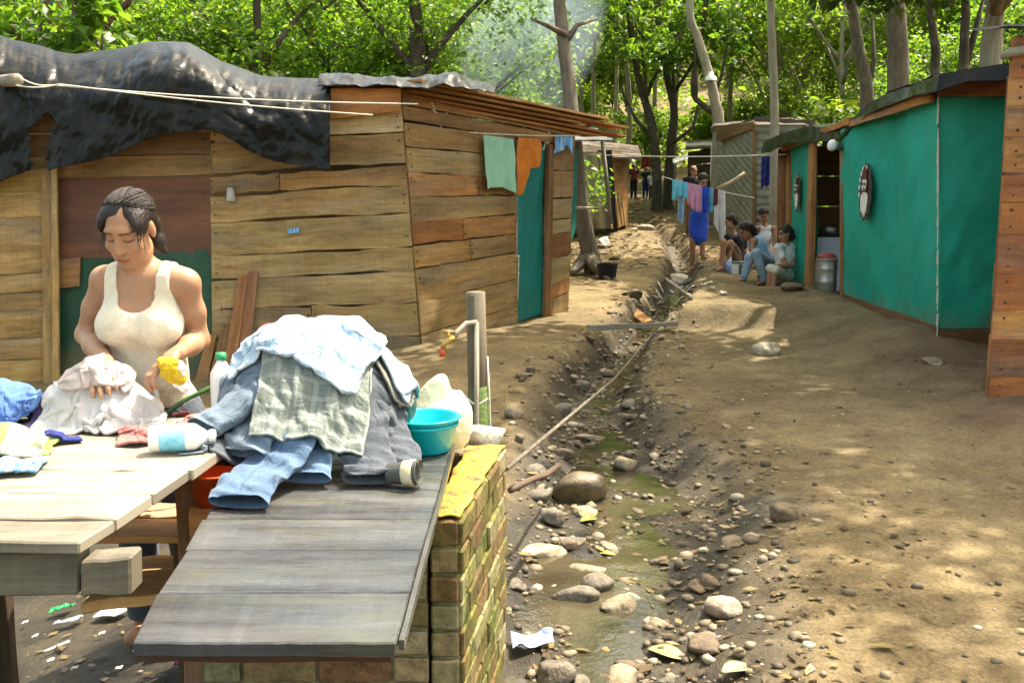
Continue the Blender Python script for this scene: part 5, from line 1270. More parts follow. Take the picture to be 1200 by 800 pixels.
# ================================================================== the woman at the wash table
W0 = empty('person', (-1.2, 3.2, tz(-1.2, 3.2)), 'woman in a cream tank top, dark hair tied back, washing at the table', 'person')
gz = tz(-1.2, 3.25)
shY = 3.06
hc = P(152, 268, 3.02); hc = np.array(hc)                      # centre of the head between the ears
HR = Rmat(R(-7), R(28), R(3))
sL, sR = np.array(P(122, 328, shY + .02)), np.array(P(219, 332, shY))     # shoulder joints (picture left / right)
eL, eR = np.array(P(101, 392, 3.16)), np.array(P(233, 398, 3.12))
wL, wR = np.array(P(124, 424, 2.93)), np.array(P(208, 414, 2.93))
neck0 = np.array(P(163, 326, 3.09)); neck1 = hc + HR @ np.array([0, -.018, -.06])
ch = np.array(P(170, 362, 3.08)); waist = np.array(P(174, 425, 3.16)); hip = np.array(P(180, 478, 3.22))
def woman_torso(S, g=0.0, k=.03):
    S.ell(ch + np.array([0, .02, .01]), (.130 + g, .098 + g, .15 + g), k)
    S.cone(sL + np.array([.045, 0, -.01]), sR - np.array([.045, 0, -.01]), .048 + g, .048 + g, k)
    S.ell(ch + np.array([-.062, -.066, -.045]), (.062 + g, .050 + g, .060 + g), .045); S.ell(ch + np.array([.068, -.066, -.045]), (.062 + g, .050 + g, .060 + g), .045)
    S.ell((ch + waist) / 2 + np.array([0, .0, -.02]), (.118 + g, .098 + g, .13 + g), .04)
    S.ell(waist + np.array([0, -.015, -.03]), (.124 + g, .108 + g, .10 + g), .04)
    S.ell(hip, (.148 + g, .12 + g, .12 + g), .05)
lo, hi = np.array([-1.66, 2.72, gz - .05]), np.array([-.78, 3.50, 1.62])
S = SDF(lo, hi, .0055)
woman_torso(S)
S.cone(neck0 - np.array([0, -.0, .04]), neck1, .047, .041, .03)
S.cone(sL + np.array([.05, 0, .004]), neck0, .036, .044, .04); S.cone(sR - np.array([.05, 0, -.004]), neck0, .036, .044, .04)
for s_, e_, w_ in ((sL, eL, wL), (sR, eR, wR)):
    S.ell(s_, (.040, .043, .043), .03)
    S.cone(s_, s_ + (e_ - s_) * .5, .037, .037, .02); S.cone(s_ + (e_ - s_) * .5, e_, .037, .031, .02)
    S.cone(e_, e_ + (w_ - e_) * .4, .032, .032, .02); S.cone(e_ + (w_ - e_) * .4, w_, .032, .021, .02)
fwdL = np.array([.25, -.85, -.35]); fwdR = np.array([-.55, -.6, -.45])
hand_shape(S, wL, fwdL, (.2, -.1, -1), .35, 1.0, -1)
hand_shape(S, wR, fwdR, (-.2, -.4, -.8), .5, 1.0, 1)
wh = head_shape(S, hc, HR, .93)
kn = [hip + np.array([sx_ * .085, .02, -.42]) for sx_ in (-1, 1)]
for i, sx_ in enumerate((-1, 1)):
    hp = hip + np.array([sx_ * .085, 0, -.06]); an = np.array([hip[0] + sx_ * .095, hip[1] + .07, gz + .075])
    S.cone(hp, kn[i], .085, .055, .04); S.cone(kn[i], kn[i] + (an - kn[i]) * .35, .055, .052, .02); S.cone(kn[i] + (an - kn[i]) * .35, an, .052, .036, .02)
    S.cone(an + np.array([0, .02, -.045]), an + np.array([0, -.13, -.052]), .034, .026, .02)
V, Fq = S.mesh()
# local head coordinates for brows, lashes, lips
q = (V - hc) @ HR / .93
col = np.ones((len(V), 3))
def spot(mask_d, r0, r1, c):
    global col
    t = (1 - sstep(r0, r1, mask_d))[:, None]; col = col * (1 - t) + col * np.array(c) * t
front = q[:, 1] > .04
for sx_ in (1, -1):
    bx_ = q[:, 0] - sx_ * .030
    spot(np.where(front, np.abs(q[:, 2] - (.031 - 5.5 * bx_ ** 2)) + np.maximum(np.abs(bx_) - .019, 0) * 1.5, 1), .0025, .006, (.22, .18, .16))
    spot(np.where(front, np.abs(q[:, 2] - (.0005 + 9 * bx_ ** 2)) + np.maximum(np.abs(bx_) - .015, 0) * 1.5, 1), .0016, .0045, (.12, .09, .08))
    spot(np.where(front, np.hypot(bx_ / 1.3, q[:, 2] - .012), 1), .006, .016, (.86, .80, .78))
spot(np.where(front & (q[:, 1] > .075), np.hypot(q[:, 0] / 2.9, q[:, 2] + .066), 1), .005, .010, (.86, .52, .50))
spot(np.where(front & (q[:, 1] > .075), np.abs(q[:, 2] + .0655) + np.maximum(np.abs(q[:, 0]) - .019, 0), 1), .001, .003, (.45, .3, .28))
spot(np.where(q[:, 1] > .08, np.hypot(np.abs(q[:, 0]) - .010, q[:, 2] + .040), 1), .002, .006, (.5, .4, .36))
mesh_obj('body', V, Fq, M['skin'], W0, vcol=col)
# hair: parted cap, swept back into a tail
Hs = SDF(hc - .22, hc + .22, .0045)
Hs.ell(wh(0, -.020, .044), (.073, .087, .074), .01, 'u', HR)
Hs.ell(wh(.053, .030, .042), (.025, .046, .040), .02, 'u', HR); Hs.ell(wh(-.053, .030, .042), (.025, .046, .040), .02, 'u', HR)
Hs.ell(wh(0, .094, .004), (.062, .072, .074), .008, 'd', HR)            # the face stays free
Hs.ell(wh(.066, .02, -.045), (.03, .05, .045), .01, 'd', HR); Hs.ell(wh(-.066, .02, -.045), (.03, .05, .045), .01, 'd', HR)
Hs.ell(wh(.080, -.004, -.006), (.014, .024, .034), .008, 'd', HR); Hs.ell(wh(-.080, -.004, -.006), (.014, .024, .034), .008, 'd', HR)
Hs.ell(wh(0, -.09, -.01), (.05, .035, .05), .03, 'u', HR)
tl = [wh(0, -.105, .0), wh(.012, -.115, -.05), wh(.035, -.095, -.10), wh(.065, -.075, -.135)]
Hs.chain(tl, [.026, .028, .02, .008], .02)
X, Y, Z = Hs.grid(); qq = (np.stack([X, Y, Z], -1) - hc) @ HR
st = np.arctan2(qq[..., 0], qq[..., 2] + .02)
Hs.vol += .0018 * np.sin(st * 58 + 9 * vnoise3(qq[..., 0] * 20 + 40, qq[..., 1] * 14 + 40, qq[..., 2] * 20 + 40)) * .42 + .004 * vnoise3(qq[..., 0] * 60 + 40, qq[..., 1] * 16 + 40, qq[..., 2] * 60 + 40)
part_ = .006 * np.exp(-((qq[..., 0] - .012) / .005) ** 2) * (qq[..., 2] > .04); Hs.vol += part_
v, f = Hs.mesh(); hair_o = mesh_obj('hair', v, f, M['hair'], W0)
sb = MB(); rh = np.random.default_rng(4); er = np.array((.082, .0955, .082)); ec = np.array((0, -.020, .044))
dend = np.array((.02, -1.0, -.42)); dend /= np.linalg.norm(dend)
for i in range(420):
    ph_ = rh.uniform(-1.35, 1.35); lift = rh.uniform(-.02, .35)
    d0 = np.array((math.sin(ph_), math.cos(ph_) * .55 + .1, .62 * math.cos(ph_ * .9) + .12 + lift)); d0 /= np.linalg.norm(d0)
    if rh.random() < .35: d0 = np.array((rh.normal(.14, .05), rh.uniform(-.3, .6), 1.0)); d0 /= np.linalg.norm(d0)
    om = math.acos(np.clip(d0 @ dend, -1, 1)); pts_ = []; jr = rh.uniform(.992, 1.022)
    for t in np.linspace(0, 1, 9):
        dd = (math.sin((1 - t) * om) * d0 + math.sin(t * om) * dend) / math.sin(om); dd = dd + np.array((math.copysign(.22, d0[0] - .14) * math.sin(math.pi * t), 0, 0)); dd /= np.linalg.norm(dd)
        rr_h = 1 / np.linalg.norm(dd / er); pts_.append(tuple(wh(*(ec + dd * rr_h * jr + rh.normal(0, .0006, 3)))))
    sb.tube(pts_, [.0006 + .0011 * math.sin(math.pi * (.1 + .85 * t)) for t in np.linspace(0, 1, 9)], 4, cap=False)
for i in range(14):
    s0 = wh(rh.choice([-1, 1]) * rh.uniform(.055, .075), rh.uniform(.02, .06), rh.uniform(.0, .05)); pts_ = [tuple(s0 + np.array((rh.normal(0, .006), -.004 * k, -.016 * k)) ) for k in range(5)]
    sb.tube(pts_, [.0011, .001, .0009, .0008, .0004], 4, cap=False)
sb.build('hair_strands', M['hair'], hair_o, smooth=True)
# tank top
def garment(S0, expr, lo, hi, h, mat, name, parent, wrinkle=.004, wf=14):
    pass
T = SDF(lo, hi, .0055); woman_torso(T, .007); T.cone(sL + np.array([.05, 0, .004]), neck0, .042, .050, .04); T.cone(sR - np.array([.05, 0, -.004]), neck0, .042, .050, .04)
X, Y, Z = T.grid()
cxx = ch[0] + (Z - ch[2]) * .02
front_d = Y < ch[1] + .03
dx = (X - cxx)
# scooped neckline and arm holes
neck_z = np.where(front_d, ch[2] - .002 + 8 * dx ** 2 + 400 * np.maximum(np.abs(dx) - .048, 0) ** 2, ch[2] + .08 + 2.2 * dx ** 2)
hem = hip[2] + .035 + .012 * np.sin(X * 24) - .02 * (X - ch[0])
arm = np.hypot((np.abs(dx) - .176) / .072, (Z - (ch[2] + .10)) / .150)
outside = np.maximum.reduce([Z - neck_z, hem - Z, (1 - arm) * .08])
wr_ = .003 * vnoise3(X * 16 + 20, Y * 10 + 5, Z * 9) + .006 * vnoise3(X * 26 + Z * 9 + 7, Y * 5, Z * 5) * sstep(ch[2] - .02, ch[2] - .1, Z) + .007 * vnoise3(X * 30 + 4 + Z * 12, Y * 16, Z * 14 - X * 8) * sstep(ch[2], waist[2], Z)
d = np.maximum(T.vol + wr_, outside)
v, f = surface_nets(d, T.lo, T.h)
M['cream_top'] = m_cloth('cream_top', (.74, .66, .52), (.60, .51, .38), scale=5)
mesh_obj('tank_top', v, f, M['cream_top'], W0)
# jeans
J = SDF(lo, hi, .0075)
J.ell(hip, (.156, .127, .126), .05)
for i, sx_ in enumerate((-1, 1)):
    hp = hip + np.array([sx_ * .085, 0, -.06]); an = np.array([hip[0] + sx_ * .095, hip[1] + .07, gz + .075])
    J.cone(hp, kn[i], .094, .066, .04); J.cone(kn[i], an, .066, .058, .02)
X, Y, Z = J.grid()
d = np.maximum.reduce([J.vol + .006 * vnoise3(X * 18, Y * 18, Z * 14 + 3), Z - (hip[2] + .085), gz + .05 - Z])
v, f = surface_nets(d, J.lo, J.h)
M['dark_denim'] = m_cloth('dark_denim', (.075, .085, .11), (.045, .052, .07), 'denim', (.16, .18, .22), fade=.25)
mesh_obj('jeans', v, f, M['dark_denim'], W0, uv=np.stack([v[:, 0] * 3, v[:, 2] * 3], -1))

# ================================================================== the people up the lane, each one body with hair and clothes
def figure(label, J_, skin, hairc, top, bottom, h=.011, headR=None, hs=.92, long_hair=0, group=None, extra=None):
    """J_: dict of joints (world). top/bottom: (material, list of limb names covered, reach)"""
    pts = np.array([np.array(v, float) for k, v in J_.items() if k != 'hairpts'])
    lo, hi = pts.min(0) - .24, pts.max(0) + .24
    g0 = J_['pelvis']; o = empty('person', (g0[0], g0[1], pts[:, 2].min()), label, 'person', group)
    A = {k: np.array(v, float) for k, v in J_.items()}
    S = SDF(lo, hi, h); s = hs
    def torso(S, g=0):
        S.cone(A['pelvis'], A['chest'], .105 * s + g, .10 * s + g, .05); S.cone(A['shl'], A['shr'], .05 * s + g, .05 * s + g, .05); S.ell(A['pelvis'], (.135 * s + g, .115 * s + g, .11 * s + g), .04)
        S.ell(A['chest'], (.125 * s + g, .10 * s + g, .13 * s + g), .04)
    def arm(S, k, g=0, part=1.0):
        a, b, c = A['sh' + k], A['el' + k], A['wr' + k]
        S.cone(a, a + (b - a) * min(1, part * 1.0), .043 * s + g, .035 * s + g, .02)
        if part > 1: S.cone(b, c, .034 * s + g, .023 * s + g, .02)
    def leg(S, k, g=0, part=2.0):
        a, b, c = A['hp' + k], A['kn' + k], A['an' + k]
        p1 = min(part, 1); S.cone(a, a + (b - a) * p1, .078 * s + g, lerp(.078, .052, p1) * s + g, .03)
        if part > 1: S.cone(b, b + (c - b) * (part - 1), .052 * s + g, .036 * s + g, .02)
    torso(S); S.cone(A['chest'] + (A['neck'] - A['chest']) * .5, A['head'] - np.array([0, 0, .06 * s]), .048 * s, .042 * s, .03)
    for k in 'lr':
        arm(S, k, 0, 2); leg(S, k)
        d = A['wr' + k] - A['el' + k]; hand_shape(S, A['wr' + k], d, (.1, -.3, -1), .5, .85 * s, 1 if k == 'l' else -1)
        t = A['to' + k]; S.cone(A['an' + k] + np.array([0, 0, -.03]), t, .034 * s, .026 * s, .02)
    HRm = headR if headR is not None else Rmat(0, R(10))
    wv = head_shape(S, A['head'], HRm, s, True)
    V, Fq = S.mesh(); q = (V - A['head']) @ HRm / s; c = np.ones((len(V), 3))
    for sx_ in (1, -1):
        m = (q[:, 1] > .04) & (np.abs(q[:, 2] - .03) < .008) & (np.abs(q[:, 0] - sx_ * .03) < .022); c[m] *= .25
        m = (q[:, 1] > .04) & (np.abs(q[:, 2] - .006) < .008) & (np.abs(q[:, 0] - sx_ * .03) < .016); c[m] *= .15
    m = (q[:, 1] > .07) & (np.abs(q[:, 2] + .066) < .010) & (np.abs(q[:, 0]) < .02); c[m] *= np.array([.75, .4, .38])
    mesh_obj('body', V, Fq, skin, o, vcol=c)
    Hh = SDF(A['head'] - .34, A['head'] + .24, h * .8)
    Hh.ell(wv(0, -.022, .046), np.array((.086, .096, .084)) * s, .01, 'u', HRm); Hh.ell(wv(0, .098, -.026), np.array((.064, .062, .068)) * s, .01, 'd', HRm)
    Hh.ell(wv(0, -.05, -.01), np.array((.076, .06, .07)) * s, .03, 'u', HRm)
    if long_hair:
        Hh.chain([wv(0, -.09, 0), wv(0, -.10, -.08), wv(0, -.085, -.08 - long_hair)], [.06 * s, .05 * s, .02 * s], .03)
    X, Y, Z = Hh.grid(); Hh.vol += .014 * vnoise3(X * 40 + 50, Y * 40 + 50, Z * 30 + 50)
    v, f = Hh.mesh(); mesh_obj('hair', v, f, hairc, o)
    if top:
        T = SDF(lo, hi, h); torso(T, .012); sl = top[1]
        if sl:
            for k in 'lr': arm(T, k, .014, sl)
        X, Y, Z = T.grid(); ax = A['chest'] - A['pelvis']; L = np.linalg.norm(ax); ax /= L
        t = (X - A['pelvis'][0]) * ax[0] + (Y - A['pelvis'][1]) * ax[1] + (Z - A['pelvis'][2]) * ax[2]
        cut = [(-.06 if len(top) < 3 else top[2]) - t]
        if not sl:
            for k in 'lr': cut.append(.085 * s - np.sqrt((X - A['sh' + k][0]) ** 2 + (Y - A['sh' + k][1]) ** 2 + (Z - A['sh' + k][2]) ** 2))
        nk = A['chest'] + (A['neck'] - A['chest']) * 1.05; cut.append(.075 * s - np.sqrt((X - nk[0]) ** 2 + (Y - nk[1]) ** 2 + (Z - nk[2]) ** 2))
        d = np.maximum.reduce([T.vol + .012 * vnoise3(X * 14, Y * 14, Z * 12)] + cut)
        v, f = surface_nets(d, T.lo, h); mesh_obj(top[3] if len(top) > 3 else 'shirt', v, f, top[0], o, uv=np.stack([v[:, 0] * 2, v[:, 2] * 2], -1))
    if bottom:
        T = SDF(lo, hi, h); T.ell(A['pelvis'], (.148 * s, .13 * s, .12 * s), .04)
        for k in 'lr': leg(T, k, .014, bottom[1])
        if len(bottom) > 3: bottom[3](T, A, s)
        X, Y, Z = T.grid(); ax = A['chest'] - A['pelvis']; ax /= np.linalg.norm(ax)
        t = (X - A['pelvis'][0]) * ax[0] + (Y - A['pelvis'][1]) * ax[1] + (Z - A['pelvis'][2]) * ax[2]
        d = T.vol + .012 * vnoise3(X * 14, Y * 14, Z * 12)
        v, f = surface_nets(d, T.lo, h); mesh_obj(bottom[2], v, f, bottom[0], o, uv=np.stack([v[:, 0] * 2, v[:, 2] * 2], -1))
    return o, A
M['navy'] = m_cloth('navy_cloth', (.012, .022, .17), (.006, .010, .08)); M['royal'] = m_cloth('royal_blue_cloth', (.035, .10, .62), (.02, .06, .40))
M['sky_top'] = m_cloth('pale_blue_top', (.34, .52, .70), (.26, .40, .56)); M['jeans_kid'] = m_cloth('pale_jeans', (.27, .40, .52), (.18, .27, .38), 'denim', (.35, .43, .5))
M['black_cloth'] = m_cloth('black_cloth', (.022, .020, .024), (.012, .011, .013)); M['grey_white'] = m_cloth('grey_white_cloth', (.74, .74, .74), (.58, .58, .6))
M['white_shorts'] = m_cloth('cream_shorts', (.62, .60, .46), (.46, .44, .33)); M['brown_cloth'] = m_cloth('brown_cloth', (.16, .085, .05), (.10, .05, .03)); M['maroon'] = m_cloth('maroon_cloth', (.17, .03, .035), (.09, .015, .02))
M['hair_red'] = m_hair('reddish_hair', (.06, .02, .008), (.17, .06, .02)); M['orange_c'] = m_cloth('orange_cloth', (.72, .22, .025), (.55, .15, .015), trans=.2)
KG = 'children sitting by the green shack'
def pv(u, v, y): return np.array(P(u, v, y))
# boy in black, back to the others, sitting nearest the girl
y = 14.1
figure('boy in black top and brown shorts seated beside the carrier bag', dict(
    head=pv(857, 260, y), neck=pv(859, 271, y), chest=pv(862, 283, y + .02), pelvis=pv(867, 305, y + .05), shl=pv(853, 278, y - .1), shr=pv(870, 278, y + .1), ell=pv(851, 292, y - .15), elr=pv(873, 294, y + .12), wrl=pv(846, 300, y - .25), wrr=pv(862, 300, y - .1),
    hpl=pv(862, 306, y - .05), hpr=pv(868, 307, y + .1), knl=pv(848, 284, y - .35), knr=pv(856, 285, y - .25), anl=pv(846, 312, y - .4), anr=pv(853, 312, y - .3), tol=pv(840, 316, y - .5), tor=pv(846, 316, y - .42)),
    M['skin_dark'], M['hair'], (M['black_cloth'], .7), (M['brown_cloth'], .8, 'shorts'), headR=Rmat(R(-100), R(20)), hs=.86, group=KG)
# boy at the back, facing the camera
y = 14.6
figure('boy in pale grey sleeveless top seated behind the others with head bent', dict(
    head=pv(895, 252, y), neck=pv(896, 263, y), chest=pv(896, 278, y + .03), pelvis=pv(897, 304, y + .08), shl=pv(886, 268, y), shr=pv(907, 268, y), ell=pv(883, 284, y - .1), elr=pv(911, 286, y - .1), wrl=pv(889, 294, y - .28), wrr=pv(903, 295, y - .28),
    hpl=pv(892, 306, y), hpr=pv(902, 306, y), knl=pv(889, 298, y - .38), knr=pv(905, 298, y - .38), anl=pv(889, 322, y - .40), anr=pv(905, 322, y - .40), tol=pv(888, 326, y - .55), tor=pv(906, 326, y - .55)),
    M['skin_dark'], M['hair'], (M['grey_white'], 0), (M['navy'], .95, 'shorts'), headR=Rmat(R(-8), R(30)), hs=.88, group=KG)
# girl in blue top and jeans leaning forward
y = 12.95
figure('child in pale blue top and faded jeans leaning forward over the game', dict(
    head=pv(874, 270, y - .05), neck=pv(880, 278, y), chest=pv(887, 287, y), pelvis=pv(898, 306, y + .05), shl=pv(882, 283, y - .12), shr=pv(893, 282, y + .1), ell=pv(881, 300, y - .22), elr=pv(890, 300, y - .05), wrl=pv(888, 313, y - .3), wrr=pv(876, 308, y - .2),
    hpl=pv(896, 306, y - .06), hpr=pv(898, 306, y + .08), knl=pv(886, 297, y - .38), knr=pv(878, 302, y - .25), anl=pv(895, 327, y - .35), anr=pv(872, 325, y - .25), tol=pv(888, 333, y - .45), tor=pv(862, 330, y - .3)),
    M['skin_dark'], M['hair'], (M['sky_top'], 0), (M['jeans_kid'], 2.0, 'jeans'), headR=Rmat(R(-75), R(35)), hs=.90, long_hair=.12, group=KG)
# child at the wall, white shirt
y = 12.25
okid, A4 = figure('child in white shirt and cream shorts seated against the green cloth panel', dict(
    head=pv(920, 274, y), neck=pv(921, 285, y), chest=pv(919, 298, y + .02), pelvis=pv(918, 322, y + .03), shl=pv(912, 290, y - .1), shr=pv(927, 290, y + .05), ell=pv(921, 311, y - .2), elr=pv(929, 311, y - .05), wrl=pv(905, 312, y - .28), wrr=pv(912, 314, y - .22),
    hpl=pv(915, 322, y - .06), hpr=pv(920, 323, y), knl=pv(903, 315, y - .35), knr=pv(908, 317, y - .38), anl=pv(901, 335, y - .36), anr=pv(906, 337, y - .42), tol=pv(896, 341, y - .44), tor=pv(900, 343, y - .5)),
    M['skin_dark'], M['hair'], (M['white_cloth'], .5), (M['white_shorts'], 1.0, 'shorts'), headR=Rmat(R(-70), R(12)), hs=.86, long_hair=.03, group=KG)
# standing girl behind the washing
y = 15.4; zf = tz(P(815, 300, y).x, y)
def skirt(T, A, s): T.cone(A['pelvis'] + np.array([0, 0, .05]), A['pelvis'] + np.array([0, 0, -.30]), .13 * s, .155 * s, .04)
fz = lambda p: np.array([p[0], p[1], tz(p[0], p[1])])
aL, aR = pv(811, 303, y), pv(823, 303, y - .06)
figure('girl in royal blue skirt standing barefoot behind the hanging washing', dict(
    head=pv(824, 212, y), neck=pv(822, 222, y), chest=pv(820, 232, y), pelvis=pv(819, 254, y), shl=pv(810, 227, y), shr=pv(831, 227, y), ell=pv(806, 240, y - .1), elr=pv(835, 240, y - .1), wrl=pv(804, 226, y - .25), wrr=pv(836, 226, y - .25),
    hpl=pv(814, 258, y), hpr=pv(824, 258, y), knl=pv(812, 282, y - .05), knr=pv(823, 282, y - .05), anl=fz(aL) + np.array([0, 0, .07]), anr=fz(aR) + np.array([0, 0, .07]), tol=fz(aL + np.array([-.03, -.16, 0])) + np.array([0, 0, .03]), tor=fz(aR + np.array([.02, -.16, 0])) + np.array([0, 0, .03])),
    M['skin_dark'], M['hair'], (M['royal'], .4), (M['royal'], .5, 'skirt', skirt), headR=Rmat(R(8), R(30)), hs=.95)
# figures further up
y = 18.0
def stander(label, u, vh, y, top, bot, hair, hs=1.0, yaw=0, h=.016, group=None):
    x = P(u, vh, y).x; z0 = tz(x, y); zh = P(u, vh, y).z; H_ = zh - z0 + .1
    k = H_ / 1.6; w = lambda dx, dy, z: np.array([x + dx * k, y + dy * k, z0 + z * k])
    return figure(label, dict(head=w(0, 0, 1.49), neck=w(0, .02, 1.38), chest=w(0, .02, 1.22), pelvis=w(0, .02, .92), shl=w(-.17, .02, 1.32), shr=w(.17, .02, 1.32), ell=w(-.22, .02, 1.06), elr=w(.22, 0, 1.06), wrl=w(-.2, -.12, .86), wrr=w(.18, -.18, .92),
        hpl=w(-.08, .02, .86), hpr=w(.08, .02, .86), knl=w(-.09, 0, .48), knr=w(.09, 0, .48), anl=w(-.09, .04, .08), anr=w(.09, .04, .08), tol=w(-.1, -.1, .04), tor=w(.1, -.1, .04)), M['skin_dark'], hair, (top, .5), (bot, 2.0, 'trousers'), headR=Rmat(R(yaw), R(8)), hs=k, h=h, group=group)
stander('person with reddish hair and dark clothes standing behind the girl at the washing', 813, 202, 17.8, M['black_cloth'], M['brown_cloth'], M['hair_red'], yaw=20)
stander('distant person in maroon top at the head of the lane beside the patched hut', 743, 197, 27, M['maroon'], M['black_cloth'], M['hair'], yaw=30, h=.022)
stander('distant person in dark top at the head of the lane next to the tree pair', 757, 201, 27.5, M['black_cloth'], M['navy'], M['hair'], yaw=-30, h=.022)
stander('distant child in pale top at the head of the lane against the tree pair', 764, 206, 26.5, M['grey_white'], M['brown_cloth'], M['hair'], yaw=-60, h=.022)
# ================================================================== washing place: table, brick tank, lid, clothes
TZ_, SZ = .82, .72
tL = PZ(-330, 632, TZ_).x
wt = empty('wash_table', (-1.35, 2.4, tz(-1.35, 2.4)), 'rough bleached plank table strewn with wet laundry in front of the woman', 'table')
mb = MB()
edges = [1.885, 2.02, 2.20, 2.40, 2.62, 2.80, 2.99]
r = random.Random(4)
for i in range(6):
    a, b = edges[i], edges[i + 1]; xr = lambda y: np.interp(y, [1.885, 2.565, 3.0], [-.856, -.79, -.76])
    k = r.uniform(.92, 1.08); mb.color = (k, k * .98, k * .93)
    warp_board(mb, Vector((-1.95, a, TZ_ - .03)), Vector((xr(a) + r.uniform(-.012, .006), a, TZ_ - .03)), Vector((xr(b) + r.uniform(-.012, .006), b - .006, TZ_ - .03)), Vector((-1.95, b - .006, TZ_ - .03)), Vector((0, 0, .03 + r.uniform(-.002, .003))), r, .004, 14)
mb.build('table_top', M['pale_wood'], wt, bevel=.004)
mb = MB(); mb.color = (.62, .60, .50)
warp_board(mb, Vector((-1.95, 1.900, TZ_ - .125)), Vector((-.885, 1.905, TZ_ - .125)), Vector((-.875, 1.905, TZ_ - .033)), Vector((-1.95, 1.900, TZ_ - .033)), Vector((0, .05, 0)), r, .003, 8)
mb.build('front_beam', M['pale_wood'], wt, bevel=.004)
mb = MB(); mb.color = (.66, .64, .56)
warp_board(mb, Vector((-.872, 1.885, TZ_ - .120)), Vector((-.775, 1.90, TZ_ - .122)), Vector((-.772, 1.90, TZ_ - .045)), Vector((-.868, 1.885, TZ_ - .042)), Vector((.0, .07, 0)), r, .004, 4)
mb.build('beam_end_block', M['pale_wood'], wt, bevel=.005)
def post(parent, x, y, z1, w_, mat, col=(1, 1, 1), name='leg'):
    mb = MB(); mb.color = col; g = tz(x, y) - .05
    mb.board((x - w_ / 2, y - w_ / 2, g), (0, 0, z1 - g), (w_, 0, 0), (0, w_, 0), n=6, jit=.003); mb.build(name, mat, parent, bevel=.004)
post(wt, -.885, 2.62, TZ_ - .034, .07, M['orange_wood'], (.75, .55, .4)); post(wt, -.90, 2.94, TZ_ - .034, .07, M['dark_wood']); post(wt, -1.72, 2.9, TZ_ - .034, .07, M['dark_wood']); post(wt, -1.86, 2.05, TZ_ - .034, .07, M['dark_wood'])
# low bench boards seen in the gap
bn = empty('low_bench', (-1.1, 2.9, tz(-1.1, 2.9)), 'low bench of orange boards in the gap between the table and the tank lid', 'bench')
mb = MB(); mb.color = (1.1, .9, .72)
warp_board(mb, Vector((-1.7, 2.74, .50)), Vector((-.94, 2.74, .50)), Vector((-.94, 2.90, .50)), Vector((-1.7, 2.90, .50)), Vector((0, 0, .025)), r, .003); warp_board(mb, Vector((-1.7, 2.91, .50)), Vector((-.94, 2.91, .50)), Vector((-.94, 3.05, .50)), Vector((-1.7, 3.05, .50)), Vector((0, 0, .027)), r, .003)
mb.build('seat', M['orange_wood'], bn, bevel=.003)
mb = MB(); mb.color = (1.2, 1.05, .75)
warp_board(mb, Vector((-1.22, 2.62, .33)), Vector((-.80, 2.68, .37)), Vector((-.80, 3.0, .37)), Vector((-1.22, 2.98, .33)), Vector((0, 0, .03)), r, .02, 8)
mb.build('shelf', M['orange_wood'], bn, bevel=.004)
for x in (-1.64, -.97):
    for y in (2.78, 3.0): post(bn, x, y, .499, .05, M['dark_wood'])
mb = MB(); mb.color = (1, .75, .5); warp_board(mb, Vector((-.855, 2.50, .50)), Vector((-.745, 2.50, .50)), Vector((-.745, 2.50, .68)), Vector((-.855, 2.50, .68)), Vector((0, .035, 0)), r, .004, 4)
tag(mb.build('end_plank', M['orange_wood'], None), 'short upright orange plank between the table leg and the tank lid', 'plank')

# brick tank
tk = empty('wash_tank', (-.45, 2.9, -.1), 'brick wash tank with moss on its outer side and yellow algae on top', 'tank')
def bwall(name, a, b, z0, z1, th, B_):
    mb = MB(); mb.color = (1, 1, B_); a, b = Vector((*a, z0)), Vector((*b, z0)); d = (b - a).normalized(); n = Vector((d.y, -d.x, 0)) * -th
    mb.board(a, b - a, Vector((0, 0, z1 - z0)), n, n=22, jit=.0035); o = mb.build(name, M['brick'], tk, bevel=.006); return o
def brickwall(name, a, b, z0, z1, th, moss, seed=0):
    a, b = Vector((*a, z0)), Vector((*b, z0)); L = (b - a).length; d = (b - a) / L; n = Vector((d.y, -d.x, 0)) * -1; mb = MB(); rq = random.Random(seed)
    mb.color = (.9, moss, 0); mb.board(a + n * .010 + d * .006, d * (L - .012), Vector((0, 0, z1 - z0 - .01)), n * (th - .012), n=8, jit=.001)
    row = .078; k = 0; z = z1 - row
    while z > z0:
        x = -.10 if k % 2 else 0.0
        while x < L - .02:
            x0, x1 = max(x, 0) + .004, min(x + .205, L) - .004
            if x1 - x0 > .03:
                mb.color = (rq.random(), min(1, max(0, moss + rq.uniform(-.35, .3))), 0); o_ = a + d * x0 + Vector((0, 0, z - z0 + .004)) - n * rq.uniform(-.004, .005)
                mb.board(o_, d * (x1 - x0), Vector((0, 0, row - .010 + rq.uniform(-.003, .002))), n * .05, n=3, jit=.0028)
            x += .205
        z -= row; k += 1
    return mb.build(name, M['brick_block'], tk, bevel=.005)
brickwall('side_wall', (-.135, 2.50), (-.018, 3.27), -.35, .655, .085, .85, 1)
brickwall('front_wall', (-.84, 2.502), (-.222, 2.502), -.35, .66, .09, .2, 2)
brickwall('front_wall', (-.2215, 2.500), (-.139, 2.500), -.35, .655, .09, .6, 3)
bwall('back_wall', (-.104, 3.262), (-.84, 3.262), -.35, .655, .09, .7)
bwall('side_wall', (-.842, 3.26), (-.842, 2.504), -.35, .655, .09, .8)
mb = MB(); mb.color = (.75, .42, .3)
warp_board(mb, Vector((-.70, 1.72, .645)), Vector((-.225, 1.72, .645)), Vector((-.225, 1.72, .688)), Vector((-.70, 1.72, .688)), Vector((0, .06, 0)), r, .003, 6); lid_beam = mb
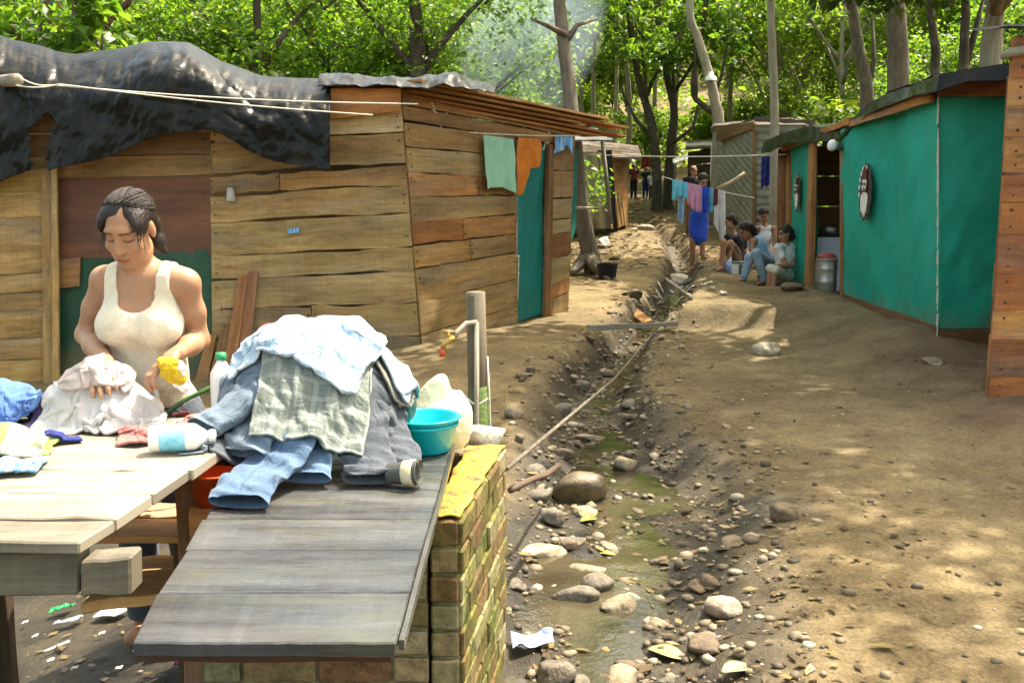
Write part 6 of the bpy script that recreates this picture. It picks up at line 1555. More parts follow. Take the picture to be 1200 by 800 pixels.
# lumpy algae crust on the wall top
NX, NY = 12, 40; Sg = np.linspace(0, 1, NX)[:, None]; Tg = np.linspace(0, 1, NY)[None]
xo = np.interp(Tg, [0, 1], [-.140, -.024]) + .016 * fbm(Tg * 9, Tg * 0 + 3, 3); xi = np.interp(Tg, [0, 1], [-.220, -.150]) + .02 * fbm(Tg * 7 + 5, Tg * 0, 3); yy = 2.508 + (3.26 - 2.508) * Tg
ax_ = xi + (xo - xi) * Sg; ay_ = yy + .03 * fbm(Sg * 3.1 + 8, Tg * 2, 3)
az_ = .662 + .007 * np.sin(np.pi * np.clip(Sg * 1.0, 0, 1)) ** .5 * np.sin(np.pi * np.clip(Tg * 1.02, .02, .98)) ** .4 + .012 * fbm(ax_ * 18, ay_ * 18, 4)
grid_obj('algae_crust', np.stack([ax_, ay_, az_], -1), M['algae'], tk, solid=.005, sub=1, offset=-1)
# lid of wet grey boards running across
lid = empty('tank_lid', (-.48, 2.3, SZ), 'large wet grey board lid laid over the brick tank, clothes heaped at its far end', 'lid')
lid_beam.build('front_batten', M['dark_wood'], lid)
mb = MB(); ly = [1.640, 1.86, 2.10, 2.31, 2.55, 2.80, 3.06]
lx = lambda y: np.interp(y, [1.64, 2.36, 3.06], [-.677, -.762, -.845]); rx = lambda y: np.interp(y, [1.64, 3.06], [-.205, -.192])
for i in range(6):
    a, b = ly[i], ly[i + 1]; k = [.95, 1.05, .98, 1.08, .92, 1.0][i]; mb.color = (k, k, k * 1.03)
    warp_board(mb, Vector((lx(a) + r.uniform(-.006, .006), a, SZ - .028)), Vector((rx(a), a, SZ - .028)), Vector((rx(b), b - .0012, SZ - .028)), Vector((lx(b) + r.uniform(-.006, .006), b - .0012, SZ - .028)), Vector((0, 0, .028)), r, .0018, 22, .015)
mb.build('boards', M['wet_wood'], lid, bevel=.003)
mb = MB(); mb.color = (1.0, .92, .78)
warp_board(mb, Vector((rx(1.66) + .002, 1.66, SZ - .022)), Vector((rx(3.06) + .002, 3.06, SZ - .022)), Vector((rx(3.06) + .002, 3.06, SZ - .002)), Vector((rx(1.66) + .002, 1.66, SZ - .004)), Vector((.010, 0, 0)), r, .002, 16, .02)
mb.build('edge_batten', M['wet_wood'], lid)

# ---------------- cloth over a height field
HX0, HY0, HS = -2.05, 1.5, .006
hx = HX0 + HS * np.arange(390); hy = HY0 + HS * np.arange(380)
HXg, HYg = np.meshgrid(hx, hy, indexing='ij')
HF = np.full(HXg.shape, .15)
HF[(HYg > 1.885) & (HYg < 2.99) & (HXg < np.interp(HYg, [1.885, 2.565, 3.0], [-.856, -.79, -.76])) & (HXg > -1.95)] = TZ_
m_ = (HYg > 1.64) & (HYg < 3.06) & (HXg > np.interp(HYg, [1.64, 2.36, 3.06], [-.677, -.762, -.845])) & (HXg < -.2) & (HF < .5); HF[m_] = SZ
HF[(HYg >= 3.06) & (HYg < 3.26) & (HXg > -.84) & (HXg < -.05)] = .66
def hsample(x, y):
    i = np.clip((x - HX0) / HS, 0, HF.shape[0] - 1.001); j = np.clip((y - HY0) / HS, 0, HF.shape[1] - 1.001)
    a = i.astype(int); b = j.astype(int); fx = i - a; fy = j - b
    return (HF[a, b] * (1 - fx) + HF[a + 1, b] * fx) * (1 - fy) + (HF[a, b + 1] * (1 - fx) + HF[a + 1, b + 1] * fx) * fy
def bump_hf(cx_, cy_, rx_, ry_, h, p=.7, base=None):
    q = 1 - ((HXg - cx_) / rx_) ** 2 - ((HYg - cy_) / ry_) ** 2
    np.maximum(HF, np.where(q > 0, (hsample(np.array([cx_]), np.array([cy_]))[0] if base is None else base) + h * np.maximum(q, 0) ** p, 0), out=HF)
def splat(pts, mask, th):
    i0, j0 = [], []
    P3 = pts
    for a in np.linspace(0, 1, 4, endpoint=False):
        for b in np.linspace(0, 1, 4, endpoint=False):
            q = (P3[:-1, :-1] * (1 - a) + P3[1:, :-1] * a) * (1 - b) + (P3[:-1, 1:] * (1 - a) + P3[1:, 1:] * a) * b
            ok = mask[:-1, :-1] & mask[1:, 1:] & mask[1:, :-1] & mask[:-1, 1:]
            q = q[ok]; i = np.clip(((q[:, 0] - HX0) / HS).round().astype(int), 1, HF.shape[0] - 2); j = np.clip(((q[:, 1] - HY0) / HS).round().astype(int), 1, HF.shape[1] - 2)
            for di, dj in ((0, 0), (1, 0), (0, 1), (-1, 0), (0, -1)): np.maximum.at(HF, (i + di, j + dj), q[:, 2] + th)
def drape(name, label, cat, center, size, rot, mat, n=44, comp=.85, seed=0, mask=None, th=.006, solid=.007, steps=110, iters=9, drop=.06, group=None, crumple=.05, amp=1.0, wr=.012):
    rg = np.random.default_rng(seed); nx = max(8, int(n * size[0] / max(size))); ny = max(8, int(n * size[1] / max(size)))
    sx_, sy_ = size[0] / (nx - 1), size[1] / (ny - 1)
    U, V = np.meshgrid(np.linspace(-.5, .5, nx), np.linspace(-.5, .5, ny), indexing='ij')
    X = U * size[0] * comp; Y = V * size[1] * comp
    X = X + .05 * size[0] * fbm(U * 4 + seed, V * 4, 3) * amp; Y = Y + .05 * size[1] * fbm(U * 4 + 9, V * 4 + seed, 3) * amp
    c, s_ = math.cos(rot), math.sin(rot)
    p = np.stack([center[0] + X * c - Y * s_, center[1] + X * s_ + Y * c, 0 * X], -1)
    p[..., 2] = hsample(p[..., 0], p[..., 1]); top = np.percentile(p[..., 2], 85)
    p[..., 2] = np.maximum(p[..., 2], top - .12) + drop * .3 + crumple * (fbm(U * 5 + seed * 1.3, V * 5 + 4, 4) + .5) + .02 * rg.random(U.shape)
    if mask is None: mk = np.ones(U.shape, bool)
    else: mk = mask(U + .5, V + .5)
    old = p.copy()
    def solve(A, B, L, k):
        d = B - A; l = np.linalg.norm(d, axis=-1, keepdims=True) + 1e-9; q = d * (.5 * k * (l - L) / l); A += q; B -= q
    dl = math.hypot(sx_, sy_)
    for it in range(steps):
        v = (p - old) * .93; old = p.copy(); p = p + v; p[..., 2] -= .0011
        for k in range(iters):
            for o_ in (0, 1):
                a = p[o_:-1:2]; b = p[o_ + 1::2]; m = min(len(a), len(b)); solve(a[:m], b[:m], sx_, 1)
                a = p[:, o_:-1:2]; b = p[:, o_ + 1::2]; m = min(a.shape[1], b.shape[1]); solve(a[:, :m], b[:, :m], sy_, 1)
                a = p[o_:-1:2, :-1]; b = p[o_ + 1::2, 1:]; m = min(len(a), len(b)); solve(a[:m], b[:m], dl, .35)
                a = p[o_:-1:2, 1:]; b = p[o_ + 1::2, :-1]; m = min(len(a), len(b)); solve(a[:m], b[:m], dl, .35)
            if k % 3 == 0:
                solve(p[:-2], p[2:], sx_ * 2, .04); solve(p[:, :-2], p[:, 2:], sy_ * 2, .04)
            if k % 3 == 2 or k == iters - 1:
                h = hsample(p[..., 0], p[..., 1]) + th; low = p[..., 2] < h
                d = np.minimum(h - p[..., 2], .03); p[..., 2] = np.where(low, p[..., 2] + d, p[..., 2])
                p[..., 0] = np.where(low, p[..., 0] * .5 + old[..., 0] * .5, p[..., 0]); p[..., 1] = np.where(low, p[..., 1] * .5 + old[..., 1] * .5, p[..., 1])
    h = hsample(p[..., 0], p[..., 1]) + th; p[..., 2] = np.maximum(p[..., 2], np.where(h - p[..., 2] < .25, h, p[..., 2]))
    c2, s2 = math.cos(seed * 1.7), math.sin(seed * 1.7); a_ = (U * size[0]) * c2 + (V * size[1]) * s2; b_ = -(U * size[0]) * s2 + (V * size[1]) * c2
    fold_ = .5 - np.abs(fbm(a_ * 9 + seed + 2.5 * fbm(b_ * 5, a_ * 4 + seed, 2), b_ * 3.2 + seed, 3)) * 3.2 + .5 * fbm(a_ * 22, b_ * 15 + seed, 3)
    p[..., 2] += wr * np.clip(fold_, -.6, 1) * .9; p[..., 2] = np.maximum(p[..., 2], hsample(p[..., 0], p[..., 1]) + th * .6)
    splat(p, mk, th)
    o = grid_obj(name, p, mat, None, solid=solid, mask=mk, sub=1, uvs=np.stack([U + .5, V + .5], -1))
    return tag(o, label, cat, group)
D = lambda nm, c1, pc, fade=.5: m_cloth(nm, c1, None, 'denim', pc, fade=fade)
M['denim_dark'] = D('grey_black_denim', (.065, .075, .092), (.155, .17, .19), .4); M['denim_mid'] = D('blue_denim', (.065, .118, .205), (.18, .26, .35), .45); M['denim_grey'] = D('grey_blue_denim', (.105, .148, .20), (.24, .295, .35), .5); M['denim_pale'] = D('pale_denim', (.28, .37, .46), (.50, .56, .62), .5)
M['plaid_blue'] = m_cloth('pale_blue_plaid', (.30, .41, .53), (.24, .34, .46), 'plaid', (.56, .63, .68), pscale=(16, 13), fade=.55)
M['plaid_green'] = m_cloth('grey_green_plaid', (.165, .19, .165), (.13, .15, .135), 'plaid', (.30, .32, .29), pscale=(14, 12), fade=.5)
M['olive_cloth'] = m_cloth('olive_grey_cloth', (.22, .21, .17), (.15, .145, .12)); M['white_wash'] = m_cloth('white_laundry', (.70, .67, .65), (.58, .54, .53), trans=.2); M['pink_wash'] = m_cloth('pinkish_laundry', (.52, .40, .36), (.56, .50, .47), trans=.2)
M['purple'] = m_cloth('dark_purple_cloth', (.085, .055, .16), (.045, .03, .09)); M['blue_wash'] = m_cloth('mid_blue_cloth', (.10, .20, .46), (.06, .12, .32)); M['sky_wash'] = m_cloth('bright_blue_cloth', (.16, .38, .66), (.09, .22, .46), 'stripe', (.62, .72, .82), pscale=(7, 1))
M['lime_bag'] = m_cloth('white_and_lime_cloth', (.46, .44, .38), (.38, .36, .29), 'stripe', (.25, .45, .03), pscale=(4, 1), fade=.8); M['rose'] = m_cloth('dull_rose_cloth', (.42, .17, .14), (.24, .09, .085))
tr = lambda u, v, z: PZ(u, v, z)
def legs_mask(U, V): return ~((np.abs(V - .5) < .06) & (U > .45))
def shirt_mask(U, V): return ~(((V < .2) | (V > .8)) & (U > .48)) & ~((np.abs(V - .5) < .09) & (U < .05))
def jeans_legs(name, label, legs, mat, seed=0):
    """empty jeans legs: flattened creased tubes with an open hem; legs: list of (path, width, height)"""
    V, Fc, UVs = [], [], []; rg = np.random.default_rng(seed)
    for path, wid, hei in legs:
        P_ = np.array([tuple(p) for p in path]); d = np.r_[0, np.cumsum(np.linalg.norm(np.diff(P_, axis=0), axis=1))]; n = 46; t = np.linspace(0, d[-1], n)
        C = np.stack([np.interp(t, d, P_[:, k]) for k in range(3)], -1); kk = np.hanning(13); kk /= kk.sum()
        C = np.stack([np.convolve(np.pad(C[:, k], 6, mode='edge'), kk, 'valid') for k in range(3)], -1)
        m = 26; base = len(V)
        inner = 4
        for i in range(n + inner):
            ii = min(i, n - 1) if i < n else n - 1 - (i - n + 1) * 2
            T = C[min(ii + 1, n - 1)] - C[max(ii - 1, 0)]; T /= np.linalg.norm(T); S_ = np.cross(T, (0, 0, 1)); S_ /= np.linalg.norm(S_); N_ = np.cross(S_, T)
            f = ii / (n - 1); shr = 1 if i < n else .93
            w_ = wid * (1.06 - .16 * f) * .5; h_ = hei * .5 * (1 if f < .93 else 1 + (f - .93) * 1.5)
            for k in range(m):
                a = 2 * math.pi * k / m; ca, sa = math.cos(a), math.sin(a)
                x_ = w_ * math.copysign(abs(ca) ** .8, ca); y_ = h_ * math.copysign(abs(sa) ** .9, sa)
                wr_ = .020 * float(np.abs(fbm(f * 8 + seed + ca * 1.2, ca * 1.5 + f * 3, 3))) * 2 + .011 * math.sin(f * 46 + 3 * ca + seed) * max(0, float(fbm(f * 4 + seed, ca + 3, 2)) * 3 + .4)
                q = C[ii] + S_ * (x_ * shr) + N_ * ((y_ + (wr_ if sa > -.3 else 0)) * shr); q = q + S_ * .012 * math.sin(f * 9 + seed) + np.array((0, 0, .010 * math.sin(f * 17 + seed * 2) * (1 - f))); V.append(q); UVs.append((.06 + .88 * (1 - abs(2 * k / m - 1)), f * .955))
        for i in range(n + inner - 1):
            for k in range(m):
                k2 = (k + 1) % m; a = base + i * m; b_ = a + m; Fc.append((a + k, a + k2, b_ + k2, b_ + k))
        Fc.append(tuple(base + k for k in range(m)))
    o = mesh_obj(name, V, Fc, mat, None, uv=np.array(UVs)); add_mod(o, 'SUBSURF', levels=1, render_levels=1)
    for v in V:
        i = int(round((v[0] - HX0) / HS)); j = int(round((v[1] - HY0) / HS))
        if 1 < i < HF.shape[0] - 2 and 1 < j < HF.shape[1] - 2: HF[i - 1:i + 2, j - 1:j + 2] = np.maximum(HF[i - 1:i + 2, j - 1:j + 2], v[2])
    return tag(o, label, 'jeans')
bump_hf(-.60, 2.92, .29, .26, .395, .60, SZ)
bump_hf(-.79, 2.83, .12, .14, .09, .7, SZ + .06)
drape('jeans', 'charcoal jeans at the bottom of the washing heap', 'jeans', (-.61, 2.90), (.86, .80), .2, M['denim_dark'], n=60, comp=.68, seed=1, wr=.022)
jeans_legs('jeans', 'dark grey jeans with both hems lying by the clear cup on the lid', [([(-.48, 2.86, .98), (-.42, 2.74, .84), (-.40, 2.64, .765), (-.395, 2.55, .745)], .16, .030), ([(-.42, 2.92, .96), (-.355, 2.80, .82), (-.33, 2.72, .77), (-.335, 2.66, .745)], .14, .028)], M['denim_dark'], 3)
drape('trousers', 'olive grey trousers folded on the heap beside the white plastic bag', 'trousers', (-.37, 2.97), (.34, .30), -.3, M['olive_cloth'], n=34, comp=.68, seed=3, wr=.02)
drape('jeans', 'pale faded jeans thrown over the back of the heap towards the tap post', 'jeans', (-.40, 3.00), (.46, .24), -.45, M['denim_pale'], n=44, comp=.76, seed=4, wr=.02)
drape('jeans', 'grey-blue jeans slumped at the table side of the heap', 'jeans', (-.79, 2.80), (.42, .34), 1.2, M['denim_grey'], n=46, comp=.66, seed=5, mask=legs_mask, wr=.02)
drape('shirt', 'pale denim shirt hanging from the heap onto the table by the white bottle', 'shirt', (-.90, 2.83), (.30, .16), .3, M['denim_pale'], n=38, comp=.68, seed=6, wr=.018)
jeans_legs('jeans', 'faded grey-blue jeans leg with an open cuff at the table side of the heap', [([(-.60, 2.86, 1.03), (-.71, 2.78, .98), (-.80, 2.70, .90), (-.85, 2.64, .860)], .165, .045)], M['denim_grey'], 5)
jeans_legs('jeans', 'mid blue jeans with one leg trailing down the lid towards the front', [([(-.58, 2.80, .99), (-.62, 2.68, .86), (-.655, 2.56, .775), (-.675, 2.46, .758), (-.69, 2.36, .738)], .18, .028), ([(-.56, 2.80, .98), (-.56, 2.69, .83), (-.555, 2.62, .77), (-.56, 2.56, .742)], .16, .028)], M['denim_mid'], 7)
jeans_legs('jeans', 'blue-grey jeans leg bunched below the light blue shirt', [([(-.60, 2.84, 1.02), (-.675, 2.74, .93), (-.72, 2.66, .86), (-.745, 2.60, .80)], .16, .04)], M['denim_grey'], 9)
drape('shorts', 'grey-green checked shorts hung over the front of the heap', 'shorts', (-.55, 2.70), (.34, .36), 1.62, M['plaid_green'], n=46, comp=.84, seed=9, crumple=.03, wr=.014)
drape('shirt', 'pale blue checked shirt spread over the top of the washing heap', 'shirt', (-.605, 2.90), (.54, .44), -.25, M['plaid_blue'], n=60, comp=.80, seed=10, crumple=.06, wr=.020)
drape('rag', 'small red rag tucked under the checked shorts', 'rag', tuple(PZ(322, 527, SZ)[:2]), (.09, .07), .4, M['red'], n=14, comp=.8, seed=11)
# laundry on the table
q = PZ(128, 494, TZ_); bump_hf(q.x, q.y - .02, .16, .11, .15, .6, TZ_)
q2 = PZ(78, 492, TZ_); bump_hf(q2.x, q2.y, .085, .09, .10, .6, TZ_)
drape('purple_cloth', 'dark purple cloth crumpled beside the white laundry on the table', 'cloth', (q2.x, q2.y - .03), (.34, .30), .3, M['purple'], n=36, comp=.62, seed=21, wr=.025)
drape('white_laundry', 'heap of bright white laundry at the woman\'s hands', 'laundry', (q.x + .01, q.y - .03), (.56, .48), .1, M['white_wash'], n=60, comp=.62, seed=22, crumple=.09, wr=.03)
drape('pink_laundry', 'pinkish wet cloth folded over the top of the white laundry', 'laundry', (q.x, q.y - .05), (.30, .17), .15, M['pink_wash'], n=38, comp=.64, seed=23, crumple=.07, wr=.03)
q3 = PZ(8, 492, TZ_); bump_hf(q3.x, q3.y, .13, .11, .11, .6, TZ_)
drape('blue_cloth', 'crumpled mid blue garment at the far corner of the table', 'cloth', (q3.x, q3.y - .02), (.44, .40), .5, M['blue_wash'], n=46, comp=.64, seed=24, crumple=.07, wr=.03)
q4 = PZ(8, 528, TZ_); bump_hf(q4.x, q4.y, .09, .07, .07, .6, TZ_)
drape('white_lime_cloth', 'white cloth with lime green stripes on the table below the blue garment', 'cloth', (q4.x, q4.y), (.34, .28), .2, M['lime_bag'], n=38, comp=.64, seed=25, wr=.025)
q5 = PZ(8, 552, TZ_)
drape('striped_cloth', 'bright blue and white striped cloth at the near side of the table laundry', 'cloth', (q5.x, q5.y), (.24, .15), .2, M['sky_wash'], n=32, comp=.6, seed=26, crumple=.08, wr=.025)
q6 = PZ(192, 515, TZ_); bump_hf(q6.x, q6.y + .02, .10, .05, .03, .6, TZ_)
drape('rose_cloth', 'dull rose wet cloth lying behind the white bottle on the table', 'cloth', (q6.x, q6.y + .02), (.34, .17), .35, M['rose'], n=38, comp=.62, seed=27, wr=.022)
q7 = PZ(76, 518, TZ_)
drape('navy_strap', 'little navy and white cloth scrap on the table between the heaps', 'cloth', (q7.x, q7.y), (.10, .06), .7, M['navy'], n=14, comp=.75, seed=28)
q8 = PZ(205, 488, TZ_)
drape('maroon_sock', 'dark maroon cloth bunched against the jeans on the table', 'cloth', (q8.x + .02, q8.y - .02), (.14, .10), .4, M['maroon'], n=18, comp=.7, seed=29)
# yellow cloth held in her hand, foam and all
q9 = np.array(P(201, 431, 2.86))
M['yellow'] = m_cloth('yellow_cloth', (.82, .60, .03), (.62, .42, .02), trans=.2); M['foam'] = m_plain('soap_foam', (.86, .85, .82), (.78, .77, .74), 20, .6, .3, 60)
S = SDF(q9 - .09, q9 + .09, .0045); S.ell(q9, (.034, .03, .03), .01); S.ell(q9 + np.array([.012, .0, -.028]), (.026, .024, .026), .02); S.ell(q9 + np.array([-.018, -.006, .012]), (.022, .02, .02), .01)
X, Y, Z = S.grid(); S.vol += .014 * vnoise3(X * 45, Y * 45, Z * 45) + .006 * vnoise3(X * 110, Y * 110, Z * 110)
v, f = S.mesh(); tag(mesh_obj('yellow_cloth', v, f, M['yellow']), 'yellow cloth wrung in the woman\'s hand over the table', 'cloth')
S = SDF(q9 - .1, q9 + .1, .0045)
for k in range(9): S.ell(q9 + np.array([rng.normal(.030, .012), rng.normal(.01, .012), rng.normal(.0, .024)]), np.array((1, 1, 1)) * rng.uniform(.009, .016), .006)
v, f = S.mesh(); tag(mesh_obj('soap_foam', v, f, M['foam']), 'white soap foam on the woman\'s hand beside the yellow cloth', 'foam', kind='stuff')

# bottles, basin, bag
M['white_plastic'] = m_plain('white_plastic', (.82, .82, .80), (.78, .78, .77), 4, .3, 0); M['label_blue'] = m_plain('blue_label', (.10, .42, .62), (.30, .62, .78), 30, .4, 0); M['cap_green'] = m_plain('green_cap', (.02, .30, .10), None, 4, .4, 0)
def bottle(c, axis, L, r_, label, capmat, labelmat=None):
    o = empty('bottle', c, label, 'bottle'); q = Vector((0, 0, 1)).rotation_difference(Vector(axis)).to_matrix()
    mb = MB(); mb.lathe(c, [(0, 0), (r_ * .9, 0), (r_, .006), (r_, L * .62), (r_ * .96, L * .70), (r_ * .5, L * .84), (r_ * .36, L * .88), (r_ * .36, L * .92)], 24, ax=q); mb.build('bottle_body', M['white_plastic'], o, smooth=True)
    mb = MB(); mb.lathe(Vector(c) + q @ Vector((0, 0, L * .90)), [(r_ * .46, 0), (r_ * .48, .004), (r_ * .45, L * .10), (0, L * .105)], 18, ax=q); mb.build('cap', capmat, o, smooth=True)
    if labelmat: mb = MB(); mb.lathe(c, [(r_ * 1.012, L * .16), (r_ * 1.016, L * .17), (r_ * 1.016, L * .54), (r_ * 1.012, L * .55)], 24, ax=q); mb.build('bottle_label', labelmat, o, smooth=True)
bl = PZ(176, 532, TZ_); bottle(Vector((bl.x, bl.y + .0, TZ_ + .042)), (1, .22, 0), .17, .036, 'white bottle with a blue label lying on its side on the table', M['white_plastic'], M['label_blue'])
bc = P(270, 460, 2.955); bottle(Vector((-.888, 2.955, TZ_ + .004)), (0, 0, 1), .205, .035, 'white bottle with a green cap standing behind the heaped jeans', M['cap_green'])
M['film'] = m_plastic_sheet('clear_film', (.70, .74, .78), (.55, .6, .66), .2, 20, .6, trans=.5)
qf = PZ(228, 528, TZ_); drape('plastic_film', 'crumpled pale plastic film beside the lying white bottle', 'wrapper', (qf.x + .005, qf.y), (.12, .11), .3, M['film'], n=20, comp=.62, seed=31, solid=.002)
M['turq'] = m_plain('turquoise_plastic', (.0, .44, .50), (.0, .40, .47), 5, .28, 0)
bs = empty('basin', (-.262, 2.985, SZ), 'round turquoise plastic basin on the far corner of the tank lid', 'basin'); b0 = Vector((-.272, 2.965, SZ + .002))
mb = MB(); mb.lathe(b0, [(r_ * 1.14, z_ * 1.1) for r_, z_ in [(0, 0), (.066, 0), (.072, .006), (.092, .088), (.100, .094), (.101, .099), (.096, .100), (.090, .094), (.069, .012), (.060, .008), (0, .008)]], 44); mb.build('basin_body', M['turq'], bs, smooth=True)
mb = MB(); mb.lathe(b0, [(r_ * 1.14, z_ * 1.1) for r_, z_ in [(.0905, .072), (.0935, .074), (.0945, .079), (.0935, .082)]], 44); mb.build('rim_band', M['turq'], bs, smooth=True)
M['bag'] = m_plastic_sheet('white_bag_film', (.84, .83, .74), (.80, .76, .55), .35, 12, .5, trans=.35)
bgc = np.array((-.235, 3.15, .79)); S = SDF(bgc - .22, bgc + .24, .006)
S.ell(bgc + [0, 0, -.02], (.10, .075, .105), .03); S.ell(bgc + [-.015, .0, .075], (.052, .04, .055), .04); S.ell(bgc + [.06, .01, -.01], (.045, .05, .09), .03)
X, Y, Z = S.grid(); S.vol += .030 * vnoise3(X * 18, Y * 18, Z * 14) + .016 * np.abs(vnoise3(X * 40 + Z * 20, Y * 40, Z * 26)) ; S.vol = np.maximum(S.vol, .665 - Z)
v, f = S.mesh(); tag(mesh_obj('plastic_bag', v, f, M['bag']), 'stuffed white plastic bag on the tank behind the turquoise basin', 'bag')
M['clear'] = m_plain('clear_plastic', (.62, .62, .55), (.5, .5, .42), 30, .12, .1); M['clear'].node_tree.nodes['Principled BSDF'].inputs['Transmission Weight'].default_value = .85; M['clear'].node_tree.nodes['Principled BSDF'].inputs['IOR'].default_value = 1.2; cq = PZ(436, 548, SZ); cu = empty('plastic_cup', cq, 'clear plastic cup with a tan label lying on the lid below the heap', 'cup')
q = Vector((0, 0, 1)).rotation_difference(Vector((.93, -.25, .1))).to_matrix(); c = Vector((-.335, 2.585, SZ + .036))
mb = MB(); mb.lathe(c, [(0, 0), (.027, 0), (.029, .004), (.034, .085), (.036, .088), (.034, .090), (.028, .01), (0, .006)], 22, ax=q); mb.build('cup', M['clear'], cu, smooth=True)
mb = MB(); mb.lathe(c, [(.0325, .045), (.0345, .046), (.0362, .076), (.0342, .077)], 22, ax=q); mb.build('cup_label', m_plain('tan_label', (.52, .42, .20), (.66, .6, .45), 40, .5, 0), cu, smooth=True)
M['tub'] = m_plain('orange_red_plastic', (.62, .085, .015), (.5, .06, .01), 5, .35, 0)
tq = Vector((-.805, 2.50, .675)); tb = MB()
tb.lathe(tq + Vector((0, 0.07, 0)), [(0, 0), (.052, 0), (.062, .085), (.068, .088), (.066, .093), (.058, .09), (.05, .01), (0, .01)], 26); tag(tb.build('tub', M['tub'], None, smooth=True), 'small orange-red tub wedged between the table edge and the jeans', 'tub')
# hose, post with tap
M['hose'] = m_plain('green_hose', (.05, .15, .03), (.03, .09, .02), 8, .4, .05)
hp_ = [P(192, 486, 3.02), P(215, 470, 3.05), P(243, 456, 3.08), P(268, 446, 3.12), P(320, 440, 3.2), P(400, 452, 3.3)]
hs_ = []
for i in range(len(hp_) - 1):
    p0, p1, p2, p3 = hp_[max(i - 1, 0)], hp_[i], hp_[i + 1], hp_[min(i + 2, len(hp_) - 1)]
    for k in range(8): t = k / 8; hs_.append(.5 * ((2 * p1) + (p2 - p0) * t + (2 * p0 - 5 * p1 + 4 * p2 - p3) * t * t + (3 * p1 - p0 - 3 * p2 + p3) * t ** 3))
mb = MB(); mb.tube(hs_ + [hp_[-1]], .0075, 8); tag(mb.build('hose', M['hose'], None, smooth=True), 'green hose looping behind the heaped washing', 'hose')
tp_ = empty('tap_post', (-.14, 3.9, tz(-.14, 3.9)), 'short weathered post with moss low down carrying a brass water tap', 'post')
x = P(559, 420, 3.9).x; zt = P(556, 342, 3.9).z; g0 = tz(x, 3.9)
mb = MB(); mb.color = (.42, .37, .30); mb.tube([Vector((x + .012, 3.9, g0 - .1)), Vector((x + .008, 3.9, g0 + .4)), Vector((x + .002, 3.9, g0 + .8)), Vector((x - .004, 3.9, zt))], [.046, .043, .040, .039], 12, wob=.05); mb.build('post', M['stick'], tp_, smooth=True)
mb = MB(); mb.tube([Vector((x + .010, 3.9, g0 - .05)), Vector((x + .010, 3.898, g0 + .40)), Vector((x + .006, 3.897, g0 + .78))], [.049, .0455, .0405], 12, wob=.05)
M['moss'] = m_plain('moss', (.10, .15, .03), (.06, .085, .022), 30, .9, .6, 60); mb.build('moss_patch', M['moss'], tp_, smooth=True)
mb = MB(); pz = P(545, 386, 3.86).z
mb.tube([Vector((x, 3.86, pz + .03)), Vector((x - .04, 3.83, pz + .028)), Vector((x - .075, 3.80, pz - .005)), Vector((x - .085, 3.79, pz - .02))], .011, 9); mb.tube([Vector((x, 3.855, g0)), Vector((x, 3.857, pz + .03))], .010, 8)
mb.build('pipe', M['stick'], tp_, smooth=True)
M['brass'] = m_plain('brass', (.55, .36, .10), (.38, .24, .06), 9, .35, .05, metal=.8); tapb = MB(); e = Vector((x - .085, 3.79, pz - .02))
tapb.tube([e, e + Vector((-.02, -.008, -.012)), e + Vector((-.038, -.012, -.024)), e + Vector((-.044, -.014, -.05))], [.014, .015, .012, .011], 10); tapb.tube([e + Vector((-.02, -.008, -.012)), e + Vector((-.022, -.01, .022))], .006, 6); tapb.tube([e + Vector((-.045, -.016, .024)), e + Vector((.004, -.002, .02))], .006, 6)
mb_t = tapb.build('tap', M['brass'], tp_, smooth=True)
mb = MB(); mb.tube([e + Vector((-.044, -.014, -.045)), e + Vector((-.046, -.016, -.075))], .011, 8); mb.build('tap_nozzle', M['tub'], mb_t, smooth=True)
mb = MB(); mb.tube([Vector((x + .042, 3.89, g0 + .9)), Vector((x + .05, 3.885, g0 + .72)), Vector((x + .058, 3.88, g0 + .45)), Vector((x + .06, 3.88, g0 + .1))], .004, 5); mb.tube([Vector((x + .045 * math.cos(a), 3.9 - .046 * math.sin(a), g0 + .72 + .01 * math.sin(3 * a))) for a in np.linspace(0, 2 * math.pi, 14)], .005, 5); mb.build('tie_string', M['cord'], tp_, smooth=True)
# ================================================================== stones, litter and oddments on the ground
import bmesh
def rock_data(seed, ang=6, sub=3, flat=.6, rough=.10):
    bm = bmesh.new(); bmesh.ops.create_icosphere(bm, subdivisions=sub, radius=1); V = np.array([v.co for v in bm.verts]); F_ = np.array([[v.index for v in f.verts] for f in bm.faces]); bm.free()
    rg = np.random.default_rng(seed)
    n = rg.normal(0, 1, (ang, 3)); n /= np.linalg.norm(n, axis=1)[:, None]; d = rg.uniform(.42, .78, ang)
    for k in range(ang):
        t = V @ n[k] - d[k]; V = V - np.maximum(t, 0)[:, None] * n[k] * .92
    V *= 1 + rough * np.array([mnoise.fractal(Vector(v) * 1.6 + Vector((seed * 3.1, 0, 0)), 1, 2, 4) for v in V])[:, None]
    V *= np.array([1, rg.uniform(.65, .95), flat]); return V, F_
RK = [rock_data(k, a, 3, fl, .10) for k, (a, fl) in enumerate([(3, .6), (9, .55), (12, .45), (6, .7), (11, .33), (2, .62), (14, .6), (8, .5)])]
rock_count = 0
RM_ = {}
def rockmat(c):
    if c not in RM_: RM_[c] = m_plain("stone_%d" % len(RM_), c, tuple(x * .45 for x in c), 2.5, .8, .7, 7)
    return RM_[c]
TAN_, GREY_, BRN_, PALE_, OLV_ = (.32, .25, .155), (.18, .15, .105), (.17, .118, .066), (.44, .37, .26), (.17, .13, .055)
rock_mesh_cache = {}
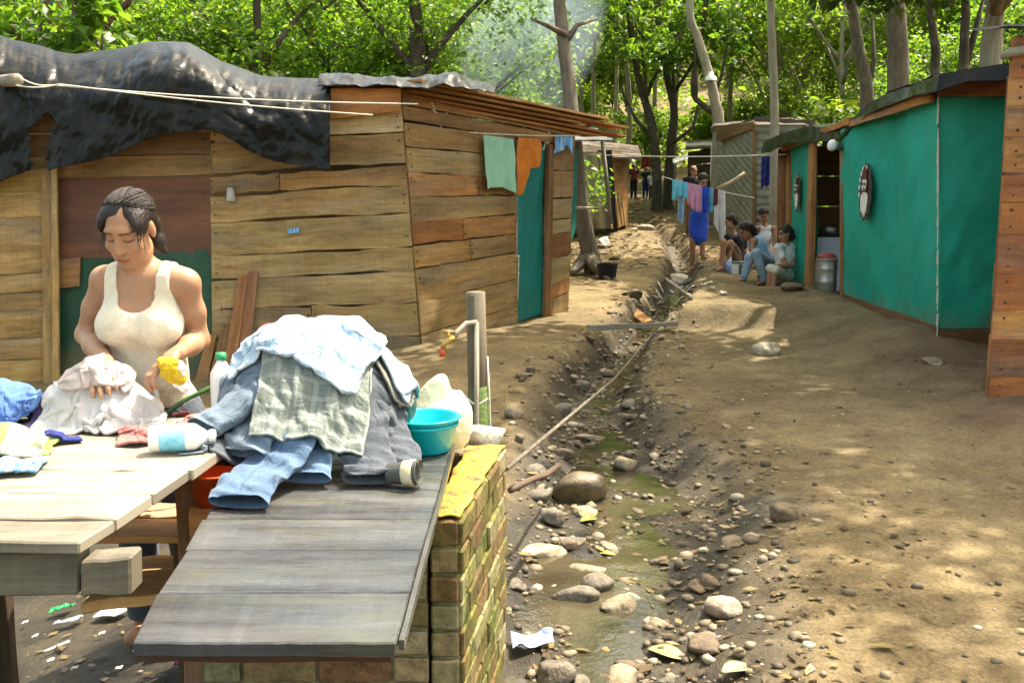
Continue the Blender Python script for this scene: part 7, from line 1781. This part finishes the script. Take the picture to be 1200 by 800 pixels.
def rock(u, v, wpx, k, c, label, cat='rock', group=None, rz=None, flatten=1.0, pos=None, width=None, sink=.25, name='rock', mat=None):
    p = G(u, v) if pos is None else Vector(pos); depth = p.y * math.cos(PITCH) - (p.z - CAMH) * math.sin(PITCH)
    r_ = (wpx / F * depth / 2) if width is None else width / 2
    key = (k, c if mat is None else mat.name)
    if key not in rock_mesh_cache:
        o = mesh_obj(name, RK[k][0], RK[k][1], mat or rockmat(c)); rock_mesh_cache[key] = o.data
    else:
        o = bpy.data.objects.new(name, rock_mesh_cache[key]); coll.objects.link(o)
    o.scale = (r_, r_, r_ * flatten); o.rotation_euler = (rt.uniform(-.15, .15), rt.uniform(-.15, .15), rt.uniform(0, 6.28) if rz is None else rz)
    zz = RK[k][0][:, 2].max() * r_ * flatten
    o.location = (p.x, p.y, p.z + zz * (1 - 2 * sink))
    return tag(o, label, cat, group)
M['wet_boulder'] = m_plain('wet_boulder', (.15, .105, .045), (.07, .05, .024), 2.6, .48, .4, 9)
rock(680, 585, 66, 5, OLV_, 'large smooth wet brown boulder in the stream bed', mat=M['wet_boulder'], rz=.2, flatten=1.0, sink=.2)
rock(634, 652, 64, 4, (.46, .35, .22), 'broad flat tan stone at the foot of the brick tank', rz=.1, sink=.2)
rock(646, 612, 34, 3, GREY_, 'dark squarish stone between the flat tan stone and the smooth boulder')
rock(848, 718, 46, 0, (.42, .31, .22), 'smooth oval pinkish stone alone at the edge of the path', rz=.3, sink=.2)
rock(712, 768, 40, 6, (.46, .19, .065), 'orange-brown broken brick lying in the puddle', 'brick piece', sink=.15, name='broken_brick')
rock(729, 548, 42, 1, TAN_, 'tan angular stone upstream of the smooth boulder', rz=.5)
rock(692, 516, 44, 4, TAN_, 'flat tan stone across the narrow part of the stream', rz=.1)
rock(690, 606, 28, 0, (.55, .46, .2), 'small yellowish stone just below the smooth boulder')
rock(627, 708, 30, 6, PALE_, 'small bright white stone beside the tank in the puddle')
rock(738, 704, 34, 2, (.40, .42, .36), 'flat greenish grey stone in the middle of the gravel')
rock(628, 556, 30, 0, GREY_, 'round grey stone beside the tank under the thin pipe')
rock(662, 487, 30, 3, GREY_, 'brown-grey stone on the bank beyond the tank'); rock(600, 488, 34, 1, (.30, .24, .17), 'blocky stone on the bank behind the tap post', rz=.4)
rock(745, 348, 21, 5, (.16, .12, .07), 'round dark clod lying in the sun on the far bank'); rock(796, 332, 28, 0, (.62, .55, .42), 'pale rounded stone at the top of the narrow stream'); rock(1092, 425, 34, 4, TAN_, 'flat pale stone on the earth below the green cloth corner')
rock(898, 414, 36, 0, (.50, .42, .28), 'pale lump of earth at the end of the sunlit ledge'); rock(930, 340, 34, 3, BRN_, 'flat brown stone at the foot of the short green panel', flatten=.5)
rock(0, 0, 0, 1, (.72, .67, .57), 'white sunlit block of broken concrete on the back of the brick tank', 'concrete block', pos=(-.105, 3.36, .63), width=.19, sink=.06, name='concrete_block', flatten=1.0, rz=.3)
# seats of the children
for (a, b, y, l) in ((867, 305, 14.15, 'flat stone the boy in black sits on'), (897, 304, 14.7, 'flat stone the boy in grey sits on'), (898, 306, 13.45, 'flat stone the leaning child sits on'), (918, 322, 13.13, 'flat stone the child in the printed shirt sits on')):
    if a == 918: y = 12.38
    if (a, b) == (898, 306): y = 13.0
    x = P(a, b, y).x; g_ = tz(x, y); hgt = max(.08, P(a, b, y).z - .10 - g_)
    zz = RK[2][0][:, 2].max() * .18
    rock(0, 0, 0, 2, BRN_, l, 'stone', pos=(x, y, g_), width=.36, sink=.1, flatten=hgt / (zz * 1.8), name='seat_stone')
# many lesser stones along the stream
names = {0: ('rounded brown stone lying in the stream gravel', 'rounded brown stones in the stream'), 1: ('angular grey stone lying in the stream gravel', 'angular grey stones in the stream'), 2: ('tan stone lying in the stream gravel', 'tan stones in the stream'), 3: ('small pale stone lying in the stream gravel', 'small pale stones in the stream')}
cols = {0: BRN_, 1: GREY_, 2: TAN_, 3: PALE_}
cnt = 0
while cnt < 140:
    y = 2.9 + 9.5 * rt.random() ** 1.7; w_ = np.interp(y, STREAM[:, 1], SW); dx = rt.gauss(.12 if y < 6 else 0, .55) * w_ * 1.25
    x = float(stream_x(y)) + dx
    if x < .06 and y < 3.6: continue
    t = rt.choices([0, 1, 2, 3], [5, 5, 3, .6])[0]; s_ = rt.choice([.05, .06, .08, .10, .13, .17, .21]) * (1 if t != 3 else .7) * (1.0 if y < 7 else .9)
    rock(0, 0, 0, rt.choice([1, 2, 3, 4, 6, 7, 6, 1]), cols[t], names[t][0], 'rock', names[t][1], pos=(x, y, tz(x, y)), width=s_, sink=rt.uniform(.18, .38), flatten=rt.uniform(.7, 1.1)); cnt += 1
cnt = 0
while cnt < 30:       # scattered stones up the lane
    y = rt.uniform(15, 27); x = float(stream_x(y)) + rt.gauss(-.3, 1.0)
    rock(0, 0, 0, rt.randrange(8), TAN_, 'pale stone scattered on the rising lane', 'rock', 'stones on the rising lane', pos=(x, y, tz(x, y)), width=rt.uniform(.12, .4), sink=.3, flatten=.7); cnt += 1
# gravel and fallen leaves: uncounted
def pebbles(n, seed):
    rg = np.random.default_rng(seed); bm = bmesh.new(); bmesh.ops.create_icosphere(bm, subdivisions=1, radius=1); V0 = np.array([v.co for v in bm.verts]); F0 = np.array([[v.index for v in f.verts] for f in bm.faces]); bm.free()
    y = 2.6 + 10 * rg.random(n) ** 1.8; w_ = np.interp(y, STREAM[:, 1], SW); x = stream_x(y) + rg.normal(.1, .7, n) * w_ * np.where(y < 6, 1.2, 1)
    m = rg.random(n) < .10; y[m] = 3 + 5 * rg.random(m.sum()); x[m] = rg.uniform(.4, 3.2, m.sum())
    ok = ~((x < .05) & (y < 3.5)); x, y = x[ok], y[ok]; n = len(x)
    z = terrain(x, y); s = .005 + .022 * rg.random(n) ** 2.2 * np.where(rg.random(n) < .12, 1.7, 1) * np.where(m[ok], .38, 1)
    sc = np.stack([s * rg.uniform(.8, 1.4, n), s * rg.uniform(.8, 1.2, n), s * rg.uniform(.4, .8, n)], -1)
    a = rg.random(n) * 6.28; ca, sa = np.cos(a), np.sin(a)
    Q = (V0[None] * (1 + rg.uniform(-.25, .25, (n, len(V0), 1)))) * sc[:, None]
    X = Q[..., 0] * ca[:, None] - Q[..., 1] * sa[:, None] + x[:, None]; Y = Q[..., 0] * sa[:, None] + Q[..., 1] * ca[:, None] + y[:, None]; Z = Q[..., 2] + (z + s * .2)[:, None]
    V = np.stack([X, Y, Z], -1).reshape(-1, 3); F_ = (F0[None] + (np.arange(n) * len(V0))[:, None, None]).reshape(-1, 3)
    return V, F_
m, nt, b_, out = newmat('gravel'); g = NT(nt); geo = g.n('ShaderNodeNewGeometry')
g.link(g.ramp(geo.outputs['Random Per Island'], [(0, (.05, .038, .022)), (.45, (.13, .098, .056)), (.85, (.23, .18, .11)), (1, (.42, .36, .25))]), b_.inputs['Base Color']); b_.inputs['Roughness'].default_value = .7; M['gravel'] = m
V, F_ = pebbles(3400, 5); tag(mesh_obj('gravel', V, F_, M['gravel'], smooth=False), 'loose gravel and grit along the stream bed and path', 'gravel', kind='stuff')
rg = np.random.default_rng(9); n = 3200
y = 2.8 + 9 * rg.random(n) ** 1.5; w_ = np.interp(y, STREAM[:, 1], SW); x = stream_x(y) + rg.normal(.25, .75, n) * w_ * np.where(y < 6, 1.3, 1)
m2 = rg.random(n) < .16; y[m2] = rg.uniform(3, 9, m2.sum()); x[m2] = rg.uniform(.3, 3.3, m2.sum())
n2 = 2600; y2 = rg.uniform(14, 28, n2); x2 = stream_x(y2) + rg.normal(-.4, 1.3, n2)
n3 = 160; y3 = rg.uniform(2.9, 4.0, n3); x3 = rg.uniform(-1.8, -.85, n3)
x = np.r_[x, x2, x3]; y = np.r_[y, y2, y3]; ok = ~((x < .05) & (y < 3.5) & (x > -.85)); x, y = x[ok], y[ok]
c_ = np.stack([x, y, terrain(x, y) + .012], -1)
v, f = leaf_cards(c_, np.where(y < 12, .014 + .06 * rg.random(len(x)) ** 2, rg.uniform(.08, .16, len(x))), droop=.0, rg=rg, spread=.85)
vz = v.reshape(-1, 4, 3); cz = c_[:, None, 2]; vz[..., 2] = cz + np.clip(vz[..., 2] - cz, -.4, .4) * .3; v = vz.reshape(-1, 3)
v[:, 2] = np.maximum(v[:, 2], terrain(v[:, 0], v[:, 1]) + .004)
tag(mesh_obj('fallen_leaves', v, f, M['litter'], smooth=False), 'dry fallen leaves strewn along the stream and lane', 'leaves', kind='stuff')
for (u, v_, s_, c_, l) in ((690, 612, .10, (.42, .44, .03), 'large yellow-green fallen leaf below the smooth boulder'), (712, 652, .075, (.52, .46, .05), 'yellow fallen leaf in the middle of the gravel'), (782, 770, .15, (.26, .25, .10), 'big curled olive leaf at the edge of the path'), (865, 788, .13, (.30, .28, .14), 'curled pale leaf on the path near the bottom of the view'), (741, 735, .06, (.30, .33, .02), 'small green leaf by the orange brick piece')):
    p = G(u, v_); rg2 = np.random.default_rng(u); N = 7; aa = rg2.uniform(-.6, .6); pts = []
    for i in range(N):
        t = i / (N - 1); w_ = .30 * s_ * math.sin(math.pi * min(1, t * .97 + .03)) ** .8
        row = []
        for j in (-1, -.5, 0, .5, 1):
            lx_ = (t - .5) * s_; ly_ = j * w_; row.append((p.x + lx_ * math.cos(aa) - ly_ * math.sin(aa), p.y + lx_ * math.sin(aa) + ly_ * math.cos(aa), p.z + .015 + .25 * abs(j) * w_ + .03 * s_ * math.sin(t * 5)))
        pts.append(row)
    tag(grid_obj('fallen_leaf', np.array(pts), m_plain('leaf_%d' % u, c_, tuple(x * .7 for x in c_), 60, .5, .2, 90), None, solid=.0015, sub=1), l, 'leaf')

# poles and sticks
tag(cord('thin_pipe', [P(594, 549, 3.30), lerp(P(594, 549, 3.30), G(764, 393), .5) - Vector((0.0, 0, .06)), G(764, 393)], .0085, M['bark'], 0, 10), 'long thin grey pipe running from the brick tank up along the stream', 'pipe')
tag(cord('branch', [P(598, 574, 3.5), P(622, 562, 3.7), P(640, 556, 3.95), P(655, 545, 4.3)], .013, M['dark_wood'], .0, 4), 'crooked dark branch under the pipe beside the tank', 'branch')
a, b = G(688, 391) + Vector((0, 0, .03)), G(795, 389) + Vector((0, 0, .05)); mb = MB(); warp_board(mb, a, b, b + Vector((0, 0, .05)), a + Vector((0, 0, .05)), Vector((0, .06, 0)), random.Random(3), .006); tag(mb.build('beam', M['stick'], None), 'squared grey beam laid across the stream', 'beam')
a = G(752, 388) + Vector((0, 0, .05)); mb = MB(); mb.color = (1, .8, .5); warp_board(mb, a, a + Vector((-.16, .5, .12)), a + Vector((-.04, .5, .14)), a + Vector((.12, 0, .02)), Vector((0, 0, .05)), random.Random(4), .006); tag(mb.build('wood_block', M['roof_wood'], None), 'short end of sawn timber beside the beam over the stream', 'timber')
for (u0, v0, u1, v1, l) in ((780, 330, 810, 352, 'pale stick pointing down the stream near the rounded stone'), (700, 320, 760, 352, 'thin stick in the sunny dirt of the far bank'), (800, 336, 840, 316, 'grey stick on the ledge below the white bag')):
    tag(cord('stick', [G(u0, v0) + Vector((0, 0, .04)), G(u1, v1) + Vector((0, 0, .03))], .022, M['stick'], .0, 5), l, 'stick')
# rubbish
M['trash_blue'] = m_plastic_sheet('blue_white_film', (.62, .68, .80), (.16, .24, .52), .25, 16, .6); M['paper'] = m_plain('grey_paper', (.46, .43, .40), (.36, .33, .30), 9, .9, .2); M['trash_green'] = m_plastic_sheet('green_film', (.02, .30, .09), (.01, .16, .05), .35, 20, .5); M['magenta'] = m_cloth('magenta_striped', (.60, .04, .30), (.45, .02, .2), 'stripe', (.85, .82, .84), pscale=(4, 1), fade=.95)
M['white_trash'] = m_plain('white_scrap', (.72, .70, .64), (.5, .48, .42), 20, .7, .1)
def scrap(name, u, v, w_, h_, mat, label, cat='litter', seed=1, crumple=.35, rot=0, z=None, lift=.02):
    p = G(u, v) if z is None else PZ(u, v, z); n = 14; U, V = np.meshgrid(np.linspace(-.5, .5, n), np.linspace(-.5, .5, n), indexing='ij')
    X = U * w_ + .1 * w_ * fbm(U * 4 + seed, V * 4, 3); Y = V * h_ + .1 * h_ * fbm(U * 4 + 5, V * 4 + seed, 3); Z = lift + crumple * min(w_, h_) * (fbm(U * 3.2 + seed * 2, V * 3.2, 4) + .3)
    c, s_ = math.cos(rot), math.sin(rot); WX = p.x + X * c - Y * s_; WY = p.y + X * s_ + Y * c
    base_z = terrain(WX, WY) if z is None else np.full(WX.shape, z)
    return tag(grid_obj(name, np.stack([WX, WY, base_z + np.maximum(Z, .006)], -1), mat, None, solid=.002, sub=1), label, cat)
scrap('plastic_wrapper', 624, 762, .15, .12, M['trash_blue'], 'shiny blue and white plastic wrapper in the puddle by the tank', seed=3, crumple=.6)
scrap('paper_sheet', 131, 724, .12, .075, M['paper'], 'grey paper sheet on the dark mud under the table edge', seed=4, crumple=.25, rot=-.2)
scrap('green_plastic', 72, 720, .09, .05, M['trash_green'], 'green plastic scrap on the mud under the table', seed=5, crumple=.7)
scrap('grey_film', 80, 735, .10, .05, M['film'], 'pale plastic film on the mud below the green scrap', seed=6, crumple=.6)
scrap('striped_bag', 214, 790, .08, .13, M['magenta'], 'magenta and white striped scrap hanging by the tank front', seed=7, crumple=.8, rot=.5, lift=.05)
scrap('plastic_film', 206, 766, .14, .08, M['film'], 'grey plastic film on the mud at the foot of the brick tank', seed=8, crumple=.8)
tag(cord('white_stick', [G(52, 770) + Vector((0, 0, .02)), G(82, 757) + Vector((0, 0, .02))], .006, M['white_trash'], .0, 4), 'short white stick on the dark mud under the table', 'stick')
for i, (u, v_) in enumerate(((42, 751), (88, 790), (30, 735), (160, 770), (120, 748), (14, 770), (140, 790), (60, 780))):
    scrap('white_scrap', u, v_, .022, .016, M['white_trash'], 'little pale scrap of rubbish on the dark mud under the table', seed=20 + i, crumple=.6)['group'] = 'pale scraps on the mud'
for i in range(12):
    u, v_ = rt.uniform(770, 850), rt.uniform(322, 356)
    scrap('white_scrap', u, v_, rt.uniform(.05, .10), .05, M['white_trash'], 'pale scrap of rubbish at the head of the narrow stream', seed=40 + i, crumple=.6)['group'] = 'pale scraps up the stream'
# by the leaning tree
c = G(712, 305); mb = MB(); c = Vector((c.x, 13.1, tz(c.x, 13.1))); c.x = P(712, 300, 13.1).x
mb.lathe(c, [(0, 0), (.11, 0), (.115, .01), (.14, .20), (.148, .205), (.146, .21), (.135, .205), (.11, .02), (0, .02)], 20); tag(mb.build('bucket', M['black_cloth'], None, smooth=True), 'black bucket on the ground at the foot of the leaning tree', 'bucket')
scrap('white_rag', 699, 290, .40, .3, M['white_cloth'], 'whitish rags dumped beside the black bucket', 'rags', seed=77, crumple=.9)
# by the children
p = P(854, 316, 13.75); p.z = tz(p.x, p.y); S = SDF(np.array(p) - .2, np.array(p) + .35, .012); pc_ = np.array(p)
S.ell(pc_ + [0, 0, .08], (.07, .09, .10), .03); S.cone(pc_ + [0, 0, .15], pc_ + [.03, 0, .22], .03, .012, .03); X, Y, Z = S.grid(); S.vol += .03 * vnoise3(X * 16, Y * 16, Z * 16); v, f = S.mesh()
tag(mesh_obj('carrier_bag', v, f, M['trash_blue']), 'pale carrier bag on the ground in front of the boy in black', 'bag')
bx = empty('cool_box', P(866, 317, 13.6), 'small white and teal box on the ground beside the carrier bag', 'box'); p = P(866, 317, 13.6); p.z = tz(p.x, p.y); mb = MB(); mb.box(p.x - .10, p.x + .09, p.y - .07, p.y + .07, p.z, p.z + .15); mb.build('box_body', M['white_plastic'], bx, bevel=.012)
mb = MB(); mb.box(p.x - .105, p.x + .095, p.y - .075, p.y + .075, p.z + .151, p.z + .18); mb.build('box_lid', M['teal_door'], bx, bevel=.01)
mb = MB(); mb.box(p.x - .02, p.x + .02, p.y - .074, p.y - .0705, p.z + .01, p.z + .14); mb.build('box_stripe', M['teal_door'], bx)

# ---------------- washing on lines
def hang(name, label, cat, a, b, drops, mat, nu=26, nv=34, fold=.03, nf=3, seed=0, group=None, solid=.005, skew=0.0, out=Vector((0, -1, 0)), gather=.0):
    a, b = Vector(a), Vector(b); S_ = np.linspace(0, 1, nu); T_ = np.linspace(0, 1, nv); dr = np.interp(S_, np.linspace(0, 1, len(drops)), drops); L = (b - a)
    pts = np.zeros((nu, nv, 3)); o_ = np.array(out)
    for i, s in enumerate(S_):
        p = np.array(a + L * s)
        for j, t in enumerate(T_):
            ss = .5 + (s - .5) * (1 - gather * t); q = np.array(a + L * ss)
            f = fold * (.25 + .75 * t) * (math.sin(s * nf * 6.28 + seed + t * .9) + .5 * math.sin(s * nf * 11 + 2 * seed - t)) + fold * 1.4 * float(fbm(s * 3 + seed, t * 3, 3))
            pts[i, j] = q + np.array((0, 0, -dr[i] * t)) + np.array(L.normalized()) * skew * t + o_ * f
    return tag(grid_obj(name, pts, mat, None, solid=solid, sub=1), label, cat, group)
M['mint'] = m_cloth('mint_cloth', (.42, .70, .50), (.34, .60, .42), trans=.25); M['cyan'] = m_cloth('light_cyan_cloth', (.24, .68, .84), (.17, .56, .72), trans=.2); M['mauve'] = m_cloth('pink_mauve_cloth', (.78, .40, .56), (.64, .3, .46), trans=.2)
hang('mint_towel', 'pale mint green towel hung on the side wall of the plank shack', 'towel', side_uv(550, 159, .16), side_uv(586, 164, .16), [.49, .47, .46, .47, .52], M['mint'], fold=.02, nf=2, seed=1, out=sout, skew=.03)
hang('orange_shirt', 'bright orange shirt hung next to the mint towel', 'shirt', side_uv(588, 162, .18), side_uv(616, 164, .18), [.55, .54, .30, .28, .26], M['orange_c'], fold=.018, nf=2, seed=2, out=sout)
hang('blue_rag', 'small blue and white rag pinned at the eave beside the doorway', 'rag', side_uv(640, 158, .12), side_uv(660, 160, .12), [.19, .15, .10, .20], M['sky_wash'], fold=.02, nf=2, seed=3, out=sout)
tag(cord('washing_line', [side_uv(535, 156, .15), side_uv(665, 160, .15)], .005, M['cord'], .01), 'short cord under the eave that carries the mint towel', 'cord')
tag(cord('washing_line', [P(690, 181, 14.4), P(922, 181, 12.6)], .008, M['cord'], .03), 'yellowish line strung high across the lane between the shacks', 'cord')
la, lb_ = P(776, 207, 15.0), P(884, 232, 14.7)
tag(cord('washing_line', [la, lb_], .008, M['cord'], .02), 'low line across the lane carrying the washing in front of the girl', 'cord')
ln = lambda u: P(u, 207 + (u - 776) / 108 * 25, 15.0 - (u - 776) / 108 * .3 - .02)
hang('cyan_towel', 'light cyan towel at the far end of the washing line by the girl', 'towel', ln(788), ln(807), [.32, .24, .22, .26], M['cyan'], fold=.02, seed=4)
hang('blue_trousers', 'narrow faded blue garment dangling under the cyan towel', 'garment', ln(796) + Vector((0, .05, -.05)), ln(803) + Vector((0, .05, -.05)), [.52, .56, .58], M['sky_top'], fold=.02, seed=5)
hang('mauve_cloth', 'pink mauve cloth on the line in front of the girl', 'cloth', ln(806), ln(823), [.30, .37, .40, .38], M['mauve'], fold=.02, seed=6)
hang('blue_towel', 'royal blue towel on the line between the pink cloth and white dress', 'towel', ln(823), ln(832), [.42, .40, .36], M['royal'], fold=.02, seed=7)
hang('cyan_cloth', 'narrow light blue cloth beside the white dress on the line', 'cloth', ln(831), ln(836), [.36, .34], M['cyan'], fold=.015, seed=8)
hang('maroon_cloth', 'small maroon cloth over the shoulder of the white dress on the line', 'cloth', ln(836) + Vector((0, -.03, 0)), ln(841) + Vector((0, -.03, 0)), [.26, .22], M['maroon'], fold=.01, seed=9)
hang('white_dress', 'long white dress hanging at the near end of the washing line', 'dress', ln(836), ln(850), [.52, .60, .70, .78, .76], M['white_cloth'], fold=.025, nf=2, seed=10, skew=.03)
hang('navy_shirt', 'navy blue shirt hung on the front of the zinc hut', 'shirt', P(893, 184, 15.8), P(907, 183, 15.8), [.52, .44, .48, .42, .40], M['navy'], fold=.03, nf=2, seed=11)
hang('red_cloth', 'bright red cloth hung far up the lane above the distant people', 'cloth', P(751, 183, 26), P(764, 182, 26), [.35, .28, .32], M['red'], fold=.05, seed=12)
scr = MB(); p = on_front(270, 222, -.06); scr.lathe(p + Vector((0, 0, -.10)), [(0, 0), (.035, 0), (.04, .01), (.03, .10), (.02, .115), (0, .115)], 12); tag(scr.build('grey_cup', M['paper'], None, smooth=True), 'small grey plastic cup stuck on the front boards near the rust-brown panel', 'cup')
scr = MB(); p = on_front(337, 268, -.05)
hang('blue_scrap', 'scrap of blue plastic caught in the front boards', 'scrap', p, p + Vector((.10, 0, .01)), [.05, .04, .05], M['sky_wash'], nu=8, nv=6, fold=.008)
# smoke drifting from a cooking fire behind the plank shack
m = bpy.data.materials.new('smoke_volume'); m.use_nodes = True; nt = m.node_tree; nt.nodes.clear(); g = NT(nt); out = g.n('ShaderNodeOutputMaterial'); vol = g.n('ShaderNodeVolumePrincipled'); g.link(vol.outputs[0], out.inputs['Volume'])
vol.inputs['Color'].default_value = (.62, .74, .95, 1); vol.inputs['Anisotropy'].default_value = .2
co = g.coord('Object'); ln_ = g.n('ShaderNodeVectorMath', operation='LENGTH'); g.link(co, ln_.inputs[0])
fall = g.ramp(ln_.outputs['Value'], [(.05, 1.0), (.45, .38), (.86, 0.0)]); nz = g.ramp(g.noise(g.mapping(co, (1.6, 1.6, 1.1)), 1.5, 4, .6, .8), [(.40, 0.0), (.66, 1.0)])
g.link(g.math('MULTIPLY', g.math('MULTIPLY', fall, nz), 3.6), vol.inputs['Density']); M['smoke'] = m
bm = bmesh.new(); bmesh.ops.create_icosphere(bm, subdivisions=3, radius=1); me = bpy.data.meshes.new('smoke'); bm.to_mesh(me); bm.free(); me.materials.append(m)
sm_o = bpy.data.objects.new('smoke', me); coll.objects.link(sm_o); c = P(612, 40, 15.6); sm_o.location = c; sm_o.scale = (1.45, .9, 2.0); sm_o.rotation_euler = (0, R(24), 0)
tag(sm_o, 'thin bluish cooking smoke drifting up behind the plank shack roof', 'smoke', kind='stuff')
